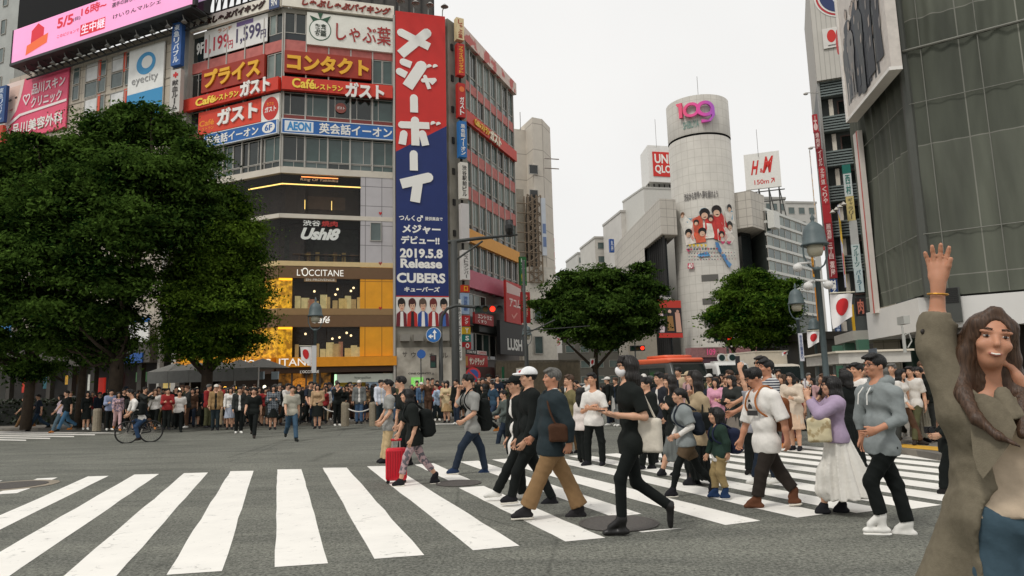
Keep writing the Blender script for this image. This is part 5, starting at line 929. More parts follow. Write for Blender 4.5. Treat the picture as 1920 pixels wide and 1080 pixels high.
for i in range(15):                          # a standing group, small and pale at the far end, large and dark at the near end
    lay_ = .905+(i % 4)*.016; t = (i+.5)/15; x = bu0_+BW*(.08+.8*t); h = 2.9+2.6*t+rs.random()*.8; zb_0 = bz0_+.2+rs.random()*.6; w_ = BW*(.085+.03*t); dk = rs.choice([(36,44,52),(46,54,62),(30,36,44),(62,66,68)]) if t > .25 else rs.choice([(120,118,116),(90,94,96),(60,66,72)])
    n_ = [(-.5,0),(-.42,.25),(-.62,.5),(-.8,.58),(-.78,.78),(-.5,.84),(-.2,.86),(.2,.86),(.52,.84),(.8,.76),(.7,.55),(.5,.48),(.44,.22),(.52,0)]+([(.08,0),(.04,.32),(-.04,.32),(-.1,0)] if i % 3 == 0 else [])
    bbp('printed_figure', [(x+w_*(a_+rs.uniform(-.08,.08)), zb_0+h*b_) for a_, b_ in n_], dk)
    for c_, dz, r, sq in ((dk if t > .4 else (70,66,64), .945, .34, 1.3), ((176,160,148), .93, .25, 1.35)): b = MB(); b.disc(FM1, x, zb_0+h*dz, w_*r, lay_, lay_+.0015, 14, rz=h*.045*sq); b.build('printed_figure', ink(c_), bb); lay_ += .0018
    for k in range(4): zz = zb_0+h*(.2+.15*k); xo = rs.uniform(-.4,.3)*w_; bbp('printed_figure', [(x+xo,zz),(x+xo+w_*.22,zz+h*.01),(x+xo+w_*.3,zz+h*.09),(x+xo+w_*.02,zz+h*.07)], rs.choice([(130,124,120),(90,92,94),(24,28,34),(160,148,138)]))
sign(FM1, None, None, (216,208,200), [], 'narrow pale vertical panel with a red edge below the billboard', uzr=(bu0_+.1, bu0_+.75, bz0_-9, bz0_-.5), off=.3, th=.2, shapes=[('rect', (196,70,56), .12,0,.3,1)])
# canopies and kiosks below on the right
FKc = Face(1640, 655, 22, 1190)
can = thing('canopy', 'long white canopy edge below the netted building behind the man in the grey hoodie', 'canopy', FKc.w(0, 0)); a = FKc.uz(1572,665)[0]; c = 9; z1, z0 = FKc.uz(1640,652)[1], FKc.uz(1640,676)[1]
b = MB(); b.fbox(FKc, a, c, z0, z1, -2.5, 0); b.build('fascia', cm((200,196,188),'canfas', noise=.1), can); b = MB(); b.fbox(FKc, a-.1, c, z1, z1+.07, -2.6, .12); b.build('trim', cm((224,214,196),'cantrim'), can)
b = MB(); b.fbox(FKc, -.2, .55, z0+.02, z1-.02, 0, .02); b.build('grey_panel', cm((96,104,112),'cangrey'), can)
for i in range(4): b = MB(); p = FKc.w(a+.4+i*(c-a-.8)/3, 0, -.3); b.tube([p, p+[0,0,z0]], .06, 8); b.build('post', cm((120,124,122),'canpost'), can)
FKd = Face(1560, 640, 40, 1300); cb2 = thing('canopy', 'grey shop canopy further back beside the big lamp pole', 'canopy', FKd.w(0,0)); a, c = FKd.uz(1530,640)[0]-6, FKd.uz(1600,640)[0]; z1, z0 = FKd.uz(1560,632)[1], FKd.uz(1560,648)[1]
b = MB(); b.fbox(FKd, a, c, z0, z1, -3, 0); b.build('fascia', cm((176,172,164),'can2'), cb2); b = MB(); b.fbox(FKd, a, c, 0, z0, -3, -2.6); b.build('back_wall', cm((52,72,62),'can2wall', noise=.5, scale=.8), cb2)
for i in range(3): b = MB(); b.fbox(FKd, a+1+i*(c-a-1.5)/2, a+1.5+i*(c-a-1.5)/2, 0, z0, -.6, -.1); b.build('pillar', cm((80,120,100),'can2pil'), cb2)
b = MB(); p = PX(1695,640,21.5); q = p+[0,0,.0]; b.tube([p+[0,0,-.35], p+[0,0,.2]], .05, 8); b.tube([p+[.05,0,.2], p+[.18,0,.25], p+[.24,0,0], p+[.1,0,-.2]], .02, 6); c_ = p+[-.1,0,.45]; b.fbox(FKc, *[FKc.uz(1686,600)[0], FKc.uz(1699,600)[0]], FKc.uz(1690,609)[1], FKc.uz(1690,594)[1], -.1, .06); b.tube([p+[0,0,.2], p+[-.02,0,.62]], .03, 6)
tag(b.build('security_camera', cm((176,176,170),'cctv')), 'grey security camera on a stub post above the white canopy', 'camera')
block('shop_block', 'dark shop interiors below the netted building at the right', 1530, 2000, 636, 46, (46,42,34), dep=6)
# ---------------------------------------------------------------- street furniture
LG = mat('lamp_green_grey', (84,96,98), .5, .12, 5, bump=.1); OPAL = cm((176,170,150), 'opal', rough=.3)
def lamp(px, ytop, d, lab, big=False, pxb=None):
    top = PX(px, ytop, d); h = top[2]; r = thing('street_lamp', lab, 'street lamp', (top[0], top[1], 0), 'bell shaped street lamps'); c = (top[0], top[1], h-1.02); 
    b = MB(); b.lathe([(.33,.16),(.335,.19),(.29,.24),(.26,.5),(.2,.66),(.1,.74),(.04,.77),(.045,.82),(.06,.86),(.03,.93),(.01,1.0)], 24, c); b.build('lamp_hood', LG, r, True)
    b = MB(); b.lathe([(.02,-.12),(.15,-.1),(.19,.0),(.2,.17),(.02,.18)], 20, c); b.build('lamp_globe', OPAL, r, True)
    b = MB()
    for s in (-1, 1): b.tube([(c[0]+s*.3,c[1],c[2]+.17), (c[0]+s*.3,c[1],c[2]-.1), (c[0]+s*.2,c[1],c[2]-.33), (c[0]+s*.05,c[1],c[2]-.45)], .022, 6)
    b.build('lamp_bracket', LG, r); b = MB(); b.lathe([(.11,0),(.11,.9),(.075,1.0),(.065,h-1.5),(.09,h-1.5),(.09,h-1.42),(.05,h-1.4)], 12, (top[0],top[1],0)); b.build('pole', LG, r, True); return r, h
lamp(1522, 398, 17, 'large bell shaped street lamp with cameras beside the pale sign column')
lamp(1490, 530, 27, 'second bell shaped street lamp left of the large one'); lamp(1524, 588, 37, 'small far bell shaped lamp under the orange sign'); lamp(592, 556, 29.5, 'bell shaped street lamp standing before the golden soap shop'); lamp(987, 603, 43, 'bell shaped lamp beside the black soap shop sign'); lamp(1118, 632, 60, 'tiny far bell shaped lamp under the left street tree'); lamp(1452, 618, 52, 'far bell shaped lamp under the right street tree')
lp = PX(1540, 520, 17)
for dx, dz, lab in ((-.42,.05,'white dome camera left of the large lamp pole'), (-.2,-.42,'round white camera low on the left of the large lamp pole'), (.3,-.4,'round white camera right of the large lamp pole')):
    b = MB(); p = PX(1524, 505, 16.85)+[dx+.05,0,dz]; b.ell(p, (.12,.12,.11)); b.tube([p+[0,0,.1], p+[-dx*.9,.1,.14]], .03, 6); tag(b.build('security_camera', cm((206,204,200),'camwhite'), smooth=True), lab, 'camera')
def flag(px0, py0, px1, py1, d, lab, tilt=.25, red=(190,36,40)):
    a, e = PX(px0, py0, d), PX(px1, py1, d); r = thing('national_flag', lab, 'flag', (a[0],a[1],min(a[2],e[2])), 'red and white flags along the street'); w_ = e[0]-a[0]; h = a[2]-e[2]; n, mrow = 14, 10; V = []
    base = np.array([a[0],a[1],e[2]])
    for j in range(mrow+1):
        for i in range(n+1):
            t, s_ = i/n, j/mrow; V.append((a[0]+w_*(t+(1-t)*.0)-tilt*w_*s_*t*.6, a[1]+.06*math.sin(t*7+s_*3)*abs(w_)*1.2, a[2]-h*s_*(1-.35*t)+(.1*h)*t*0))
    P = lambda t, s_: np.array((a[0]+w_*t-tilt*w_*s_*t*.6, a[1]+.06*math.sin(t*7+s_*3)*abs(w_)*1.2, a[2]-h*s_*(1-.35*t)))
    b = MB(); b.add(V, [(j*(n+1)+i, j*(n+1)+i+1, (j+1)*(n+1)+i+1, (j+1)*(n+1)+i) for j in range(mrow) for i in range(n)]); b.build('cloth', cm((226,222,220),'flagwhite', rough=.8), r, True)
    b = MB(); V = []
    for q in range(5):
        for k in range(20): V.append(P(.52+.3*q/4*math.cos(k*math.pi/10), .45+.3*q/4*math.sin(k*math.pi/10))+np.array([0,-.012,0]))
    b.add(V, [(q*20+k, q*20+(k+1)%20, (q+1)*20+(k+1)%20, (q+1)*20+k) for q in range(4) for k in range(20)]+[tuple(range(20))]); b.build('red_disc', cm(red,'flagred', rough=.8), r)
    b = MB(); b.tube([P(1.25 if abs(w_) > .1 else 1,-.05), P(-.05,0)] if False else [P(0,0)+[0,0,.03], P(1.1,0)+[0,0,.05]], .018, 6); b.build('flagpole', cm((206,200,180),'fpole'), r)
flag(1556, 552, 1606, 616, 16.8, 'large red and white national flag hanging from the big lamp pole'); flag(1513, 622, 1540, 652, 26, 'second national flag on the lamp pole left of the large flag'); flag(1466, 659, 1478, 667, 40, 'small flag on a white vehicle in the street')
flag(584, 650, 562, 688, 29.3, 'national flag hanging from the lamp post before the soap shop', .2); flag(968, 692, 986, 708, 40, 'flag beside the thin traffic pole near the soap shop'); flag(1106, 673, 1116, 689, 55, 'small flag on a white post under the left street tree')
FN = lambda px, d: Face(px, 660, d, 100000, d=(1,0,0))
F_ = FN(1502, 25.8); sign(F_, (1496,625), (1508,677), (206,206,212), [('渋谷公園通り', .2,.06,.8,.92, (80,96,140), dict(vert=True, bold=.03))], 'white hanging street banner with blue characters on the second lamp pole', off=0, th=.03)
F_ = FN(590, 29.2); sign(F_, (585,648), (593,699), (190,190,190), [], 'narrow grey banner on the lamp post before the soap shop', off=0, th=.03)
POLE = cm((58,60,58), 'pole_dark', rough=.6)
def pole(px, py0, d, r, lab, extra=None, name='utility_pole', cat='pole'):
    p = PX(px, py0, d); b = MB(); b.lathe([(r*1.15,0),(r,1.5),(r*.85,p[2])], 12, (p[0],p[1],0)); rt = thing(name, lab, cat, (p[0],p[1],0)); b.build('pole', POLE, rt, True); return rt, p
def lamps3(r, px, py, d, n=3, lit=2, w=.36, ang=0.):
    p = PX(px, py, d); b = MB(); F = Face(px, py, d, 0, d=(math.cos(ang), math.sin(ang), 0)); L = w*n
    b.fbox(F, -L/2, L/2, p[2]-w*.55, p[2]+w*.55, -.12, .08); hs = b.build('signal_head', cm((44,48,46),'sighead'), r)
    for i in range(n):
        u = -L/2+w*(i+.5); b = MB(); b.disc(F, u, p[2], w*.38, .08, .1, 16); c = [(20,70,50),(90,70,20),(110,24,20),(40,44,42)][min(i, 3)]
        b.build('signal_lens', cm((255,50,30),'red_light',emit=2.2,noise=0) if i == lit else cm(c,'lens'), r)
        b = MB(); ts = np.linspace(.15, math.pi-.15, 9)
        for k in range(8): b.hexa([F.w(u+w*.42*math.cos(ts[k+j]), p[2]+w*.42*math.sin(ts[k+j])+e, o_) for e in (0,.015) for j, o_ in ((0,.08),(0,.3),(1,.3),(1,.08))])
        b.build('visor', cm((40,44,42),'visor'), r)
r, p = pole(851, 452, 33, .2, 'thick dark pole with a long signal arm before the red and blue banner')
b = MB(); b.tube([p+[-.3,0,-.05], p+[1.2,0,.1], PX(970,440,33.5)], [.09,.09,.05], 8); b.tube([p+[0,0,-1.0], PX(905,452,33)], .05, 8); b.build('arm', POLE, r)
b = MB(); q = PX(955,428,33.4); b.ell(q, (.22,.5,.42)); b.tube([q+[0,0,-.4], q+[0,0,.4]], .2, 10); b.build('signal_head', cm((34,36,36),'sighead2'), r)
r, p = pole(826, 612, 31, .1, 'slim pole with a curved arm carrying traffic lights and a blue arrow sign', name='traffic_signal', cat='traffic light')
b = MB(); b.tube([PX(826,612,31), PX(829,592,31), PX(838,579,31), PX(855,573,31), PX(893,576,31)], .07, 8); b.build('arm', POLE, r); lamps3(r, 917, 580, 30.8, 4, 2, .32)
b = MB(); F = FN(813, 30.8); (u, z) = F.uz(813,628); b.disc(F, u, z, .32, 0, .03, 28); b.build('sign_plate', cm((40,104,170),'roadblue'), r); b = MB(); b.disc(F, u, z, .34, -.02, -.0, 28); b.build('sign_rim', ink(WHITE), r)
b = MB(); b.prism(F, [(u+.02,z-.2),(u+.08,z-.2),(u+.08,z+.08),(u+.15,z+.08),(u+.05,z+.24),(u-.05,z+.08),(u+.02,z+.08)], .035, .04); b.prism(F, [(u-.01,z-.1),(u-.01,z-.03),(u-.1,z-.03),(u-.1,z+.04),(u-.24,z-.065),(u-.1,z-.17),(u-.1,z-.1)], .035, .04); b.build('arrow', ink(WHITE), r)
p = PX(812,678,31); b = MB(); b.fbox(F, *[F.uz(807,670)[0], F.uz(818,670)[0]], F.uz(812,690)[1], F.uz(812,666)[1], -.1, .1); b.build('pedestrian_signal', cm((30,34,32),'pedsig'), r)
for py, c in ((672,(60,24,22)),(684,(24,60,50))): b = MB(); u0_p, z_ = F.uz(812.5,py); b.fbox(F, u0_p-.1, u0_p+.1, z_-.1, z_+.1, .1, .12); b.build('signal_lens', cm(c,'lens'), r)
r, p = pole(888, 690, 33, .035, 'round no parking sign on a thin post near the glasses man', name='road_sign', cat='road sign'); b = MB(); F = FN(887, 32.9); (u, z) = F.uz(887,703); b.disc(F, u, z, .36, 0, .03, 24); b.build('sign_rim', ink((170,40,44)), r); b = MB(); b.disc(F, u, z, .26, .03, .036, 24); b.build('sign_plate', ink((44,70,130)), r); b = MB(); b.prism(F, [(u-.22,z+.16),(u-.16,z+.22),(u+.22,z-.16),(u+.16,z-.22)], .04, .045); b.build('sign_bar', ink((170,40,44)), r)
r, p = pole(789, 655, 31.5, .03, 'small blue round sign on the bracket by the stained wall', name='road_sign', cat='road sign'); b = MB(); F = FN(789, 31.4); (u, z) = F.uz(790,664); b.disc(F, u, z, .2, 0, .03, 20); b.build('sign_plate', cm((40,90,160),'roadblue'), r)
r, p = pole(981, 488, 40, .1, 'thin traffic pole with wires beside the green vertical sign'); b = MB(); b.tube([PX(981,620,40), PX(1040,616,42), PX(1105,611,46)], .03, 6); b.tube([PX(981,628,40), PX(1040,600,44)], .04, 6); b.build('arm', POLE, r)
r, p = pole(1190, 640, 70, .08, 'far traffic light glowing red left of the orange bus', name='traffic_signal', cat='traffic light'); lamps3(r, 1195, 653, 70, 3, 2, .5)
r, p = pole(1362, 625, 62, .12, 'far traffic light glowing red before the tower entrance', name='traffic_signal', cat='traffic light'); lamps3(r, 1356, 634, 62, 3, 2, .55)
for px, lab in ((647,'left of two stone bollards joined by a chain near the blue suitcase'), (700,'right of two stone bollards behind the man in the grey polo'), (181,'stone bollard by the crowd left of the cyclist')):
    g = G(px, 799 if px > 300 else 808, .12); b = MB(); b.lathe([(.16,0),(.16,.82),(.14,.88),(.02,.9)], 12, g); tag(b.build('bollard', cm((136,126,108),'granite', noise=.2, scale=12), smooth=False), lab, 'bollard', 'stone bollards on the kerb')
g0, g1_ = G(605,797,.12), G(745,796,.12); gA, gB = G(647,799,.12), G(700,799,.12); b = MB()
for a, c in ((g0,gA),(gA,gB),(gB,g1_)): b.tube([a+(c-a)*t+np.array([0,0,.72-.18*4*t*(1-t)]) for t in np.linspace(0,1,9)], .025, 6)
tag(b.build('chain', cm((200,196,190),'chain')), 'pale sagging chain strung between the stone bollards', 'chain')
g = G(20,800,.12); b = MB()
def leafbox(lo, hi, n, s, b):
    c = rng.uniform(lo, hi, (n,3)); d = rng.normal(size=(n,3)); d /= np.linalg.norm(d,axis=1)[:,None]; e = np.cross(d, rng.normal(size=(n,3))); e /= np.linalg.norm(e,axis=1)[:,None]
    V = np.stack([c-d*s, c-e*s*.6, c+d*s, c+e*s*.6], 1).reshape(-1,3); b.add(V, [(4*i,4*i+1,4*i+2,4*i+3) for i in range(n)])
LEAF = lambda rgb, n: mat(n, rgb, .55, .45, 1.1, spec=.3)
hx0, hx1 = G(-150,803)[0], G(232,803)[0]; hy = G(60,803)[1]
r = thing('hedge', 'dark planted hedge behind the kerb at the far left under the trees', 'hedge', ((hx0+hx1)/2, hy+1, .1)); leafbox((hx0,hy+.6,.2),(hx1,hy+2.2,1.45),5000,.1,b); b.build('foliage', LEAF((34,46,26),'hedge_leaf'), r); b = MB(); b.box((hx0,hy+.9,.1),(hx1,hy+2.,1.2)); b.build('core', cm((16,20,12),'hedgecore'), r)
r = thing('awning', 'long grey market awning behind the right big tree', 'awning', G(380,798,.1)); F = Face(380, 700, 36, -2095); ua, ub = F.uz(276,700)[0], F.uz(482,700)[0]; zt_, zb_ = F.uz(380,693)[1], F.uz(380,716)[1]
b = MB(); n = 5
for i in range(n):
    x0, x1 = ua+(ub-ua)*i/n, ua+(ub-ua)*(i+1)/n; xm = (x0+x1)/2
    b.add([F.w(x0,zt_,0),F.w(x1,zt_,0),F.w(x1,zt_,-2.4),F.w(x0,zt_,-2.4),F.w(xm,zt_+.5,-1.2)], [(0,1,4),(1,2,4),(2,3,4),(3,0,4)])
    b.fbox(F, x0+.01, x1-.01, zb_, zt_, -.03, 0)
b.build('cloth', cm((110,110,106),'awncloth', noise=.15), r); b = MB()
for i in range(n+1): p = F.w(ua+(ub-ua)*i/n, 0, -.1); b.tube([p+[0,0,.1], p+[0,0,zt_]], .04, 6)
b.build('post', ALU, r)
for i in range(10): 
    u = ua+.8+i*(ub-ua-1.6)/9; p = F.w(u, zb_-.35, -1.4); b = MB(); b.ell(p, (.09,.09,.1)); b.build('bulb', cm(random.choice([(255,206,90),(255,190,70),(250,240,210)]),'bulb',emit=2,noise=0), r)
b = MB(); F = Face(498, 700, 35, -2095); 
for x in (484, 512): (a, z1), (c, z0) = F.uz(x,697), F.uz(x+12,711); b.fbox(F, a, c, z0, z1, 0, .1)
tag(b.build('signboard', cm((176,186,190),'sboard', noise=.3)), 'pair of small pale boards hanging under the golden fascia', 'signboard') if False else None
for x, lab in ((484,'left'),(511,'right')): sign(F, (x,697), (x+12,711), (150,162,168), [], lab+' one of two small pale boards hanging under the golden fascia', off=0)
# centre street clutter
FC2 = Face(1040, 690, 60, 4500); fn = thing('fence', 'grey slatted fence across the side street behind the white cap', 'fence', FC2.w(0,0)); a, c = FC2.uz(930,690)[0], FC2.uz(1085,690)[0]; zt_ = FC2.uz(1040,677)[1]; b = MB()
for i in range(60): u = a+(c-a)*i/59; b.fbox(FC2, u, u+(c-a)/59*.7, .2, zt_, 0, .05)
b.build('slats', cm((128,118,100),'slats', noise=.2), fn); b = MB(); b.fbox(FC2, a, c, zt_, zt_+.1, -.05, .1); b.fbox(FC2, a, c, .1, zt_-.1, -.3, -.2); b.build('rail', cm((108,102,90),'rail'), fn)
FC3 = Face(900, 720, 38, 5600); wf = thing('hoarding', 'white low site hoarding behind the glasses man', 'hoarding', FC3.w(0,0)); a, c = FC3.uz(872,730)[0], FC3.uz(968,730)[0]; b = MB(); b.fbox(FC3, a, c, .12, FC3.uz(900,722)[1], -.1, 0); b.build('panel', cm((206,204,200),'hoardw'), wf)
b = MB(); zt_ = FC3.uz(900,712)[1]; zb_ = FC3.uz(900,722)[1]; [b.tube([FC3.w(a+(c-a)*i/14,zb_,-.05), FC3.w(a+(c-a)*i/14,zt_,-.05)], .025, 5) for i in range(15)]; b.tube([FC3.w(a,zt_,-.05),FC3.w(c,zt_,-.05)], .03, 5); b.build('railing', cm((150,150,146),'railw'), wf)
# ---------------------------------------------------------------- vehicles in the street
TYRE = cm((24,24,24),'tyre'); VG = glass('vehicle_glass', (30,38,38), 0)
def loft(b, secs, mi=0):                     # sections: list of rings of equal length
    n = len(secs[0]); V = [p for s_ in secs for p in s_]; b.add(V, [(i*n+k, i*n+(k+1)%n, (i+1)*n+(k+1)%n, (i+1)*n+k) for i in range(len(secs)-1) for k in range(n)]+[tuple(range(n))[::-1], tuple(range((len(secs)-1)*n, len(secs)*n))], mi)
def rrect(w, z0, z1, r, y, x=0, n=4):
    P = []
    for cx_, cz, a in ((w-r,z0+r*.4,-90),(w-r,z1-r,0),(-w+r,z1-r,90),(-w+r,z0+r*.4,180)):
        rr = r if a in (0,90) else r*.4
        for k in range(n): t = math.radians(a+90*k/(n-1)); P.append((cx_*1.0+rr*math.cos(t)+x, y, cz+rr*math.sin(t)))
    return P
def vehicle(px, py, d, L, Wd, H, ang, name, label, cat, bodyc, roofc=None, hood=0, kind='bus'):
    p = PX(px, py, d); r = thing(name, label, cat, (0,0,0)); w = Wd/2
    b = MB(); hr = H*.93 if roofc else H
    secs = [rrect(w*.93,.35,hr*.55,.12,-L/2), rrect(w,.35,hr*.58,.15,-L/2+.12), rrect(w*.98,.35,hr*.97,.22,-L/2+.5), rrect(w,.35,hr,.25,-L/2+1.), rrect(w,.35,hr,.25,L/2-.3), rrect(w*.95,.4,hr*.96,.25,L/2)]
    loft(b, secs); b.build('body', cm(bodyc,'carpaint',rough=.25,noise=.05), r, True)
    if roofc: b = MB(); loft(b, [rrect(w*.9,hr-.05,hr+.1,.08,-L/2+.45), rrect(w*1.03,hr-.12,hr+.18,.12,-L/2+.7), rrect(w*1.03,hr-.12,hr+.2,.12,L/2-.3), rrect(w*.95,hr-.1,hr+.12,.1,L/2)]); loft(b, [rrect(w*.7,hr+.15,hr+.34,.1,-L/2+1.2), rrect(w*.75,hr+.15,hr+.38,.12,-L/2+1.5), rrect(w*.75,hr+.15,hr+.38,.12,L/2-1.5)]); b.build('roof', cm(roofc,'carroof',rough=.4,noise=.06), r, True)
    b = MB(); b.add([(-w*.86,-L/2-.0,hr*.56),(w*.86,-L/2-.0,hr*.56),(w*.84,-L/2+.46,hr*.92),(-w*.84,-L/2+.46,hr*.92)], [(0,1,2,3)]); q = MB(); q.v = [v+np.array([0,-.03,.01]) for v in b.v]; q.f = b.f; q.m = b.m; q.n = b.n; q.build('windscreen', VG, r)
    for s in (-1, 1):
        n = max(2, int(L/1.6))
        for i in range(n): y0 = -L/2+1.0+(L-1.5)*i/n; y1 = y0+(L-1.5)/n-.1; b = MB(); b.box((s*w*1.0-.012, y0, hr*.55),(s*w*1.0+.012, y1, hr*.86)); b.build('side_window', VG, r)
        b = MB(); b.box((s*w*.72-.14,-L/2-.04,.62),(s*w*.72+.14,-L/2+.1,.82)); b.build('headlight', cm((226,222,206),'headlight'), r)
        b = MB(); b.tube([(s*w*.98,-L/2+.4,hr*.6),(s*(w+.22),-L/2+.25,hr*.62)], .025, 5); b.box((s*(w+.2)-.08,-L/2+.18,hr*.52),(s*(w+.2)+.08,-L/2+.26,hr*.72)); b.build('mirror', cm((40,40,40),'mirror'), r)
        for y in (-L/2+.9, L/2-1.0):
            b = MB(); b.tube([(s*(w-.24),y,.38),(s*(w+.01),y,.38)], .38, 18); wl = b.build('wheel', TYRE, r); b = MB(); b.tube([(s*(w-.0),y,.38),(s*(w+.03),y,.38)], .2, 14); o = b.build('hub', ALU, r); o.parent = wl
    b = MB(); b.box((-w*.95,-L/2-.08,.32),(w*.95,-L/2+.05,.55)); b.build('bumper', cm((60,60,60),'bumper'), r)
    b = MB(); b.box((-.25,-L/2-.1,.42),(.25,-L/2-.08,.54)); b.build('number_plate', ink((220,220,210)), r)
    r.location = (p[0], p[1], 0); r.rotation_euler = (0,0,ang); return r
v1 = vehicle(1254, 700, 42, 4.8, 2.5, 2.85, .38, 'community_bus', 'small bus with a bright orange roof behind the walking women', 'bus', (70,72,70), (232,108,72))
v2 = vehicle(1345, 700, 44, 5.5, 2.1, 2.55, .12, 'delivery_truck', 'white truck with two round dark lamps on its cab roof', 'truck', (214,214,210))
b = MB(); 
for s in (-.33, .33): b.tube([(s,-1.6,2.83),(s,-1.5,2.83)], .27, 18)
b.box((-.95,-1.8,2.5),(.95,-1.3,2.62)); b.build('roof_rack', cm((220,220,216),'rack'), v2); b = MB()
for s in (-.33, .33): b.tube([(s,-1.64,2.83),(s,-1.6,2.83)], .19, 18)
b.build('roof_lamp', cm((40,60,58),'rooflamp',rough=.2), v2)
v3 = vehicle(1432, 700, 46, 6, 2.2, 2.4, .2, 'box_truck', 'white box truck behind the man with sunglasses', 'truck', (216,208,194)); b = MB(); b.box((-1.15,-1.0,.9),(1.15,3.0,3.25)); b.box((-1.18,-1.03,3.2),(1.18,3.03,3.28)); b.build('cargo_box', cm((218,208,190),'cargo',noise=.08), v3)
vehicle(1090, 715, 62, 4.4, 1.75, 1.5, .1, 'parked_car', 'pale car glimpsed under the left street tree', 'car', (190,190,186)); 
# ---------------------------------------------------------------- trees
BARK = mat('bark', (62,52,42), .9, .3, 5, bump=.7, bscale=22)
def leafmat(name, dark, light):
    m = mat(name, dark, .85, 0, spec=.0); t = m.node_tree; N, L = t.nodes.new, t.links.new; b = t.nodes['Principled BSDF']
    oi = N('ShaderNodeTexCoord'); n = N('ShaderNodeTexNoise'); n.inputs['Scale'].default_value = .75; n.inputs['Detail'].default_value = 3; L(oi.outputs['Object'], n.inputs['Vector'])
    g_ = N('ShaderNodeNewGeometry'); ad = N('ShaderNodeMath'); ad.operation = 'MULTIPLY_ADD'; ad.inputs[1].default_value = .3; L(g_.outputs['Random Per Island'], ad.inputs[0]); L(n.outputs[0], ad.inputs[2]); 
    r = N('ShaderNodeValToRGB'); r.color_ramp.elements[0].position = .46; r.color_ramp.elements[1].position = .86; r.color_ramp.elements[0].color = (*lin(dark),1); r.color_ramp.elements[1].color = (*lin(light),1); L(ad.outputs[0], r.inputs[0]); L(r.outputs[0], b.inputs['Base Color']); tl = N('ShaderNodeBsdfTranslucent'); L(r.outputs[0], tl.inputs[0]); mx_ = N('ShaderNodeMixShader'); mx_.inputs[0].default_value = .38; L(b.outputs[0], mx_.inputs[1]); L(tl.outputs[0], mx_.inputs[2]); L(mx_.outputs[0], t.nodes['Material Output'].inputs[0])
    return m
def tree(label, base, trunks, blobs, nleaf, ls, lm, seed, droop=.15):
    """trunks: lists of points; blobs: (centre, radii); leaf clusters spread over each blob's outer volume"""
    R = np.random.default_rng(seed); r = thing('street_tree', label, 'tree', base, None); b = MB()
    for pts, r0, r1 in trunks: n = len(pts); b.tube(pts, [r0+(r1-r0)*i/(n-1) for i in range(n)], 10)
    tips = []
    for c, rad in blobs:                     # limbs reaching into every clump
        s = min((p for pts, *_ in trunks for p in pts[1:]), key=lambda p: np.linalg.norm(np.array(p)-c)+max(0, p[2]-c[2])*2); s = np.array(s, float); mid = (s+c)/2+R.normal(size=3)*.25+[0,0,-.15]; b.tube([s, mid, c], [.11,.07,.025], 6)
    b.build('trunk', BARK, r, True)
    vol = np.array([np.prod(rd)**(2/3) for c, rd in blobs]); vol /= vol.sum(); C = []; D = []
    for (c, rd), q in zip(blobs, vol):
        nc = max(4, int(nleaf*q/26)); d = R.normal(size=(nc,3)); d /= np.linalg.norm(d,axis=1)[:,None]; rr = R.uniform(.12, 1.1, nc)**.5; bump = 1+.22*np.sin(d[:,0]*5+c[0]*3)*np.sin(d[:,2]*6+c[2])
        cc = np.array(c)+d*(rr*bump)[:,None]*np.array(rd); k = 26; sp = np.array([.34,.34,.085])*(.45+R.random((nc,1,1))*.9)
        P = cc[:,None,:]+R.normal(size=(nc,k,3))*sp; P[:,:,2] -= droop*2.2*((P[:,:,0]-cc[:,None,0])**2+(P[:,:,1]-cc[:,None,1])**2); C.append(P.reshape(-1,3)); D.append(np.repeat(d, k, 0))
    nb = sum(map(len, C))
    for (c, rd), q in zip(blobs, vol):        # larger shaded leaves deep inside close the crown
        m_ = int(nleaf*.2*q); d = R.normal(size=(m_,3)); d /= np.linalg.norm(d,axis=1)[:,None]; C.append(np.array(c)+d*(R.random(m_)**.4*.78)[:,None]*np.array(rd)); D.append(d)
    C = np.vstack(C); D = np.vstack(D); n = len(C); up = D*.7+R.normal(size=(n,3))*.6+[0,0,.7]; up /= np.linalg.norm(up,axis=1)[:,None]
    t = R.normal(size=(n,3)); t -= up*(t*up).sum(1)[:,None]; t /= np.linalg.norm(t,axis=1)[:,None]; s = np.cross(up, t); sz = ls*R.uniform(.6,1.25,n)[:,None]; sz[nb:] *= 2.1
    V = np.stack([C-t*sz, C-s*sz*.45+t*sz*.1, C+t*sz-up*sz*.2, C+s*sz*.45+t*sz*.1], 1).reshape(-1,3); base_ = np.array(r.location)
    me = bpy.data.meshes.new('crown'); me.vertices.add(4*n); me.vertices.foreach_set('co', (V-base_).ravel()); me.loops.add(4*n); me.loops.foreach_set('vertex_index', np.arange(4*n)); me.polygons.add(n); me.polygons.foreach_set('loop_start', np.arange(0,4*n,4)); me.polygons.foreach_set('loop_total', np.full(n,4)); me.update(); me.validate(); me.materials.append(lm)
    o = bpy.data.objects.new('crown', me); COL.objects.link(o); o.parent = r; return r
LM1 = leafmat('zelkova_leaf', (14,36,14), (92,120,52)); LM2 = leafmat('camphor_leaf', (20,46,14), (104,130,46)); LM3 = leafmat('street_leaf', (24,54,18), (108,138,50))
def blobs_px(lst, d, dep=.8): # (px, py, rx px, ry px, depth shift)
    out = []
    for px, py, rx, ry, dz in lst: p = PX(px, py, d+dz); s = (d+dz)/FPX; out.append((p, (rx*s, max(rx,ry)*s*dep, ry*s)))
    rr = np.random.default_rng(int(d*10)+len(lst))
    for p, rd in list(out):                  # smaller sprays breaking the outline
        for _ in range(4):
            t = rr.normal(size=3); t /= np.linalg.norm(t); t[2] = t[2]*.8+.1; out.append((p+t*np.array(rd)*rr.uniform(.85,1.12 if d < 40 else 1.26), tuple(np.array(rd)*rr.uniform(.22,.42)*np.array([1.1,1.1,.7]))))
    return out
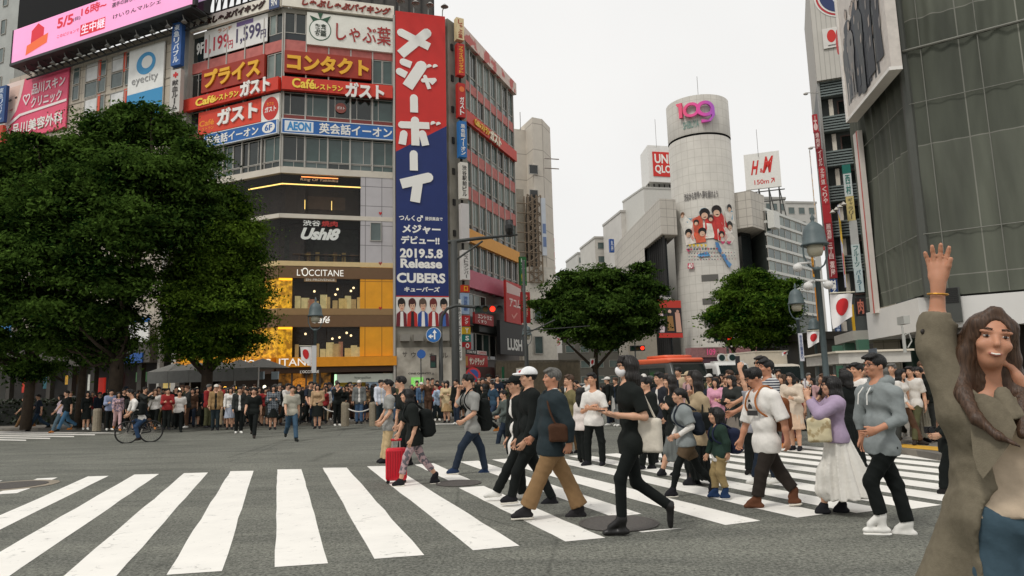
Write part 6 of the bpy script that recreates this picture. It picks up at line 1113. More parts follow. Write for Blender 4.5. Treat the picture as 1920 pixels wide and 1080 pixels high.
d1 = 30; B1 = blobs_px([(285,240,72,40,0),(215,245,80,40,1),(362,290,50,42,-.5),(140,290,90,45,0),(40,310,95,50,.5),(-60,340,90,60,0),(250,330,110,60,-1.5),(365,350,52,55,-1),(120,380,110,65,-1.5),(10,420,95,70,-1),(250,430,100,60,-2),(350,420,60,50,-1),(110,480,100,60,-2),(-50,500,90,80,0),(220,520,90,50,-1.5),(30,560,90,50,-1),(150,590,90,40,-1),(225,585,42,40,0),(-30,640,70,40,0),(110,640,70,35,0),(190,660,50,28,1),(60,690,50,22,1.5),(222,640,26,22,.5)], d1)
g = G(205,803,.1)*1.0; g = PX(213,770,d1+.5); g[2] = .1; g2 = PX(50,770,d1+1.5); g2[2] = .1; g3 = PX(148,770,d1+2); g3[2] = .1
tree('broad dark big tree at the far left hiding the screens building', g, [([g, g+[0.05,0,3], g+[.3,0,5.5], g+[.9,0,8.2]], .34, .12), ([g+[.1,0,3.2], g+[-1.4,0,5.6], g+[-2.4,0,7.8]], .18, .07), ([g2, g2+[.1,0,3.0], g2+[-.6,.2,4.6], g2+[-1.3,.2,6]], .24, .1), ([g2+[.1,0,3], g2+[1,0,5]], .14, .06), ([g3, g3+[.1,0,2.8], g3+[.6,0,4.6]], .2, .08)], B1, 150000, .1, LM1, 11)
d2 = 31; B2 = blobs_px([(428,382,42,42,0),(400,420,70,60,.5),(450,452,46,54,-.6),(380,500,75,60,-.5),(460,520,46,60,-.5),(400,570,88,55,-1),(460,585,36,48,0),(352,560,40,60,0),(380,640,85,40,-.5),(438,642,36,28,0),(346,635,34,36,0),(400,470,60,60,-1.2)], d2)
g = PX(386,770,d2+.3); g[2] = .1
tree('rounded green big tree beside the golden soap shop', g, [([g, g+[0,0,2.4], g+[.1,0,4.4], g+[.3,0,7]], .3, .1), ([g+[0,0,2.2], g+[-1.0,0,3.2], g+[-1.9,0,4.4]], .16, .06), ([g+[0,0,2.3], g+[1.0,0,3.4], g+[1.5,0,4.6]], .15, .06)], B2, 90000, .08, LM2, 12, .06)
d3 = 56; B3 = blobs_px([(1130,525,60,30,0),(1185,535,52,32,0),(1075,545,55,32,0),(1040,575,34,28,0),(1120,575,70,38,-1.5),(1200,575,44,32,-1),(1090,610,60,28,-1),(1165,612,60,26,-.5),(1215,600,26,26,0),(1048,608,30,20,0),(1125,640,40,16,0)], d3)
g = PX(1117,720,d3); g[2] = 0
tree('wide dark street tree left of the cylinder tower', g, [([g, g+[0,0,2.6], g+[.2,0,4.6], g+[.3,0,7]], .26, .1), ([g+[0,0,2.6], g+[-1.4,0,4], g+[-2.4,0,5]], .14, .06), ([g+[0,0,2.6], g+[1.5,0,4.2], g+[3,0,5]], .14, .06)], B3, 60000, .15, LM1, 13)
d4 = 50; B4 = blobs_px([(1410,530,45,28,0),(1450,545,34,28,0),(1375,555,36,26,0),(1415,570,55,28,-1),(1352,590,24,22,0),(1390,598,44,24,-.8),(1460,590,30,28,0),(1440,615,40,24,0),(1360,615,26,18,0),(1410,636,34,14,0),(1465,625,20,22,0)], d4)
g = PX(1412,720,d4); g[2] = 0
tree('lighter green street tree right of the cylinder tower', g, [([g, g+[.1,0,2.3], g+[.2,0,4], g+[.1,0,6]], .24, .08), ([g+[0,0,2], g+[-1.3,0,3.6], g+[-2,0,4.4]], .12, .05), ([g+[0,0,2.1], g+[1.2,0,3.6], g+[2,0,4.6]], .12, .05)], B4, 50000, .13, LM3, 14)
# ---------------------------------------------------------------- figures: bodies and clothes grown from smooth distance fields
def axes_of(f, up=(0,0,1)):
    f = np.array(f, float); f /= np.linalg.norm(f); u = np.array(up, float); l = np.cross(u, f); l /= np.linalg.norm(l)+1e-9; u = np.cross(f, l); return np.array([l, f, u])   # left, front, up rows
class Field:
    def __init__(s): s.p = []; s.cuts = []; s.fold = 0; s.ff = 22.; s.vf = None; s.st = None
    def rc(s, a, b, ra, rb, k=.03, n=None, fl=1., ca=None, cb=None): s.p.append(('c', np.array(a,float), np.array(b,float), ra, rb, k, None if n is None else np.array(n,float), fl, ca, cb)); return s
    def el(s, c, r, R=None, k=.02): s.p.append(('e', np.array(c,float), np.array(r,float), np.eye(3) if R is None else R, k)); return s
    def box(s, c, half, r, R=None, k=.01): s.p.append(('b', np.array(c,float), np.array(half,float), np.eye(3) if R is None else R, k, r)); return s
    def sub(s, c, r, R=None): s.p.append(('s', np.array(c,float), np.array(r,float), np.eye(3) if R is None else R)); return s
    def cut(s, pt, n): s.cuts.append((np.array(pt,float), np.array(n,float))); return s
    def bounds(s):
        lo, hi = np.full(3,1e9), np.full(3,-1e9)
        for q in s.p:
            if q[0] == 'c': r = max(q[3],q[4]); A = np.minimum(q[1],q[2])-r; B = np.maximum(q[1],q[2])+r
            elif q[0] in 'eb': r = np.abs(q[3].T@np.diag(q[2])).sum(1); A = q[1]-r; B = q[1]+r
            else: continue
            lo = np.minimum(lo, A); hi = np.maximum(hi, B)
        return lo-.03, hi+.03
    def mesh(s, h, zf=None, hf=None):
        lo, hi = s.bounds(); X = np.arange(lo[0], hi[0]+h, h); Y = np.arange(lo[1], hi[1]+h, h)
        if zf is not None and zf < hi[2]-.05: X = np.arange(lo[0], hi[0]+hf, hf*1.25); Y = np.arange(lo[1], hi[1]+hf, hf*1.25); Z = np.concatenate([np.arange(lo[2], zf, h), np.arange(zf, hi[2]+hf, hf)])
        else: Z = np.arange(lo[2], hi[2]+h, h)
        D = np.full((len(X),len(Y),len(Z)), .3, np.float32)
        def sl(A, B): return tuple(slice(max(np.searchsorted(v, A[i])-1, 0), np.searchsorted(v, B[i])+1) for i, v in enumerate((X,Y,Z)))
        for q in s.p:
            if q[0] == 'c':
                _, a, b, ra, rb, k, n, fl, ca, cb = q; m = max(ra,rb)+k+.05; S = sl(np.minimum(a,b)-m, np.maximum(a,b)+m)
            else: r = np.abs(q[3].T@np.diag(q[2])).sum(1)+.05; S = sl(q[1]-r, q[1]+r)
            x, y, z = np.meshgrid(X[S[0]], Y[S[1]], Z[S[2]], indexing='ij')
            if x.size == 0: continue
            P = np.stack([x,y,z], -1).astype(np.float32)
            if q[0] == 'c':
                A = P-a; ab = b-a
                if n is not None and fl != 1: A = A+np.outer((A@n).ravel()*(fl-1), n).reshape(A.shape); ab = ab+n*(ab@n)*(fl-1)
                t = np.clip((A@ab)/(ab@ab+1e-9), 0, 1); d = np.linalg.norm(A-t[...,None]*ab, axis=-1)-(ra+(rb-ra)*t)
                if n is not None and fl > 1: d = d*(.5+.5/fl)
                if cb is not None: d = np.maximum(d, (P-b)@((b-a)/np.linalg.norm(b-a)))
                if ca is not None: d = np.maximum(d, (a-P)@((b-a)/np.linalg.norm(b-a)))
            else:
                if q[0] == 'b':
                    L_ = np.abs((P-q[1])@q[3].T)-(q[2]-q[5]); d = np.linalg.norm(np.maximum(L_, 0), axis=-1)+np.minimum(L_.max(-1), 0)-q[5]; o = D[S]; k = q[4]; hh = np.clip(.5+.5*(o-d)/k, 0, 1); D[S] = o*(1-hh)+d*hh-k*hh*(1-hh); continue
                L_ = ((P-q[1])@q[3].T)/q[2]; g = np.linalg.norm(L_, axis=-1); g2 = np.linalg.norm(L_/q[2], axis=-1)+1e-6; d = g*(g-1)/g2
            if q[0] == 's': D[S] = np.maximum(D[S], -d); continue
            o = D[S]; k = q[5] if q[0] == 'c' else q[4]; hh = np.clip(.5+.5*(o-d)/k, 0, 1); D[S] = o*(1-hh)+d*hh-k*hh*(1-hh)
        if s.cuts or s.fold or s.vf or s.st:
            x, y, z = np.meshgrid(X, Y, Z, indexing='ij')
            if s.fold:                       # creases: narrow ridges running slantwise, strongest where the wave patterns meet
                f = s.ff; a = np.sin(f*.9*z+f*.55*x+2.2*np.sin(6*x+4*y+3*z)); b = np.sin(f*.5*z-f*.8*y+2*np.sin(5*z+7*x)+1.3)
                D -= s.fold*1.5*((1-np.abs(a))**2*(.35+.65*np.sin(4.3*z+3*x+1)**2)+(1-np.abs(b))**2*.7-.55)
            if s.vf: amp, c, n = s.vf; t = np.arctan2(y-c[1], x-c[0]); D += amp*(np.sin(n*t+1.5*np.sin(3*z))+.4*np.sin(2.3*n*t+2*z))*np.clip((c[2]-z)*4, .15, 1.2)
            if s.st: amp, c, A_, n = s.st; lx = (x-c[0])*A_[0][0]+(y-c[1])*A_[0][1]+(z-c[2])*A_[0][2]; ly = (x-c[0])*A_[1][0]+(y-c[1])*A_[1][1]+(z-c[2])*A_[1][2]; t = np.arctan2(ly, lx); D += amp*(np.sin(n*t+5*z)+.6*np.sin(n*1.9*t+7*z+1))
            for pt, n in s.cuts: D = np.maximum(D, (x-pt[0])*n[0]+(y-pt[1])*n[1]+(z-pt[2])*n[2])
        D[0] = D[-1] = .2; D[:,0] = D[:,-1] = .2; D[:,:,0] = D[:,:,-1] = .2
        I = D < 0; c = [I[i:I.shape[0]-1+i, j:I.shape[1]-1+j, k:I.shape[2]-1+k] for i in (0,1) for j in (0,1) for k in (0,1)]
        cnt = sum(v.astype(np.int8) for v in c); act = (cnt > 0) & (cnt < 8); idx = np.argwhere(act)
        if not len(idx): return np.zeros((0,3)), np.zeros((0,4),int)
        num = np.full(act.shape, -1, np.int64); num[act] = np.arange(len(idx)); acc = np.zeros((len(idx),3)); w = np.zeros(len(idx))
        cor = np.array([(i,j,k) for i in (0,1) for j in (0,1) for k in (0,1)]); ax = (X,Y,Z)
        val = [D[tuple((idx+o).T)] for o in cor]; pos = [np.stack([ax[i][(idx+o)[:,i]] for i in range(3)], 1) for o in cor]
        for a in range(8):
            for b in range(a+1, 8):
                if np.abs(cor[a]-cor[b]).sum() != 1: continue
                m = (val[a] < 0) != (val[b] < 0); t = (val[a]/(val[a]-val[b]+1e-12))[m][:,None]; acc[m] += pos[a][m]*(1-t)+pos[b][m]*t; w[m] += 1
        V = acc/w[:,None]; F = []
        for A in range(3):
            B, C = (A+1) % 3, (A+2) % 3; s0 = [slice(None)]*3; s1 = [slice(None)]*3; s0[A] = slice(0,-1); s1[A] = slice(1,None)
            ch = I[tuple(s0)] != I[tuple(s1)]; e = np.argwhere(ch); e = e[(e[:,B] > 0) & (e[:,C] > 0) & (e[:,B] < I.shape[B]-1) & (e[:,C] < I.shape[C]-1)]
            ins = I[tuple(e.T)]; q = []
            for db, dc in ((-1,-1),(0,-1),(0,0),(-1,0)): f = e.copy(); f[:,B] += db; f[:,C] += dc; q.append(num[tuple(f.T)])
            q = np.stack(q, 1); q[~ins] = q[~ins][:, ::-1]; F.append(q)
        return V, np.vstack(F)
def fmesh(name, fld, h, mats, par, zf=None, hf=None, label=None):
    V, F = fld.mesh(h, zf, hf)
    if not len(F): return None
    me = bpy.data.meshes.new(name); base = np.array(par.matrix_world.translation) if par is not None else np.zeros(3)
    me.vertices.add(len(V)); me.vertices.foreach_set('co', (V-base).ravel()); me.loops.add(4*len(F)); me.loops.foreach_set('vertex_index', F.ravel()); me.polygons.add(len(F))
    me.polygons.foreach_set('loop_start', np.arange(0,4*len(F),4)); me.polygons.foreach_set('loop_total', np.full(len(F),4)); me.polygons.foreach_set('use_smooth', np.ones(len(F),bool)); me.update(); me.validate()
    me.materials.append(mats); o = bpy.data.objects.new(name, me); COL.objects.link(o)
    if par is not None: o.parent = par
    return o
def skinmat(rgb=(206,160,132)):
    m = mat('skin_%d' % rgb[0], rgb, .5, .06, 9, spec=.35); b = m.node_tree.nodes['Principled BSDF']; b.inputs['Subsurface Weight'].default_value = .12; b.inputs['Subsurface Radius'].default_value = (.02,.008,.004); return m
def cloth(rgb, kind=None, **kw): return mat('cloth_%d_%d_%d_%s%s' % (*[int(x) for x in rgb], kind, kw.get('freq','')), rgb, .85, .10, 14, bump=.4, bscale=13, spec=.2, kind=kind, bd=.014, **kw)
def hairmat(name, c):
    m = mat('hair_'+name, c, .45, 0, spec=.35); t = m.node_tree; N, L = t.nodes.new, t.links.new; b = t.nodes['Principled BSDF']; tcn = N('ShaderNodeTexCoord'); mp = N('ShaderNodeMapping'); mp.inputs['Scale'].default_value = (130,130,7); n = N('ShaderNodeTexNoise'); n.inputs['Scale'].default_value = 1; n.inputs['Detail'].default_value = 5; n.inputs['Distortion'].default_value = .4
    L(tcn.outputs['Object'], mp.inputs[0]); L(mp.outputs[0], n.inputs['Vector']); r = N('ShaderNodeValToRGB'); l_ = lin(c); r.color_ramp.elements[0].position = .3; r.color_ramp.elements[1].position = .75; r.color_ramp.elements[0].color = (*[x*.5 for x in l_],1); r.color_ramp.elements[1].color = (*[min(1,x*1.7+.004) for x in l_],1)
    L(n.outputs[0], r.inputs[0]); L(r.outputs[0], b.inputs['Base Color']); bp = N('ShaderNodeBump'); bp.inputs['Strength'].default_value = .6; bp.inputs['Distance'].default_value = .006; L(n.outputs[0], bp.inputs['Height']); L(bp.outputs[0], b.inputs['Normal']); return m
HAIRS = {k: hairmat(k, c) for k, c in dict(black=(20,18,17), dark=(30,25,22), brown=(70,50,36), grey=(92,90,86), blond=(140,106,72), chestnut=(86,60,42)).items()}
un = lambda v: np.array(v, float)/(np.linalg.norm(v)+1e-9)
def hand(f, w, hd, pn, k, curl=.5, fist=False, sideflip=1, fr=1., spr=1., th=1.):
    """palm, four bent fingers of unequal length and a thumb leaving the side of the palm"""
    hd = un(hd); pn = un(pn-hd*np.dot(pn,hd)); sd = np.cross(hd, pn)*sideflip
    f.rc(w-hd*.02*k, w+hd*.025*k, .026*k, .03*k, .02, pn, 1.25); f.rc(w+hd*.03*k-sd*.012*k, w+hd*.062*k-sd*.014*k, .028*k, .027*k, .02, pn, 1.9); f.rc(w+hd*.03*k+sd*.012*k, w+hd*.066*k+sd*.014*k, .028*k, .027*k, .02, pn, 1.9)
    for i, L in enumerate((.08,.09,.084,.066)):
        b = w+hd*(.086-.004*(i==0)-.008*(i==3))*k+sd*(.031-.0205*i)*k; spread = sd*(.2-.13*i)*spr; r = (.0095-.0006*(i==3))*k*fr; c = curl*(1+.12*i)
        d1 = un(hd*math.cos(c*.6)+pn*math.sin(c*.6)+spread); d2 = un(hd*math.cos(c*1.5)+pn*math.sin(c*1.5)+spread); d3 = un(hd*math.cos(c*2.3)+pn*math.sin(c*2.3)+spread*.6)
        p1 = b+d1*L*.46*k; p2 = p1+d2*L*.32*k; p3 = p2+d3*L*.24*k
        f.rc(b-hd*.02*k, p1, r*1.08, r, .006); f.rc(p1, p2, r, r*.93, .005); f.rc(p2, p3, r*.93, r*.85, .005)
    t0 = w+hd*.03*k+sd*.03*k; t1 = t0+un(hd*.8+sd*.6*th+pn*.3)*.045*k; t2 = t1+un(hd*.95+sd*.3+pn*.3)*.035*k; f.rc(t0, t1, .015*k, .0125*k, .012); f.rc(t1, t2, .0125*k, .0105*k, .006)
def head_parts(f, c, A, k, female=False):
    l, fr, u = A; q = lambda x, y, z: c+l*x*k+fr*y*k+u*z*k
    f.el(q(0,-.012,.028), np.array([.077,.096,.09])*k, A, .02); f.el(q(0,.022,-.03), np.array([.053 if female else .06,.071,.082])*k, A, .03); f.el(q(0,.054,-.08), np.array([.024 if female else .03,.028,.024])*k, A, .03)
    f.rc(q(0,.088,.012), q(0,.106,-.02), .009*k, (.0115 if female else .0135)*k, .012); f.el(q(0,.084,-.055), np.array([.026,.016,.014])*k, A, .01)
    for s in (-1,1): f.el(q(s*.077,-.008,-.012), np.array([.012,.02,.032])*k, A, .008); f.el(q(s*.034,.072,-.022), np.array([.026,.02,.022])*k, A, .02); f.el(q(s*.03,.083,.03), np.array([.028,.012,.008])*k, A, .012)
def face_bits(r, c, A, k, brow, mask=False, smile=0, glasses=None, lips=(150,84,74)):
    l, fr, u = A; q = lambda x, y, z: c+l*x*k+fr*y*k+u*z*k
    for s in (-1,1):
        b = MB(); b.ell(q(s*.031,.084,.012), np.array([.0135,.0075,.0048])*k, A, 10, 6); e = b.build('eye', cm((176,166,158),'eyewhite',noise=0,rough=.2), r, True); b = MB(); b.ell(q(s*.031,.0885,.012), np.array([.0065,.006,.0062])*k, A, 8, 6); i = b.build('iris', cm((26,18,16),'iris',noise=0,rough=.15), r, True); i.parent = e
        b = MB(); b.tube([q(s*.015,.0955,.0385), q(s*.033,.0955,.041), q(s*.051,.082,.034)], [.0035*k,.0042*k,.002*k], 6); b.build('eyebrow', brow, r, True)
    if mask:
        b = Field(); b.el(q(0,.055,-.05), np.array([.066,.062,.058])*k, A, .01); b.el(q(0,.1,-.03), np.array([.022,.024,.03])*k, A, .03); b.cut(q(0,.03,0), -fr); b.cut(q(0,0,.002), u); fmesh('face_mask', b, .006*max(k,.9), cm((226,224,224),'maskwhite',rough=.8), r)
        b = MB(); 
        for s in (-1,1): b.tube([q(s*.06,.045,-.02), q(s*.078,.0,.005)], .003*k, 4)
        b.build('mask_loop', cm((226,224,224),'maskwhite'), r)
    else:
        b = MB(); w_ = .022+.012*smile; b.tube([q(-w_,.085-.006*smile,-.056+.01*smile), q(-w_*.5,.094,-.058+.001*smile), q(0,.0985,-.06-.003*smile), q(w_*.5,.094,-.058+.001*smile), q(w_,.085-.006*smile,-.056+.01*smile)], [.002*k,(.005+.003*smile)*k,(.006+.003*smile)*k,(.005+.003*smile)*k,.002*k], 6); m_ = b.build('mouth', cm(lips,'lips',noise=0,rough=.45), r, True)
        if smile > .5: b = MB(); b.tube([q(-w_*.85,.0855,-.0515), q(-w_*.45,.0985,-.0565), q(0,.1035,-.059), q(w_*.45,.0985,-.0565), q(w_*.85,.0855,-.0515)], [.0015*k,.0034*k,.0042*k,.0034*k,.0015*k], 6); t_ = b.build('teeth', cm((232,226,216),'teeth',noise=0,rough=.3), r, True); t_.parent = m_
    if glasses:
        b = MB()
        for s in (-1,1):
            ts = np.linspace(0, 2*math.pi, 13); b.tube([q(s*.034+.024*math.cos(t), .103-.004*abs(math.cos(t)), .01+.018*math.sin(t)) for t in ts], .0028*k, 5); b.tube([q(s*.057,.098,.014), q(s*.079,.0,.012)], .0028*k, 5)
        b.tube([q(-.011,.106,.014), q(.011,.106,.014)], .0028*k, 5); g = b.build('glasses', cm((30,28,28),'glasses'), r)
        if glasses == 'sun':
            b = MB(); [b.ell(q(s*.034,.103,.01), np.array([.024,.004,.018])*k, A, 10, 6) for s in (-1,1)]; o = b.build('lens', cm((18,16,16),'sunlens',rough=.1), r, True); o.parent = g
def hair(r, c, A, k, style, m, h, capped=False, extra=None):
    l, fr, u = A; q = lambda x, y, z: c+l*x*k+fr*y*k+u*z*k; f = Field(); f.st = (.0035*k, c, A, 26)
    if style in ('short','pony','bald'): f.el(q(0,-.017,.036), np.array([.087,.107,.092])*k, A, .01)
    elif style == 'mop': f.el(q(0,-.016,.038), np.array([.092,.11,.094])*k, A, .01)
    else: f.el(q(0,-.018,.036), np.array([.09,.108,.092])*k, A, .01)
    if style == 'short':
        for i in range(5): t = -.05+.025*i; f.rc(q(t,.02,.105), q(t*1.15-.006,.083,.083+.006*(i % 2)), .024*k, .012*k, .02)
        f.sub(q(0,.105,-.035), np.array([.088,.098,.098])*k, A); f.cut(q(0,0,-.05), un(-u+fr*.6)); f.cut(q(0,.0,-.085), -u); f.sub(q(.098,.02,-.06), np.array([.03,.06,.05])*k, A); f.sub(q(-.098,.02,-.06), np.array([.03,.06,.05])*k, A)
    elif style == 'mop':
        f.sub(q(0,.11,-.06), np.array([.088,.098,.095])*k, A); f.cut(q(0,0,-.075), un(-u+fr*.25))
        for i in range(7): t = -.066+.022*i; f.rc(q(t*.9,.04,.1), q(t*1.05+.004*(-1)**i,.09-abs(t)*.42,.052+.01*((i*5) % 3)), .026*k, .009*k, .012)
    elif style == 'bald': f.sub(q(0,.08,.0), np.array([.088,.14,.12])*k, A); f.cut(q(0,0,-.07), -u)
    elif style in ('bob','long','wave'):
        L = dict(bob=.11, long=.26, wave=.3)[style]; f.rc(q(0,-.055,-.01), q(0,-.07,-min(L,.16)), .07*k, .075*k, .05)
        if style != 'bob': f.rc(q(0,-.07,-.14), q(0,-.085,-L), .078*k, .045*k, .04, fr, 1.5)
        for s in (-1,1):
            f.rc(q(s*.062,-.015,.01), q(s*.073,.0,-.1), .04*k, .036*k, .04)
            if style != 'bob': f.rc(q(s*.073,.0,-.1), q(s*.088,.02,-L*.95), .036*k, .02*k, .03); f.rc(q(s*.06,-.04,-.1), q(s*.075,-.03,-L), .045*k, .022*k, .03)
        f.sub(q(0,.118,-.065), np.array([.067,.10,.115])*k, A)
        for i in range(7): t = -.06+.02*i; f.rc(q(t*.8,.05,.1), q(t*1.05,.095-abs(t)*.45,.05+.01*((i*3) % 2)), .022*k, .008*k, .01)
    elif style == 'pony': f.sub(q(0,.1,-.03), np.array([.084,.098,.092])*k, A); f.cut(q(0,0,-.07), un(-u+fr*.6)); f.rc(q(0,-.11,.03), q(0,-.155,-.12), .032*k, .016*k, .02)
    elif style == 'part':                    # long hair parted in the middle, falling over both shoulders
        f.st = (.0011*k, c-fr*.02, A, 40); f.sub(q(.004,.1,-.03), np.array([.063,.07,.122])*k, A)
        for s in (-1,1):
            b_ = .028 if s > 0 else 0; f.rc(q(s*.012,.05,.118), q(s*.06,.05-b_,.06), .018*k, .022*k, .02); f.rc(q(s*.06,.05-b_,.06), q(s*.08,.008-b_,-.06), .024*k, .03*k, .03); f.rc(q(s*.08,.008-b_,-.06), q(s*.085,-.005-b_,-.2), .034*k, .04*k, .03)
        f.rc(q(0,-.05,-.02), q(0,-.075,-.2), .08*k, .08*k, .05); extra and extra(f)
    if capped: f.cut(q(0,0,.055), u)
    if style in ('long','wave','bob'): f.fold = .002; f.ff = 30
    return fmesh('hair', f, h, m, r)
def hat(r, c, A, k, m, kind='cap'):
    l, fr, u = A; q = lambda x, y, z: c+l*x*k+fr*y*k+u*z*k; f = Field(); f.el(q(0,-.015,.05), np.array([.1,.118,.098])*k, A, .01); f.cut(q(0,0,.04), -u)
    f2 = Field(); f2.el(q(0,.13,.046), np.array([.078,.085,.02])*k, A, .02); 
    o = fmesh('cap', f, .009, m, r); V, F = f2.mesh(.008); b = MB(); b.add(V, [tuple(x) for x in F]); o2 = b.build('brim', m, r, True); o2.parent = o; return o
# proportions for a person 1.72 m tall, scaled by k
def figure(r, J, A, k, spec, h, hand_h=None, zf=None, hf=None):
    """J: world joints; A: torso axes (left, front, up); builds skin, clothes, shoes and hair under r"""
    g = spec.get; fem = g('fem', False); B = g('build', .93)*k; l, fr, u = A; sk = skinmat(g('skin', (204,158,130))); HA = g('headA', A); hc = J['head']
    neck, pel = J['neck'], (J['lh']+J['rh'])/2; up_t = un(neck-pel); tw = .82 if fem else 1.
    chest = neck*.72+pel*.28; waist = neck*.36+pel*.64
    def torso(f, e=0, kk=.06, belly=g('belly', 0)):
        f.rc(neck-up_t*.07*k+l*.055*k, neck-up_t*.07*k-l*.055*k, .085*B*tw+e, .085*B*tw+e, kk, fr, 1.15); f.rc(chest+l*.06*k, chest-l*.06*k, .122*B*tw+e, .122*B*tw+e, kk, fr, 1.22)
        if fem: f.el(chest+fr*.075*k-l*.06*k, np.array([.06,.055,.06])*k+e, A, .04); f.el(chest+fr*.075*k+l*.06*k, np.array([.06,.055,.06])*k+e, A, .04)
        f.rc(waist+l*.04*k+fr*belly*.5*k, waist-l*.04*k+fr*belly*.5*k, (.112+belly)*B*(.88 if fem else 1.)+e, (.112+belly)*B*(.88 if fem else 1.)+e, kk, fr, 1.25)
        f.rc(pel+l*.055*k+u*.03*k, pel-l*.055*k+u*.03*k, .118*B*(1.05 if fem else 1)+e, .118*B*(1.05 if fem else 1)+e, kk, fr, 1.15); f.rc(neck-up_t*.055*k, J['ls'], .06*B+e, .055*B+e, .05); f.rc(neck-up_t*.055*k, J['rs'], .06*B+e, .055*B+e, .05)
    aw = .88 if fem else 1.
    f = Field(); torso(f); f.rc(neck-up_t*.05*k, hc-HA[2]*.05*k-HA[1]*.015*k, .06*k*aw, .054*k*aw, .03); head_parts(f, hc, HA, k*g('hk', .965), fem)
    for s in 'lr':
        S, E, W_ = J[s+'s'], J[s+'e'], J[s+'w']; f.rc(S, E, .05*B*aw, .039*B*aw, .03); f.rc(E, E*.55+W_*.45, .04*B*aw, .039*B*aw, .02); f.rc(E*.55+W_*.45, W_, .039*B*aw, .027*k*aw, .02)
        hd = g(s+'hd'); hd = un(W_-E) if hd is None else np.array(hd); pn = g(s+'pn'); pn = (-l if s == 'l' else l)*1.0+fr*.2 if pn is None else np.array(pn); hand(f, W_, hd, pn, k*(.86 if fem else .93), g(s+'curl', .55), sideflip=g(s+'flip', 1 if s == 'r' else -1), fr=g('fr', 1.), spr=g(s+'spr', .8), th=g(s+'th', 1.))
        H_, K_, N_ = J[s+'h'], J[s+'k'], J[s+'a']; f.rc(H_, K_, .083*B, .055*B, .04); cv = .045 if g('low') and g('low')[0] == 'trousers' else .055; f.rc(K_, K_*.62+N_*.38, cv*B, cv*B, .03); f.rc(K_*.6+N_*.4, N_, cv*B, .034*k, .03)
        ft = J[s+'t']; f.rc(N_, N_*.55+ft*.45, .028*k, .02*k, .02)
    fmesh('body', f, h, sk, r, zf, hf)
    # upper clothes
    def sleeves(f, L, e, flare=1.1):
        for s in 'lr':
            S, E, W_ = J[s+'s'], J[s+'e'], J[s+'w']
            if L <= 1: f.rc(S, S+(E-S)*L, .06*B*aw+e, (.056*B*aw+e)*flare, .035, cb=1)
            else: f.rc(S, E, .058*B*aw+e, .05*B*aw+e, .035); f.rc(E, E+(W_-E)*(L-1), .05*B*aw+e, (.038*B*aw+e*.8), .025, cb=1)
    def top(name, m, sl, hem, e=.014, fold=.003, neckc=.03, extra=None, open_=0, lowflare=0, hh=h):
        f = Field(); torso(f, e); sleeves(f, sl, e); hz = pel-up_t*hem*k
        f.rc(pel+l*.05*k, pel-l*.05*k, .125*B+e, .125*B+e, .05, fr, 1.15); f.rc(pel+l*.045*k-up_t*0, pel+l*.04*k-up_t*(hem+.04)*k, .115*B+e, .12*B+e+lowflare, .05, fr, 1.1) if hem > .04 else None
        if hem > .04: f.rc(pel-l*.045*k, pel-l*.04*k-up_t*(hem+.04)*k, .115*B+e, .12*B+e+lowflare, .05, fr, 1.1)
        f.fold = fold; f.cut(hz, -up_t) if not g('longcoat') or name != 'coat' else f.cut(hz, -up_t)
        f.sub(neck+up_t*.05*k+fr*.03*k, np.array([.075,.085,.09])*k+neckc*.3, A)
        if open_: f.sub(chest*.5+pel*.5+fr*(.16*B+e), np.array([open_*k,.12*k,.62*k]), A)
        if extra: extra(f)
        return fmesh(name, f, hh, m, r)
    T = g('top')
    if T:
        if g('under'): top('shirt', g('under'), .7, g('underhem', .05), .008)
        top(T[0], T[1], T[2], T[3], **(T[4] if len(T) > 4 else {}))
    Lw = g('low')
    if Lw and Lw[0] in ('trousers','shorts','leggings'):
        f = Field(); e = Lw[3] if len(Lw) > 3 else .014; L = Lw[2]; hw = Lw[4] if len(Lw) > 4 else .062
        f.rc(pel+l*.05*k+u*.02*k, pel-l*.05*k+u*.02*k, .122*B+e, .122*B+e, .05, fr, 1.15)
        for s in 'lr':
            H_, K_, N_ = J[s+'h'], J[s+'k'], J[s+'a']
            if L <= 1: f.rc(H_, H_+(K_-H_)*L, .09*B+e, .075*B+e, .04, cb=1)
            else: f.rc(H_, K_, .088*B+e, .06*B+e*.9, .045); f.rc(K_, K_+(N_-K_)*(L-1), .06*B+e*.9, hw*B+e*.3, .03, cb=1)
        f.fold = .0045 if e > .008 else .0015; f.ff = 26; f.cut(pel+u*.10*k, u); fmesh(Lw[0], f, h, Lw[1], r)
    elif Lw and Lw[0] == 'skirt':
        f = Field(); L, fl = Lw[2], Lw[3]; a = pel+u*.07*k; d = g('skdir'); d = un(-up_t*.3+np.array([0,0,-.8])) if d is None else un(d); n = 5
        f.rc(a+l*.03*k, a-l*.03*k, .125*B, .125*B, .03, fr, 1.15); f.rc(a, a+d*L, .14*B, fl, .05, fr, 1.12, cb=1)
        for s in 'lr': f.rc(J[s+'h'], J[s+'h']+(J[s+'k']-J[s+'h'])*min(1., L/.42), .1*B, .095*B, .05)
        if L > .6: [f.rc(J[s+'k'], J[s+'k']+(J[s+'a']-J[s+'k'])*(L-.45)/.5, .1*B, .11*B, .08) for s in 'lr']
        f.vf = (.007 if L < .6 else .013, a, Lw[4] if len(Lw) > 4 else 16); f.cut(a+u*.03*k, u); f.cut(a+d*L, d); fmesh('skirt', f, h, Lw[1], r)
    if g('legwear'):
        f = Field()
        for s in 'lr': H_, K_, N_ = J[s+'h'], J[s+'k'], J[s+'a']; f.rc(H_, K_, .086*B, .058*B, .03); f.rc(K_, K_*.6+N_*.4, .058*B, .058*B, .03); f.rc(K_*.6+N_*.4, N_, .057*B, .04*k, .03)
        fmesh('leggings', f, h, g('legwear'), r)
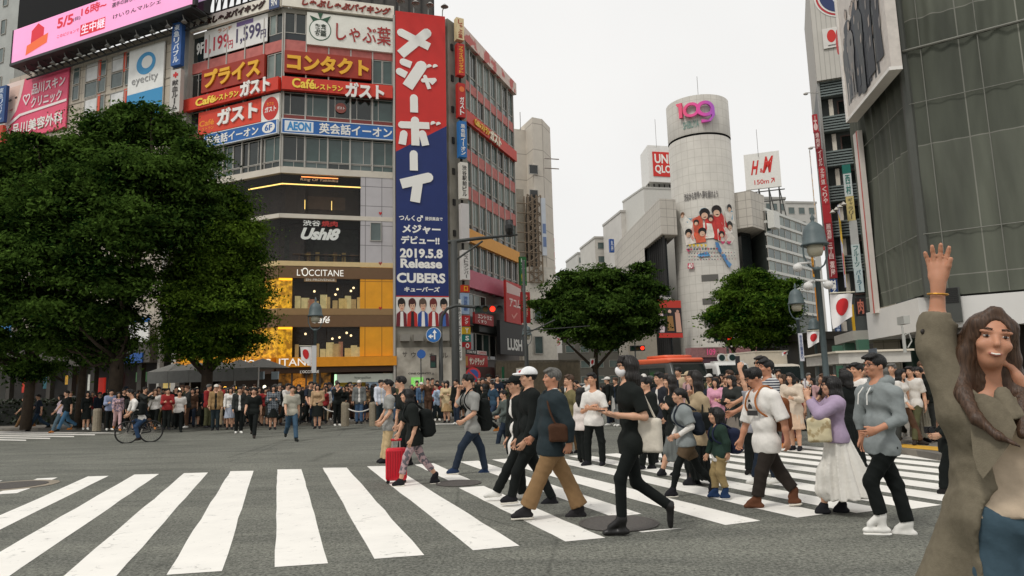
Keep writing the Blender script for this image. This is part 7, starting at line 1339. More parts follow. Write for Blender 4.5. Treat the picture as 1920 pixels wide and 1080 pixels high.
    # shoes, one mesh each
    sm = g('shoe', cloth((30,28,28))); sole = g('sole')
    for s in 'lr':
        N_, ft = J[s+'a'], J[s+'t']; d = un(ft-N_-np.dot(ft-N_, [0,0,1])*0); fx = un(ft-N_); flat = N_[2]-ft[2] < .16*k and np.linalg.norm((ft-N_)[:2]) > .07*k; fh = un((ft-N_)*[1,1,0]); heel = np.array([N_[0]-fh[0]*.04*k, N_[1]-fh[1]*.04*k, ft[2]+.012*k]) if flat else N_-fx*np.array(.035*k)+np.array([0,0,-.03*k]); d = un(ft-heel); sdn = np.cross(d, [0,0,1.]); sdn = un(sdn); un_ = np.cross(sdn, d)
        f = Field(); f.rc(heel, ft-d*.03*k, .034*k, .035*k, .03, un_, 1.25); f.rc(N_, N_*.4+ft*.6, .042*k, .032*k, .03); f.rc(N_, heel+d*.035*k, .041*k, .034*k, .03)
        if g('boot'): K_ = J[s+'k']; f.rc(N_, N_+(K_-N_)*g('boot'), .045*k, .052*k, .03, cb=1)
        sp = (heel+ft)/2-un_*.026*k; f.cut(sp, -un_); o = fmesh('shoe', f, min(h,.011), sm, r)
        if sole and o:
            f = Field(); f.rc(heel-un_*.03*k, ft-d*.032*k-un_*.03*k, .036*k, .037*k, .01); f.cut(sp+un_*.004, un_); f.cut(sp-un_*.018*k, -un_); o2 = fmesh('sole', f, .009, sole, r)
            if o2: o2.parent = o
    hs = g('hair')
    if hs: hair(r, hc, HA, k*g('hk', .965), hs[0], HAIRS[hs[1]], min(h, .011) if hf is None else .007, bool(g('cap')), g('hair_extra'))
    if g('cap'): hat(r, hc, HA, k*.965, g('cap'))
    if g('face', True): face_bits(r, hc, HA, k*g('hk', .965), HAIRS[hs[1] if hs else 'dark'], **g('facekw', {}))
    return dict(chest=chest, waist=waist, pel=pel, up=up_t, torso=torso)
def smooth(P, n=5):                          # a rounded line through the points
    P = [np.array(p, float) for p in P]; P = [P[0]]+P+[P[-1]]; out = []
    for i in range(1, len(P)-2):
        for t in np.linspace(0, 1, n, endpoint=False): a, b, c, d = P[i-1:i+3]; out.append(.5*(2*b+(c-a)*t+(2*a-5*b+4*c-d)*t*t+(3*b-a-3*c+d)*t**3))
    return out+[P[-2]]
def bag_mesh(name, label, cat, c, A, size, m, group=None, strap=None, sm=None, taper=.8, hh=.014):
    l, f_, u = A; w, d, h = size; r = thing(name, label, cat, c, group); F = Field()
    F.box(c-u*h*.02, np.array([w*.5,d*.5,h*.47]), min(w,d)*.33, A, .04); F.rc(c-l*w*.25+u*h*.32, c+l*w*.25+u*h*.32, d*.32, d*.32, .06); F.box(c-u*h*.16+f_*(-d*.42 if name == 'backpack' else d*.1), np.array([w*.38,d*.22,h*.22]), d*.15, A, .03); F.fold = .003; F.ff = 30
    fmesh('bag_body', F, hh, m, r)
    if strap: b = MB(); [b.tube(smooth(s), .012, 6) for s in strap]; b.build('strap', sm or m, r)
    return r
# ---------------------------------------------------------------- people on the crossing, posed joint by joint
BLK = cloth((24,28,26)); BLK2 = cloth((19,23,22)); WHT = cloth((222,218,212)); NAVYc = cloth((38,48,52)); KHA = cloth((134,106,74)); BEI_ = cloth((196,172,132)); JEAN = cloth((36,46,60)); GREYT = cloth((142,142,138)); HEA = cloth((132,138,138)); DKB = cloth((46,40,36))
SHW = cloth((224,222,216)); SHB = cloth((32,32,36)); SOLE = cm((214,208,196), 'sole', rough=.7)
class Frame:
    def __init__(s, gx, gy):
        s.P = G(gx, gy); s.w = un([s.P[0], s.P[1], 0]); s.L = np.array([s.w[1], -s.w[0], 0]); s.d = float(np.dot(s.P-CAM, s.w))
    def __call__(s, px, py, dz=0):
        r = ray(px, py); t = (s.d+dz)/np.dot(r, s.w); return CAM+r*t
    def dirv(s, yaw, pitch=0): a = math.radians(yaw); p = math.radians(pitch); return (math.sin(a)*s.L-math.cos(a)*s.w)*math.cos(p)+np.array([0,0,math.sin(p)])
def hero(label, gpx, yaw, joints, H, spec, head=None, hyaw=None, hpitch=0, hroll=0, h=.0125, group=None, fine=False):
    F = Frame(*gpx); k = H/1.72; sy = math.sin(math.radians(yaw)); J = {}
    half = dict(s=.165, e=.21, w=.2, h=.085, k=.09, a=.085, t=.085)
    for n, v in joints.items():
        dz = v[2] if len(v) > 2 else 0
        if n[0] in 'lr' and len(n) == 2: dz += half[n[1]]*k*sy*(1 if n[0] == 'l' else -1)
        J[n] = F(v[0], v[1], dz)
    if 'lh' not in J:
        p = J.pop('hip'); lv_ = math.cos(math.radians(yaw))*F.L+sy*F.w; J['lh'] = p+lv_*.085*k; J['rh'] = p-lv_*.085*k
    up_ = un(J['neck']-(J['lh']+J['rh'])/2); A = axes_of(F.dirv(yaw)-up_*np.dot(F.dirv(yaw), up_), up_)
    hy = yaw if hyaw is None else hyaw; HA = axes_of(F.dirv(hy, hpitch)); 
    if hroll: c, s_ = math.cos(math.radians(hroll)), math.sin(math.radians(hroll)); l, f, u = HA; HA = np.array([l*c+u*s_, f, u*c-l*s_])
    spec['headA'] = HA; r = thing('person', label, 'person', (F.P[0], F.P[1], 0), group); sp = dict(spec)
    res = figure(r, J, A, k, sp, h, zf=(J['head'][2]-.14*k) if fine or H > 1.2 else None, hf=.008 if not fine else .0047)
    return r, J, A, F, k, res
def backpack(label, J, A, k, m, size=(.3,.17,.44), side=-1, dz=-.06, strapm=None):
    l, f, u = A; c = J['neck']*.62+(J['lh']+J['rh'])*.19-f*(.13+size[1]*.5)*k+u*dz*k
    st = []
    for s in (-1,1): n = J['neck']; st.append([c+l*s*.09*k+u*.2*k, n-u*.0*k+l*s*.095*k-f*.05*k+u*.035*k, n+l*s*.10*k+f*.05*k+u*.02*k, n+l*s*.115*k+f*.145*k-u*.12*k, n+l*s*.15*k+f*.1*k-u*.27*k, c+l*s*.13*k-u*.12*k])
    return bag_mesh('backpack', label, 'backpack', c, A, (size[0]*k, size[1]*k, size[2]*k), m, strap=st, sm=strapm)
def chest_print(r, J, A, k, c, w, h, off, body=None, z=0, xo=0, shape=None):
    class T:                                  # a patch following the chest
        def w(s, u, zz, o=0): return J['neck']*.66+(J['lh']+J['rh'])*.17+A[0]*(u+xo)*k+A[2]*(zz+z)*k+A[1]*(off-2.2*(u+xo)**2+o)*k
    b = MB(); t = T()
    if body: text(b, t, body, -w/2, w/2, -h/2, h/2, 0, .03)
    elif shape: [b.add([t.w(x,y) for x, y in pl], [tuple(range(len(pl)))]) for pl in shape]
    return b.build('shirt_print', ink(c), r)
def phone(label, c, A, rgb=(30,30,32)):
    b = MB(); l, f, u = A; q = lambda x, y, z: c+l*x+f*y+u*z; b.hexa([q(-.037,-.005,-.075),q(.037,-.005,-.075),q(.037,.005,-.075),q(-.037,.005,-.075),q(-.037,-.005,.075),q(.037,-.005,.075),q(.037,.005,.075),q(-.037,.005,.075)]); return tag(b.build('phone', cm(rgb,'phone',rough=.2)), label, 'phone')
# the waving woman close to the camera
COAT = mat('wool_coat', (116,108,92), .9, .12, 40, bump=.35, bscale=170, spec=.1, bd=.004)
g = (1900, 1462); Fw_ = Frame(*g)
def coat_extra(f):
    P = Fw_
    f.rc(P(1842,850,.06), P(1742,1130,.02), .05, .085, .09, Fw_.dirv(-60), 1.2); f.rc(P(1868,900,.1), P(1815,1140,.12), .10, .15, .1, Fw_.dirv(0), 1.1); f.rc(P(1822,765,.04), P(1832,870,.05), .085, .08, .08)
    f.rc(P(1965,800,.02), P(2010,1130,.0), .07, .10, .08); f.rc(P(1880,738,-.10), P(1902,800,-.135), .03, .045, .02, Fw_.dirv(30), 1.6); f.rc(P(1902,800,-.135), P(1868,900,-.14), .04, .025, .02, Fw_.dirv(30), 1.6)
    f.rc(P(1746,650,-.02), P(1761,598,-.02), .062, .074, .02, cb=1, ca=1)
    f.sub(P(1950,880,-.17), (.165,.16,.19)); f.sub(P(1960,1060,-.17), (.2,.2,.32)); f.sub(P(1763,594,-.0), (.06,.06,.05))
def hair_lock(f):
    P = Fw_
    for pts in ([(1806,640,.0,.034),(1799,690,-.05,.034),(1806,740,-.12,.03),(1832,786,-.20,.022),(1872,818,-.235,.013),(1915,838,-.26,.005)], [(1905,700,.03,.03),(1915,760,-.06,.03),(1918,815,-.16,.018)]):
        for a, b in zip(pts, pts[1:]): f.rc(P(*a[:3]), P(*b[:3]), a[3], b[3], .02)
W_ = hero('long haired woman in a khaki wool coat waving with one raised hand', g, 22, dict(head=(1855,641,-.03), neck=(1857,735,0), rs=(1800,768,0), ls=(1912,768,0), re=(1755,652,.04), rw=(1759,527,.03), le=(1985,800,.02), lw=(1911,716,-.09), hip=(1902,975), lk=(1915,1220), rk=(1880,1220), la=(1915,1430), ra=(1885,1430), lt=(1925,1455,-.15), rt=(1895,1455,-.15)), 1.70,
    dict(fem=True, skin=(190,136,108), hk=1.0, fr=1.14, hair_extra=hair_lock, hair=('part','brown'), rhd=Fw_.L*.05+np.array([0,0,1]), rpn=-Fw_.w, rcurl=.16, rspr=1.5, rth=.55, lhd=un(-Fw_.L*.3+np.array([0,0,.9])), lcurl=.8, lpn=-Fw_.L, top=('coat', COAT, 1.55, .6, dict(e=.03, fold=.004, neckc=.06, extra=coat_extra)), under=cloth((190,172,150)), underhem=-.02, low=('trousers', cloth((66,86,98)), 2.0, .014, .07), facekw=dict(smile=.55, lips=(160,96,82))), hyaw=13, hpitch=3, hroll=-10, fine=True, h=.0115)
P = Fw_; b = MB(); q = [P(1820,738,-.10), P(1845,738,-.135), P(1870,748,-.17), P(1893,772,-.20), P(1906,800,-.222), P(1893,832,-.222), P(1868,866,-.215), P(1843,897,-.205), P(1832,880,-.19), P(1824,850,-.175), P(1819,800,-.15)]; n_ = -Fw_.w*.012; L_ = len(q); b.add(q+[p+n_ for p in q], [tuple(range(L_)), tuple(range(L_,2*L_))]+[(i,(i+1)%L_,L_+(i+1)%L_,L_+i) for i in range(L_)]); b.build('lapel', COAT, W_[0])
for y_ in (622, 640): b = MB(); b.ell(P(1731+(y_-622)*.1,y_,-.085), (.012,.006,.012)); b.build('cuff_button', cm((40,34,28),'button'), W_[0], True)
b = MB(); rr = W_[1]; e_ = rr['rw']*.8+rr['re']*.2; ax_ = un(rr['rw']-rr['re']); sx = un(np.cross(ax_, Fw_.w)); b.tube([e_+(sx*math.cos(t)+np.cross(ax_, sx)*math.sin(t))*.036 for t in np.linspace(0, 2*math.pi, 17)], .004, 5, cap=False); b.build('bracelet', cm((190,140,60),'brass',metal=.7), W_[0])
# walking towards the left
hero('man in a grey polo shirt and beige trousers walking beside the red suitcase', (714,868), -82, dict(head=(727,722), neck=(729,741), ls=(734,748), rs=(727,747), le=(731,774), lw=(716,792), re=(722,772), rw=(712,788), hip=(729,802), lk=(727,833), rk=(722,834), la=(722,862), ra=(717,861), lt=(710,867), rt=(706,866)), 1.70, dict(hair=('short','black'), top=('polo_shirt', GREYT, .75, .06), low=('trousers', BEI_, 1.95, .016), shoe=SHB, lcurl=.7))
r2 = hero('tall man in black with a bowl haircut behind the woman pulling the suitcase', (757,873), -80, dict(head=(751,717), neck=(754,736), ls=(760,745), rs=(750,744), le=(762,772), lw=(752,795), re=(746,772), rw=(743,796), hip=(757,806), lk=(752,840), rk=(760,840), la=(762,868), ra=(768,866), lt=(752,872), rt=(760,871)), 1.78, dict(hair=('mop','black'), top=('t_shirt', BLK, .8, .08), low=('trousers', BLK2, 1.95), shoe=SHB, facekw=dict(glasses='thin')))
CAMO = mat('floral_leggings', (96,92,98), .8, .1, 10, kind='blotch', rgb2=(176,150,152), freq=16)
r3 = hero('woman in a loose black top and patterned leggings pulling a red suitcase', (770,910), -82, dict(head=(763,742), neck=(769,759), ls=(774,768), rs=(769,767), le=(779,800), lw=(772,824), re=(757,790), rw=(748,812), hip=(777,824), lk=(762,857), rk=(792,860), la=(751,901), ra=(817,889), lt=(735,909), rt=(806,904)), 1.58, dict(fem=True, hair=('long','black'), top=('loose_top', BLK, 1.0, .1, dict(e=.035)), low=('leggings', CAMO, 1.72, .006), shoe=SHB, sole=SOLE, lcurl=.4))
backpack('large black backpack worn by the woman pulling the red suitcase', r3[1], r3[2], r3[4], BLK2, (.3,.22,.5), dz=-.12)
F = Frame(742, 906); P0 = F(743,872); r = thing('suitcase', 'red hard shell suitcase with a raised pull handle on the crossing', 'suitcase', F(743,906)); Lx = F.L; b = Field(); 
A_ = np.array([F.L, -F.w, [0,0,1.]]); c = F(743,871); b = Field(); b.box(c+np.array([0,0,.01]), (.17,.1,.255), .05, A_); fmesh('shell', b, .01, cm((206,24,44),'shell',rough=.3), r)
b = MB(); [b.tube([c+F.L*x-F.w*.104+np.array([0,0,-.2]), c+F.L*x-F.w*.106+np.array([0,0,.22])], .007, 5) for x in np.linspace(-.14,.14,8)]; b.build('rib', cm((180,20,38),'rib'), r)

for x in (-.06, .06): b = MB(); b.tube([c+F.L*x+np.array([0,0,.2]), c+F.L*x+np.array([0,0,.385])], .011, 6); b.build('handle_tube', ALU, r)
b = MB(); b.tube([c+F.L*-.085+np.array([0,0,.39]), c+F.L*.085+np.array([0,0,.39])], .02, 8); b.build('handle_grip', cm((190,30,44),'grip'), r)
for x in (-.13, .13): b = MB(); q = c+F.L*x; q[2] = .03; b.tube([q-F.w*.03, q+F.w*.03], .03, 12); b.tube([q+[0,0,.02], q+[0,0,.07]], .014, 6); b.build('wheel', TYRE, r)
r4 = hero('man in glasses and a grey t shirt raising one hand to his mouth', (878,888), -72, dict(head=(877,714), neck=(881,735), ls=(892,744), rs=(873,743), le=(889,775), lw=(868,790), re=(856,760), rw=(860,733), hip=(886,805), lk=(866,838), rk=(901,838), la=(853,879), ra=(910,879), lt=(837,886), rt=(896,888)), 1.73, dict(hair=('mop','black'), top=('t_shirt', GREYT, .85, .06), low=('trousers', JEAN, 2.0, .014, .06), shoe=cloth((36,52,80)), sole=SOLE, facekw=dict(glasses='thin'), rcurl=1.2, lcurl=1.2))
backpack('long dark bag on the back of the grey t shirt man', r4[1], r4[2], r4[4], BLK2, (.26,.2,.6), dz=-.16)
hero('young man in a black cap and open black jacket over a white t shirt', (940,938), -65, dict(head=(966,722), neck=(968,743), ls=(977,754), rs=(961,753), le=(980,792), lw=(970,824), re=(957,792), rw=(953,822), hip=(970,838), lk=(952,880), rk=(975,884), la=(931,922), ra=(980,926), lt=(907,930), rt=(962,934)), 1.72, dict(hair=('short','black'), cap=BLK2, top=('jacket', BLK, 1.9, .1, dict(e=.02, open_=.055)), under=WHT, underhem=.12, low=('trousers', BLK2, 2.0), shoe=SHW))
hero('man in a white cap and black hooded top beside the older man', (990,947), -72, dict(head=(990,708), neck=(993,730), ls=(1002,743), rs=(985,742), le=(1000,795), lw=(984,828), re=(980,795), rw=(970,824), hip=(989,836), lk=(969,885), rk=(1012,886), la=(960,930), ra=(1036,934), lt=(938,939), rt=(1014,945)), 1.76, dict(hair=('short','black'), cap=cloth((226,226,226)), top=('hoodie', BLK2, 1.95, .09, dict(e=.022)), low=('trousers', BLK2, 2.0, .012, .058), shoe=SHB, sole=SOLE))
STRC = cloth((196,194,190), 'stripes', rgb2=(40,44,52), dir='Z', freq=14)
r7 = hero('older grey haired man in a navy cardigan and baggy khaki trousers mid stride', (1030,972), -78, dict(head=(1035,709), neck=(1034,737), ls=(1047,752), rs=(1024,752), le=(1064,797), lw=(1066,832), re=(1014,800), rw=(998,820), hip=(1033,840), lk=(1012,897), rk=(1064,900), la=(988,954), ra=(1088,953), lt=(958,968), rt=(1060,968)), 1.70, dict(hair=('short','grey'), skin=(190,140,112), build=1.06, belly=.02, top=('cardigan', NAVYc, 1.93, .08, dict(e=.034, fold=.004)), under=STRC, underhem=0, low=('trousers', KHA, 1.93, .022, .09), shoe=cloth((44,42,44)), sole=SOLE, rcurl=1.3, lcurl=.9))
J, A, k = r7[1], r7[2], r7[4]; f = Field(); n = J['neck']; f.rc(n-A[0]*.07-A[1]*.03+A[2]*.01, n+A[0]*.07-A[1]*.03+A[2]*.01, .05, .05, .04); f.rc(n+A[0]*.075, n+A[1]*.09-A[2]*.06, .036, .02, .03); f.rc(n-A[0]*.075, n+A[1]*.09-A[2]*.06, .036, .02, .03); f.sub(n+A[2]*.07+A[1]*.03, (.06,.06,.07), A); fmesh('collar', f, .01, STRC, r7[0]); c = r7[3](1047,812,-.25); bag_mesh('shoulder_bag', 'brown leather shoulder bag slung across the older man', 'bag', c, axes_of(r7[3].dirv(0)), (.22,.09,.2), cloth((70,46,32)), strap=[[c+np.array([0,0,.1]), r7[3](1040,792,-.25), r7[3](1030,768,-.225), r7[3](1027,748,-.15), J['neck']+A[2]*.05-A[0]*.03]])
r8 = hero('long haired man in black wearing a white face mask and holding a phone', (1160,1001), -75, dict(head=(1175,688), neck=(1176,716), ls=(1194,737), rs=(1169,735), le=(1209,782), lw=(1162,779), re=(1172,782), rw=(1143,776), hip=(1183,832), lk=(1163,897), rk=(1193,905), la=(1166,974), ra=(1258,950), lt=(1130,999), rt=(1257,990)), 1.76, dict(hair=('long','dark'), build=.88, top=('t_shirt', BLK, .8, .1, dict(e=.012)), low=('trousers', BLK2, 2.0, .008, .055), shoe=cm((24,23,23),'leather',rough=.4), boot=.3, facekw=dict(mask=True, glasses='thin'), lcurl=.5, lpn=(0,0,1), rpn=(0,0,1)))
chest_print(r8[0], r8[1], r8[2], r8[4], (190,188,182), .13, .16, .165, shape=[[(-.06,-.09),(-.02,-.09),(-.03,.08),(-.05,.07)], [(-.01,-.07),(.02,-.1),(.03,.05),(0,.08)], [(.03,-.06),(.06,-.05),(.05,.06),(.035,.05)]])
phone('phone held out by the long haired man in the white mask', r8[3](1132,770,-.1), axes_of([0,0,1.], r8[3].L)); c = r8[3](1218,815,-.12); bag_mesh('tote_bag', 'white cloth tote bag hanging behind the long haired man', 'bag', c, axes_of(r8[3].dirv(-30)), (.26,.09,.36), cloth((206,198,184)), strap=[[c+np.array([-.06,0,.17]), J_+np.array([.02,0,.06]), c+np.array([.06,0,.17])] for J_ in (r8[1]['ls'],)])
r9 = hero('man in a white t shirt and black trousers with folded arms', (1117,873), -25, dict(head=(1110,711), neck=(1113,733), ls=(1128,744), rs=(1098,743), le=(1136,770,-.02), lw=(1108,766,-.2), re=(1092,772,-.02), rw=(1110,762,-.19), hip=(1113,792), lk=(1128,828), rk=(1102,830), la=(1130,866), ra=(1103,865), lt=(1126,872,-.1), rt=(1090,872,-.1)), 1.72, dict(hair=('short','black'), skin=(196,146,116), top=('t_shirt', WHT, .8, .06), low=('trousers', BLK2, 2.0), shoe=SHB, sole=SOLE, rcurl=1.1, lcurl=1.1))
hero('man with headphones round his neck and an olive t shirt', (1076,850), -70, dict(head=(1067,713), neck=(1068,732), ls=(1078,741), rs=(1064,740), le=(1084,765), lw=(1082,786), re=(1060,765), rw=(1058,786), hip=(1073,788), lk=(1068,818), rk=(1080,818), la=(1068,845), ra=(1084,844), lt=(1060,850), rt=(1076,850)), 1.8, dict(hair=('short','brown'), top=('t_shirt', cloth((112,104,72)), .8, .05), low=('trousers', KHA, 1.95, .016), shoe=SHB))
hero('woman with long black hair in a pale top beside the white t shirt man', (1093,868), 150, dict(head=(1089,737), neck=(1090,752), ls=(1082,762), rs=(1098,762), le=(1079,785), lw=(1080,808), re=(1101,785), rw=(1101,808), hip=(1091,805), lk=(1088,838), rk=(1096,838), la=(1088,862), ra=(1097,862), lt=(1090,867), rt=(1099,867)), 1.58, dict(fem=True, hair=('long','black'), top=('blouse', cloth((216,206,200)), 1.2, .02), low=('trousers', BLK2, 1.95), face=False))
r11 = hero('girl in a grey t shirt over white sleeves with brown shorts and black tights', (1275,931), -80, dict(head=(1273,742), neck=(1277,762), ls=(1286,773), rs=(1273,772), le=(1296,800), lw=(1274,815), re=(1272,800), rw=(1262,817), hip=(1287,834), lk=(1271,872), rk=(1310,878), la=(1262,917), ra=(1337,904), lt=(1246,928), rt=(1328,924)), 1.48, dict(fem=True, build=.95, hair=('pony','black'), top=('t_shirt', HEA, .85, .02, dict(e=.03)), low=('shorts', cloth((92,76,58)), .6, .02), legwear=BLK2, shoe=SHB, sole=SOLE, rcurl=1.1, lcurl=1.1))
f = Field(); [(f.rc(r11[1][s+'s'], r11[1][s+'e'], .05*r11[4], .048*r11[4], .02), f.rc(r11[1][s+'e'], r11[1][s+'w'], .048*r11[4], .038*r11[4], .02, cb=1)) for s in 'lr']; f.fold = .002; fmesh('white_sleeve', f, .012, WHT, r11[0]); backpack('small navy backpack worn by the girl in grey', r11[1], r11[2], r11[4], cloth((38,44,54)), (.26,.15,.36))
r12 = hero('small girl in a dark green cardigan and khaki trousers with a navy backpack', (1352,936), -72, dict(head=(1342,779), neck=(1346,798), ls=(1354,806), rs=(1340,806), le=(1363,830), lw=(1365,850), re=(1334,830), rw=(1326,852), hip=(1351,854), lk=(1350,886), rk=(1339,886), la=(1361,917), ra=(1342,918), lt=(1350,932), rt=(1326,930)), 1.22, dict(fem=True, hk=1.22, build=1.0, hair=('bob','black'), top=('cardigan', cloth((38,56,48)), 1.9, .04, dict(e=.016, fold=.002)), under=WHT, underhem=.1, low=('trousers', cloth((150,130,92)), 1.9, .016), shoe=cloth((34,54,88))), h=.011)
backpack('round navy backpack on the small girl', r12[1], r12[2], r12[4], cloth((34,40,62)), (.36,.24,.46), dz=-.08)
hero('long haired woman in a black coat and grey skirt behind the grey girl', (1248,893), -75, dict(head=(1255,715), neck=(1260,738), ls=(1269,750), rs=(1255,749), le=(1272,780), lw=(1252,766), re=(1252,782), rw=(1244,766), hip=(1264,812), lk=(1253,846), rk=(1272,848), la=(1242,882), ra=(1268,885), lt=(1232,890), rt=(1256,892)), 1.66, dict(fem=True, hair=('long','dark'), top=('coat', BLK, 1.95, .1, dict(e=.024)), low=('skirt', cloth((104,108,106)), .5, .21), shoe=SHB, rcurl=1.2, lcurl=1.2))
r14 = hero('woman in a beige jacket with long dark hair covering her mouth', (1290,909), -75, dict(head=(1301,709), neck=(1307,736), ls=(1320,752), rs=(1302,750), le=(1330,788), lw=(1316,800), re=(1290,775), rw=(1292,740,-.15), hip=(1308,826), lk=(1300,862), rk=(1312,866), la=(1296,898), ra=(1306,898), lt=(1280,907), rt=(1292,908)), 1.68, dict(fem=True, hair=('wave','dark'), top=('jacket', cloth((164,146,118)), 1.95, .06, dict(e=.024, open_=.05)), under=BLK, low=('skirt', BLK2, .62, .19), legwear=cloth((60,50,46)), shoe=SHB, rcurl=1.2)); c = r14[3](1324,790,-.26); bag_mesh('shoulder_bag', 'black shoulder bag of the woman in the beige jacket', 'bag', c, axes_of(r14[3].dirv(0)), (.24,.1,.26), BLK2, strap=[[c+np.array([-.05,0,.12]), r14[1]['ls']+np.array([0,0,.07]), c+np.array([.06,0,.12])]])
for lab, gx, gy, hx, hy, sp in (('young man in a dark jacket right behind the long haired masked man', 1212,880,1211,720,dict(hair=('mop','black'), top=('jacket', BLK, 1.95, .08), low=('trousers', BLK2, 1.95))), ('man in a dark suit with white shirt behind the long haired woman', 1232,868,1236,710,dict(hair=('short','black'), top=('suit_jacket', cloth((40,42,48)), 1.95, .12, dict(open_=.05)), under=WHT, low=('trousers', BLK2, 1.95)))):
    s_ = (gy-hy)/1.62; hero(lab, (gx,gy), -60, dict(head=(hx,hy), neck=(hx+3,hy+.17*s_), ls=(hx+.13*s_,hy+.24*s_), rs=(hx-.08*s_,hy+.24*s_), le=(hx+.18*s_,hy+.5*s_), lw=(hx+.12*s_,hy+.74*s_), re=(hx-.1*s_,hy+.5*s_), rw=(hx-.12*s_,hy+.72*s_), hip=(hx+4,hy+.74*s_), lk=(hx-2,hy+1.15*s_), rk=(hx+8,hy+1.15*s_), la=(hx-8,hy+1.56*s_), ra=(hx+12,hy+1.55*s_), lt=(hx-18,hy+1.6*s_), rt=(hx+3,hy+1.6*s_)), 1.74, dict(sp, shoe=SHB))
r16 = hero('man in a white printed t shirt and dark trousers looking down as he walks', (1440,951), -62, dict(head=(1413,708), neck=(1426,731), ls=(1449,744), rs=(1411,744), le=(1470,790), lw=(1476,824), re=(1399,794), rw=(1390,824), hip=(1437,832), lk=(1428,884), rk=(1466,890), la=(1420,934), ra=(1489,918), lt=(1395,949), rt=(1478,941)), 1.72, dict(hair=('mop','black'), skin=(190,138,108), build=1.0, belly=.015, top=('t_shirt', WHT, .95, .1, dict(e=.022)), low=('trousers', DKB, 1.93, .018, .066), shoe=cloth((98,62,44)), sole=SOLE, facekw=dict(glasses='thin'), lcurl=.6), hpitch=-22, hyaw=-72)
chest_print(r16[0], r16[1], r16[2], r16[4], (54,52,52), .2, .1, .18, z=-.02, xo=.035, shape=[[(-.1,-.06),(.1,-.06),(.1,0),(-.1,0)], [(-.05,.02),(.04,.02),(.03,.06),(-.01,.09),(-.04,.06)], [(-.03,.1),(.02,.1),(.02,.13),(-.03,.13)]]); backpack('rust brown backpack with tan straps on the white t shirt man', r16[1], r16[2], r16[4], cloth((120,72,44)), (.3,.16,.42), strapm=cloth((168,104,60)))
STR = cloth((200,200,200), 'stripes', rgb2=(34,40,58), dir='Z', freq=9)
def simple(lab, g_, yaw, hx, hy, H, sp, swing=.1, arm=(.1,.3), lean=0, **kw):
    F = Frame(*g_); s_ = FPX/np.dot(F.P-CAM, Fw)*.99; k = H/1.72; X = lambda dx, z: (hx+(dx)*s_+lean*(z/1.5)*0, hy+(1.595*k-z*k)*s_); sy, cy_ = math.sin(math.radians(yaw)), math.cos(math.radians(yaw))
    Jp = {}; Jp['head'] = (hx, hy); Jp['neck'] = X(-sy*.03, 1.44)
    for s, q in (('l',1),('r',-1)):
        a = swing*q; Jp[s+'s'] = X(q*.17*cy_*k-sy*.03, 1.385); Jp[s+'e'] = X(q*.21*cy_*k+sy*(-a*.5+arm[0]-.06), 1.12); Jp[s+'w'] = X(q*.2*cy_*k+sy*(-a+arm[1]), .9+max(0,arm[1]-.15)*.6)
        Jp[s+'h'] = X(q*.085*cy_*k-sy*.03, .88); Jp[s+'k'] = X(q*.09*cy_*k+sy*(a*1.2+.02), .49); Jp[s+'a'] = X(q*.085*cy_*k+sy*a*2.2, .09); x, y = X(q*.1*cy_*k+sy*(a*2.2+.15), .04); Jp[s+'t'] = (x, y, -.15*cy_)
    Jp = {n: v for n, v in Jp.items()}; return hero(lab, g_, yaw, Jp, H, sp, **kw)
simple('man in a navy and white striped shirt behind the white t shirt man', (1446,917), -60, 1436, 690, 1.76, dict(hair=('short','black'), skin=(186,132,104), top=('striped_shirt', STR, .9, .06), low=('trousers', JEAN, 1.95), shoe=SHW))
rs_ = simple('man in dark sunglasses and a white t shirt behind the striped man', (1443,884), -60, 1428, 682, 1.86, dict(hair=('short','dark'), skin=(196,142,114), top=('t_shirt', WHT, .8, .05), low=('trousers', JEAN, 1.95), shoe=SHB, facekw=dict(glasses='sun')))
Fx = Frame(1400, 890); hero('person raising an arm to film with a phone behind the white t shirt man', (1400,890), -120, dict(head=(1408,727), neck=(1408,745), ls=(1404,757), rs=(1412,757), le=(1396,722), lw=(1387,692), re=(1416,785), rw=(1414,805), hip=(1408,805), lk=(1404,845), rk=(1412,845), la=(1404,882), ra=(1414,882), lt=(1398,889), rt=(1408,889)), 1.66, dict(hair=('short','black'), top=('t_shirt', cloth((150,150,156)), .7, .05), low=('trousers', BLK2, 1.95), lhd=(0,0,1), lcurl=1.0, face=False)); phone('phone held up above the crowd by a raised arm', Fx(1383,676), axes_of(Fx.dirv(0)))
r19 = hero('woman in a lilac top and long white skirt taking a photo with a pale phone', (1556,962), -80, dict(head=(1557,723), neck=(1563,745), ls=(1571,757), rs=(1556,756), le=(1536,778,-.05), lw=(1513,744,.1), re=(1536,772,0), rw=(1512,740,-.1), hip=(1567,824), lk=(1552,888), rk=(1574,888), la=(1545,947), ra=(1580,945), lt=(1528,960), rt=(1562,958)), 1.6, dict(fem=True, hair=('long','black'), build=1.04, top=('knit_top', cloth((164,146,170)), 1.75, .03, dict(e=.024)), low=('skirt', mat('white_pleats', (216,212,204), .8, .05, 5, bump=.3, bscale=20), 1.0*.70, .30, 14), skdir=Frame(1556,962).L*.14+np.array([0,0,-1]), shoe=SHB, lhd=(0,0,1), rhd=(0,0,1), lcurl=1.1, rcurl=1.1, facekw=dict(glasses='thin')))
phone('pale phone held up by the woman in lilac', r19[3](1510,722,0), axes_of(r19[3].dirv(80)), (206,200,204)); c = r19[3](1536,806,-.24); bag_mesh('tote_bag', 'cream printed tote bag hanging from the arm of the woman in lilac', 'bag', c, axes_of(r19[3].dirv(-10)), (.25,.08,.28), mat('cream_print', (206,194,160), .85, .1, 8, kind='blotch', rgb2=(170,150,112), freq=12, lo=.52, hi=.6), strap=[[c+np.array([-.06,0,.13]), r19[3](1534,768,-.18), c+np.array([.06,0,.13])]])
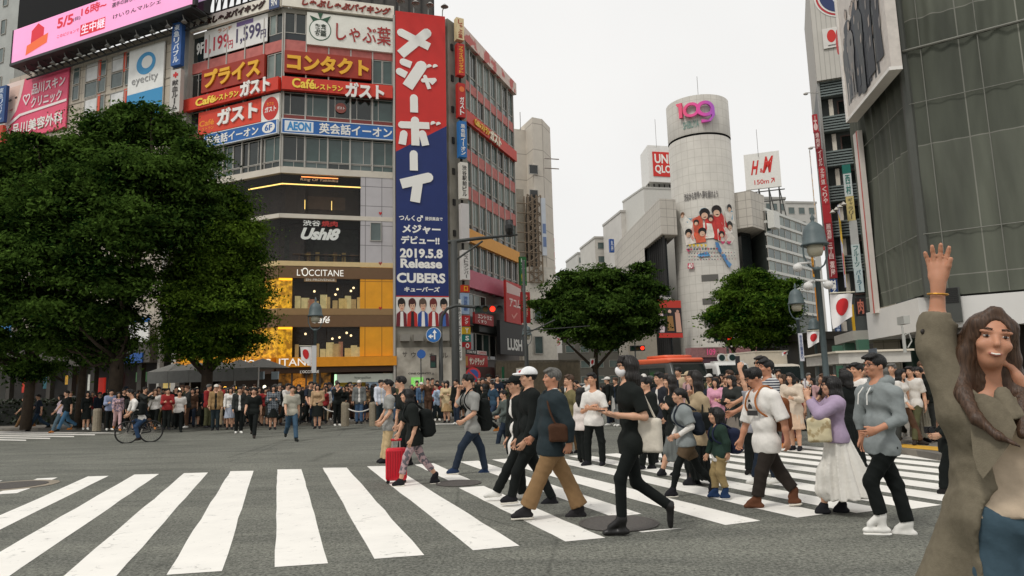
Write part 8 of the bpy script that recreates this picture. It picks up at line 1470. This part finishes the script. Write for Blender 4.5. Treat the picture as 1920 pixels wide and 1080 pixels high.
r20 = hero('man in a heather grey hoodie and black trousers with white trainers', (1658,1001), -52, dict(head=(1640,686), neck=(1646,716), ls=(1678,737), rs=(1618,735), le=(1688,786), lw=(1643,806,-.12), re=(1612,785), rw=(1617,820), hip=(1654,838), lk=(1632,902), rk=(1680,908), la=(1652,966), ra=(1702,980), lt=(1618,994), rt=(1670,1000)), 1.74, dict(hair=('short','black'), skin=(190,138,108), build=.92, belly=.02, top=('hoodie', HEA, 1.62, .07, dict(e=.014, fold=.004)), low=('trousers', BLK2, 1.97, .014, .066), shoe=SHW, sole=cm((236,234,228),'solew'), facekw=dict(glasses='thin'), rhd=(0,0,-1), rcurl=.5))
f = Field(); J, A, k = r20[1], r20[2], r20[4]; n = J['neck']; f.rc(n-A[0]*.085-A[1]*.01, n-A[1]*.1+A[2]*.0, .045, .06, .05); f.rc(n+A[0]*.085-A[1]*.01, n-A[1]*.1, .045, .06, .05); f.rc(n+A[0]*.085, n+A[1]*.1-A[2]*.09+A[0]*.02, .04, .022, .03); f.rc(n-A[0]*.085, n+A[1]*.1-A[2]*.09-A[0]*.02, .04, .022, .03); f.fold = .003; fmesh('hood', f, .011, HEA, r20[0])
b = MB(); [b.tube([n+A[1]*.125+A[0]*s*.05-A[2]*.05, n+A[1]*.178+A[0]*s*.06-A[2]*.12, n+A[1]*.187+A[0]*s*.065-A[2]*.22], .006, 5) for s in (-1,1)]; b.build('drawstring', SHW, r20[0])
simple('person in a long black dress with bobbed hair behind the lilac woman', (1600,893), -150, 1586, 708, 1.66, dict(fem=True, hair=('bob','black'), top=('dress_top', BLK2, 1.9, .05), low=('skirt', BLK2, .7, .22), face=False))
simple('cropped haired man in a white t shirt left of the grey hoodie man', (1612,880), -50, 1606, 694, 1.76, dict(hair=('short','black'), skin=(196,142,112), top=('t_shirt', WHT, .8, .05), low=('trousers', BLK2, 1.95)))
rp = simple('woman in black top and long grey skirt using a phone on the right pavement', (1738,842), -25, 1722, 698, 1.62, dict(fem=True, hair=('mop','black'), top=('knit_top', BLK, 1.6, .02), low=('skirt', cloth((120,116,104)), .72, .2), shoe=cloth((196,186,170))), arm=(.0,.1)); phone('phone in the hands of the woman in the long grey skirt', rp[3](1712,728,-.3), axes_of(rp[3].dirv(0)))
rc_ = hero('person in dark clothes holding a camera, half hidden behind the khaki coat', (1772,925), -75, dict(head=(1786,718), neck=(1786,742), ls=(1794,756), rs=(1780,756), le=(1790,800), lw=(1762,815), re=(1772,800), rw=(1756,812), hip=(1782,836), lk=(1772,880), rk=(1784,880), la=(1770,918), ra=(1784,918), lt=(1758,924), rt=(1772,924)), 1.7, dict(hair=('short','black'), top=('jacket', BLK, 1.95, .1), low=('trousers', BLK2, 1.95), lcurl=1.1, rcurl=1.1)); b = MB(); p = rc_[3](1743,806,-.1); b.box(p-[.05,.04,.04], p+[.05,.04,.04]); b.tube([p+[0,-.04,0], p+[-.03,-.1,0]], .035, 12); tag(b.build('camera', cm((26,26,28),'cambody')), 'small black camera held out beside the khaki coat', 'camera')
simple('man in a grey green sweater and jeans behind the black cap man', (948,831), -70, 944, 740, 1.66, dict(hair=('short','black'), top=('sweater', cloth((84,92,88)), 1.95, .06), low=('trousers', JEAN, 1.95), shoe=SHW), h=.014)
# ---------------------------------------------------------------- waiting crowd: a few built figures, copied and re-dressed
def proto(kind):
    k = 1.; l, f, u = np.array([1.,0,0]), np.array([0,-1.,0]), np.array([0,0,1.]); A = np.array([l,f,u]); R = random.Random(kind)
    walk = {'man_walk':.42, 'woman_walk':.34}.get(kind, .04); J = {}; fem = kind.startswith('woman')
    drop = .9*(1-math.cos(walk))*.9
    J['neck'] = np.array([0,0,1.44-drop]); J['head'] = np.array([0,-.03,1.6-drop])
    for s, q in (('l',1),('r',-1)):
        a = walk*q; b = .12+(.5 if q < 0 and walk > .2 else 0); H_ = np.array([q*.085,0,.9-drop]); th = lambda t: np.array([0,-math.sin(t),-math.cos(t)])
        J[s+'h'] = H_; J[s+'k'] = H_+th(a+.04)*.42; J[s+'a'] = J[s+'k']+th(a-b+.06)*.4; J[s+'t'] = J[s+'a']+np.array([q*.03,-.15,-.05 if q > 0 or walk < .2 else -.09])
        S = np.array([q*.172,0,1.385-drop]); ua, fa, ab = -a*.8+.05, -a*.8+.35, .14
        if kind in ('man_phone','woman_phone'): ua, fa = .25, 1.75
        if kind == 'man_photo': ua, fa = 1.1, 2.3
        if kind == 'woman_skirt': ua, fa = .1, .9+.4*q
        J[s+'s'] = S; J[s+'e'] = S+np.array([q*math.sin(ab),-math.sin(ua),-math.cos(ua)])*.28; ins = -.35*q if fa > 1 else .05*q; J[s+'w'] = J[s+'e']+un([ins,-math.sin(fa),-math.cos(fa)])*.25
    mz = min(J['la'][2], J['ra'][2])-.078
    for n in J: J[n] = J[n]-[0,0,mz]
    hs = {'man_walk':'short','man_stand':'mop','man_phone':'short','man_photo':'short','woman_walk':'long','woman_skirt':'bob','woman_phone':'wave','man_cap':'short'}[kind]
    r = thing('person', 'x', 'person', (0,0,0)); sp = dict(fem=fem, hair=(hs,'black'), face=True, shoe=SHB, build=.98)
    sp['top'] = {'man_walk':('t_shirt',WHT,.85,.07), 'man_stand':('jacket',BLK,1.93,.1,dict(e=.022,open_=.05)), 'man_phone':('hoodie',BLK,1.9,.08,dict(e=.024)), 'man_photo':('shirt',WHT,1.6,.06), 'woman_walk':('blouse',WHT,1.7,.04), 'woman_skirt':('cardigan',WHT,1.9,.03,dict(e=.018)), 'woman_phone':('coat',BLK,1.93,.32,dict(e=.026,lowflare=.03)), 'man_cap':('jacket',BLK,1.93,.12,dict(e=.024,open_=.05))}[kind]
    if kind in ('man_stand','man_cap'): sp['under'] = WHT
    if kind == 'man_cap': sp['cap'] = WHT
    sp['low'] = ('skirt',BLK,.5,.22) if kind in ('woman_skirt','woman_phone') else ('trousers',JEAN,1.96,.014,.064)
    figure(r, J, A, k, sp, .019, zf=1.42, hf=.013); return r
PROTO = {}
def crowd(kind, label, px, py, yaw, H, cols, z=None, group=None):
    """cols: material for each part name, kept on the object so the shapes stay shared"""
    first = kind not in PROTO
    if first: PROTO[kind] = (proto(kind),)
    src = PROTO[kind][0]
    if first: r = src; ch = {c: c for c in r.children_recursive}
    else:
        r = src.copy(); COL.objects.link(r); ch = {}
        for c in src.children:
            d = c.copy(); COL.objects.link(d); d.parent = r; ch[c] = d
            for e in c.children: x = e.copy(); COL.objects.link(x); x.parent = d; ch[e] = x
    z = .12 if z is None else z; g = G(px, py, z); r.location = (g[0], g[1], z); s = H/1.72; r.scale = (s*random.uniform(.9,1.04), s, s)
    r.rotation_euler = (0, 0, math.radians(yaw)-math.atan2(g[0], g[1])); r['label'] = label
    if group: r['group'] = group
    elif 'group' in r: del r['group']
    for o in ch.values():
        nm = o.name.split('.')[0]; nm = {'t_shirt':'top','jacket':'top','hoodie':'top','blouse':'top','cardigan':'top','coat':'top','shirt':'top' if kind == 'man_photo' else 'under','trousers':'low','skirt':'low','shoe':'shoe','hair':'hair','cap':'cap','brim':'cap'}.get(nm)
        if nm and nm in cols and o.material_slots: o.material_slots[0].link = 'OBJECT'; o.material_slots[0].material = cols[nm]
    return r
NM = dict(black=(22,26,24), white=(208,204,198), grey=(112,114,112), navy=(34,42,54), red=(140,44,44), tan=(148,122,90), beige=(178,160,132), olive=(78,78,54), blue=(72,96,124), pink=(184,148,148), brown=(82,60,46), green=(48,70,54), lilac=(150,136,160), mustard=(160,130,64), charcoal=(48,50,48))
C_ = lambda n: cloth(NM[n])
PLAID = cloth((44,52,62), 'plaid', rgb2=(150,156,160), freq=5); FLOR = mat('floral', (206,170,170), .8, .1, 8, kind='blotch', rgb2=(120,110,130), freq=18)
D = dict
NOTE = [ # kind, label, px, py, yaw, H, cols, z
 ('man_walk','man in a long pale coat and jeans striding off the kerb',546,827,10,1.74,D(top=cloth((176,172,158)),low=cloth((62,86,106)),shoe=BLK),0),
 ('man_walk','man in a black t shirt with a pale print walking off the kerb',474,821,-8,1.72,D(top=BLK,low=BLK2,shoe=DKB),0),
 ('man_stand','young man in an open dark jacket, white t shirt and white shoes',447,813,5,1.72,D(top=C_('charcoal'),under=WHT,low=BLK2,shoe=SHW),0),
 ('man_cap','man in a tan jacket with a pale cap facing the road',403,807,0,1.7,D(top=cloth((150,122,84)),under=BLK,cap=cloth((206,200,190)),low=NAVYc),None),
 ('woman_skirt','young woman in a white top and short pale skirt under the right big tree',430,806,6,1.6,D(top=WHT,low=cloth((170,176,190))),None),
 ('man_walk','man in a bright white t shirt left of the tan jacket man',334,810,0,1.72,D(top=WHT,low=BLK2),0),
 ('man_phone','person in a red hoodie looking at a phone beside the bright white t shirt',312,806,4,1.62,D(top=cloth((150,48,48)),low=BLK),None),
 ('woman_walk','woman in pale pink top and jeans striding left over far stripes',111,811,-84,1.66,D(top=cloth((214,196,204)),low=cloth((92,112,124)),shoe=cloth((190,120,60))),0),
 ('man_walk','man in a navy jumper and jeans walking left near the hedge',69,808,-78,1.74,D(top=C_('navy'),low=cloth((44,62,80)),shoe=BLK),0),
 ('man_walk','stooping man in dark top and brown trousers at the far left',43,805,-84,1.62,D(top=BLK2,low=cloth((116,88,60)),shoe=cloth((150,100,60))),0),
 ('woman_phone','woman in a dark plaid coat',511,806,2,1.62,D(top=PLAID,low=BLK),None),
 ('woman_skirt','woman in a beige jacket and black skirt near the street lamp post',595,804,-12,1.62,D(top=cloth((170,142,110)),low=BLK),None),
 ('man_phone','person in a blue grey check shirt left of the cyclist',205,807,10,1.64,D(top=cloth((140,150,176)),low=BLK2,shoe=SHW),None),
 ('woman_walk','woman in a floral pink dress beside the cyclist',219,808,6,1.58,D(top=FLOR,low=cloth((206,170,170))),None),
 ('man_stand','young man in a black t shirt right behind the cyclist',229,805,12,1.68,D(top=BLK,under=BLK2,low=NAVYc),None),
 ('woman_walk','woman in a sleeveless white top right of the cyclist',289,805,-10,1.66,D(top=WHT,low=BLK,hair=HAIRS['chestnut']),None),
 ('woman_skirt','person in dark top and bare legs with white shoes by the hedge end',160,806,8,1.6,D(top=BLK2,low=BLK,shoe=SHW),None),
 ('man_walk','man in dark clothes half hidden behind the woman in pale pink',122,808,-60,1.72,D(top=BLK2,low=cloth((60,96,124)),shoe=BLK),None),
 ('man_photo','person in black lifting both arms to take a picture by the bollard',632,799,20,1.68,D(top=BLK,low=BLK2,shoe=SHW),None),
 ('man_stand','man in a white shirt with dark strap behind the grey polo man',713,799,30,1.72,D(top=cloth((206,210,220)),under=WHT,low=NAVYc),None),
 ('man_walk','man in a pale blue shirt walking left behind the suitcase woman',820,796,-70,1.72,D(top=cloth((176,196,220)),low=NAVYc,shoe=SHW),0),
 ('woman_phone','person in a beige coat right of the pale blue shirt',838,793,-10,1.6,D(top=cloth((196,176,140)),low=cloth((170,140,100))),None),
 ('man_stand','person in black right in front of the thick signal pole',857,796,-40,1.68,D(top=BLK,under=BLK2,low=JEAN),None),
 ('man_walk','man in a denim shirt and jeans left of the grey green sweater',926,800,-60,1.72,D(top=cloth((50,72,90)),low=cloth((44,58,78)),shoe=SHW),0),
 ('woman_walk','woman in a dark jacket right behind the grey t shirt man',910,815,-80,1.62,D(top=BLK,low=BLK2),0),
 ('woman_phone','woman in a pink top deep in the crowd behind the small girl',1350,838,-20,1.56,D(top=cloth((206,150,170)),low=JEAN),0),
 ('woman_phone','woman in a dark grey coat just right of the small girl',1382,850,-40,1.6,D(top=C_('charcoal'),low=cloth((120,112,104))),0),
 ('woman_phone','woman in a pale coat and beige trousers left of the lilac woman',1494,845,-25,1.62,D(top=cloth((204,188,170)),low=cloth((206,176,150))),0),
 ('woman_walk','woman with long brown hair and brown top behind the white t shirt man',1478,838,-35,1.64,D(top=C_('brown'),low=cloth((92,52,52)),hair=HAIRS['brown']),0),
]
ZN = [] # x, y ranges, count, zone phrase, facing, on pavement
def who(kind, t, lo): return ('woman' if kind.startswith('woman') else 'man')+' in '+('an ' if t[0] in 'aeiou' else 'a ')+t+' top and '+lo+(' skirt' if kind in ('woman_skirt','woman_phone') else ' trousers')
for n_ in NOTE: crowd(n_[0], n_[1], n_[2], n_[3], n_[4], n_[5], n_[6], n_[7])
taken = [(n[2], n[3]) for n in NOTE]; used = set(); RR = random.Random(21)
tops = ['black','black','black','charcoal','navy','white','grey','black','brown','olive','black','beige','navy','blue','white','charcoal','pink','charcoal','tan','red']; lows = ['black','navy','charcoal','black','brown','beige','blue','grey','olive']
anchors = [(60,'near the hedge'),(150,'by the hedge end'),(245,'behind the cyclist'),(320,'around the red hoodie'),(385,'by the right big tree trunk'),(430,'behind the tan jacket man'),(480,'behind the black t shirt walker'),(540,'behind the pale open coat'),(592,'around the lamp post'),(650,'around the chained bollards'),(720,'behind the grey polo man'),(790,'behind the suitcase woman'),(850,'around the thick signal pole'),(910,'behind the grey t shirt man'),(1060,'behind the older man'),(1150,'behind the masked man'),(1240,'behind the walking women'),(1340,'behind the small girl'),(1400,'left of the striped man'),(1480,'between the striped man and the lilac woman'),(1530,'behind the lilac woman'),(1640,'behind the hoodie man'),(1710,'on the right pavement')]
def fill(x0, x1, n, y0, y1, z=None, yaw=0, ysd=28):
    for i in range(n):
        px = x0+(x1-x0)*(i+RR.uniform(.1,.9))/n; py = RR.uniform(y0(px) if callable(y0) else y0, y1(px) if callable(y1) else y1)
        if any(abs(px-a) < 7 and abs(py-b) < 3 for a, b in taken): py -= 3.5
        taken.append((px, py)); anc = min(anchors, key=lambda a: abs(a[0]-px))[1]
        for _ in range(400):
            kind = RR.choice(['man_stand','man_stand','man_phone','woman_skirt','woman_walk','woman_phone','woman_phone','man_cap','man_photo','man_walk']); t, lo = RR.choice(tops), RR.choice(lows); t, lo = (RR.choice(['black','charcoal','navy','black','brown','olive']), RR.choice(['black','charcoal','navy','black','brown'])) if px < 960 and RR.random() < .6 else (t, lo); lab = who(kind, t, lo)+' '+anc  # left crowd dressed darker, partly standing in for shade under the trees
            if lab not in used: break
        used.add(lab); hc = RR.choice(['black','black','dark','dark','brown','chestnut','grey'])
        crowd(kind, lab, px, py, yaw+RR.gauss(0, ysd), RR.gauss(1.69 if kind[0] == 'm' else 1.58, .075), D(top=C_(t), low=C_(lo), under=C_(RR.choice(['white','grey','navy'])), cap=C_(RR.choice(['black','white','navy','beige'])), hair=HAIRS[hc], shoe=RR.choice([SHB,SHB,SHW,BLK,DKB])), z)
kerb = lambda x: 806-(x-340)*.022
fill(240, 620, 34, lambda x: kerb(x)-7, lambda x: kerb(x)-1); fill(150, 740, 40, lambda x: kerb(x)-13, lambda x: kerb(x)-8); fill(600, 760, 14, 789, 795); fill(770, 960, 20, 783, 792); fill(120, 700, 30, lambda x: kerb(x)-24, lambda x: kerb(x)-19); fill(300, 640, 18, lambda x: kerb(x)-19, lambda x: kerb(x)-14)
fill(1040, 1240, 12, 792, 826, 0, -40); fill(1180, 1360, 10, 796, 832, 0, -40, 60); fill(1330, 1420, 11, 790, 826, 0, -30, 60); fill(1440, 1560, 11, 792, 832, 0, -30, 60); fill(1600, 1775, 9, 808, 836, None, -10, 50); fill(1560, 1660, 5, 815, 846, 0, -30)
# the cyclist
g = G(258, 829); F = Frame(258, 830); bk = thing('bicycle', 'black city bicycle ridden to the left in front of the crowd', 'bicycle', (g[0],g[1],0)); WR = .335
wA, wB = F(238,818), F(283,816); wA[2] = wB[2] = WR; X_ = un((wA-wB)*[1,1,0]); Zv = np.array([0,0,1.])
for c in (wA, wB):
    b = MB(); b.tube([c+(X_*math.cos(t)+Zv*math.sin(t))*WR for t in np.linspace(0,2*math.pi,33)], .024, 7, cap=False); wl = b.build('wheel', TYRE, bk, True); b = MB()
    for t in np.linspace(0,2*math.pi,19)[:-1]: b.tube([c, c+(X_*math.cos(t)+Zv*math.sin(t))*WR], .003, 4, cap=False)
    o = b.build('spokes', ALU, bk); o.parent = wl
bb_ = wB*.55+wA*.45-Zv*.05; st_ = bb_-X_*.16+Zv*.5; hd_ = wA-X_*.17+Zv*.5; b = MB()
for p, q in ((bb_,st_),(bb_,hd_-Zv*.12),(st_-Zv*.02,hd_),(bb_,wB),(st_-Zv*.08,wB),(hd_+Zv*.1,wA)): b.tube([p,q], .018, 7)
b.build('frame', cm((28,28,30),'bikeframe',rough=.35), bk); sd_ = np.cross(X_, Zv); b = MB(); b.tube([hd_+Zv*.1, hd_+Zv*.2], .015, 6); b.tube([hd_+Zv*.2-X_*.12+sd_*.28, hd_+Zv*.22+sd_*.1, hd_+Zv*.22-sd_*.1, hd_+Zv*.2-X_*.12-sd_*.28], .014, 6); b.build('handlebar', ALU, bk)
b = MB(); b.ell(st_+Zv*.05, (.13,.08,.04)); b.build('saddle', BLK, bk, True); b = MB(); b.tube([bb_-sd_*.12, bb_+sd_*.12], .02, 6); b.tube([bb_+sd_*.1, bb_+sd_*.1+X_*.05-Zv*.15], .014, 5); b.tube([bb_-sd_*.1, bb_-sd_*.1-X_*.05+Zv*.15], .014, 5); b.build('crank', ALU, bk)
hero('man in a white shirt with a dark shoulder bag riding the black bicycle', (258,830), -82, dict(head=(244,737), neck=(249,749), ls=(254,755), rs=(248,754), le=(250,768), lw=(242,777), re=(243,768), rw=(238,777), hip=(267,786), lk=(254,800), rk=(251,790), la=(260,822), ra=(257,812), lt=(252,825), rt=(249,815)), 1.7, dict(hair=('short','black'), top=('shirt', WHT, 1.3, .04), low=('trousers', cloth((52,74,104)), 1.95), shoe=DKB), h=.014)
c = Frame(258,830)(262,766,-.1); bag_mesh('shoulder_bag', 'bulky black bag on the back of the cyclist', 'bag', c, axes_of(Frame(258,830).dirv(-60)), (.5,.2,.42), BLK2)
# blue suitcase among the waiting crowd
F = Frame(676, 794); c = F(676,780); r = thing('suitcase', 'tilted bright blue suitcase between the two stone bollards', 'suitcase', F(676,794)); f = Field(); ud = un([.25,0,1]); f.rc(c-ud*.2, c+ud*.22, .2, .2, .05, F.w, 1.4); fmesh('shell', f, .014, cm((34,120,196),'blueshell',rough=.35), r); b = MB(); b.tube([c+ud*.4, c+ud*.62], .014, 5); b.tube([c+ud*.62-F.L*.09, c+ud*.62+F.L*.09], .016, 5); b.build('handle', ALU, r)
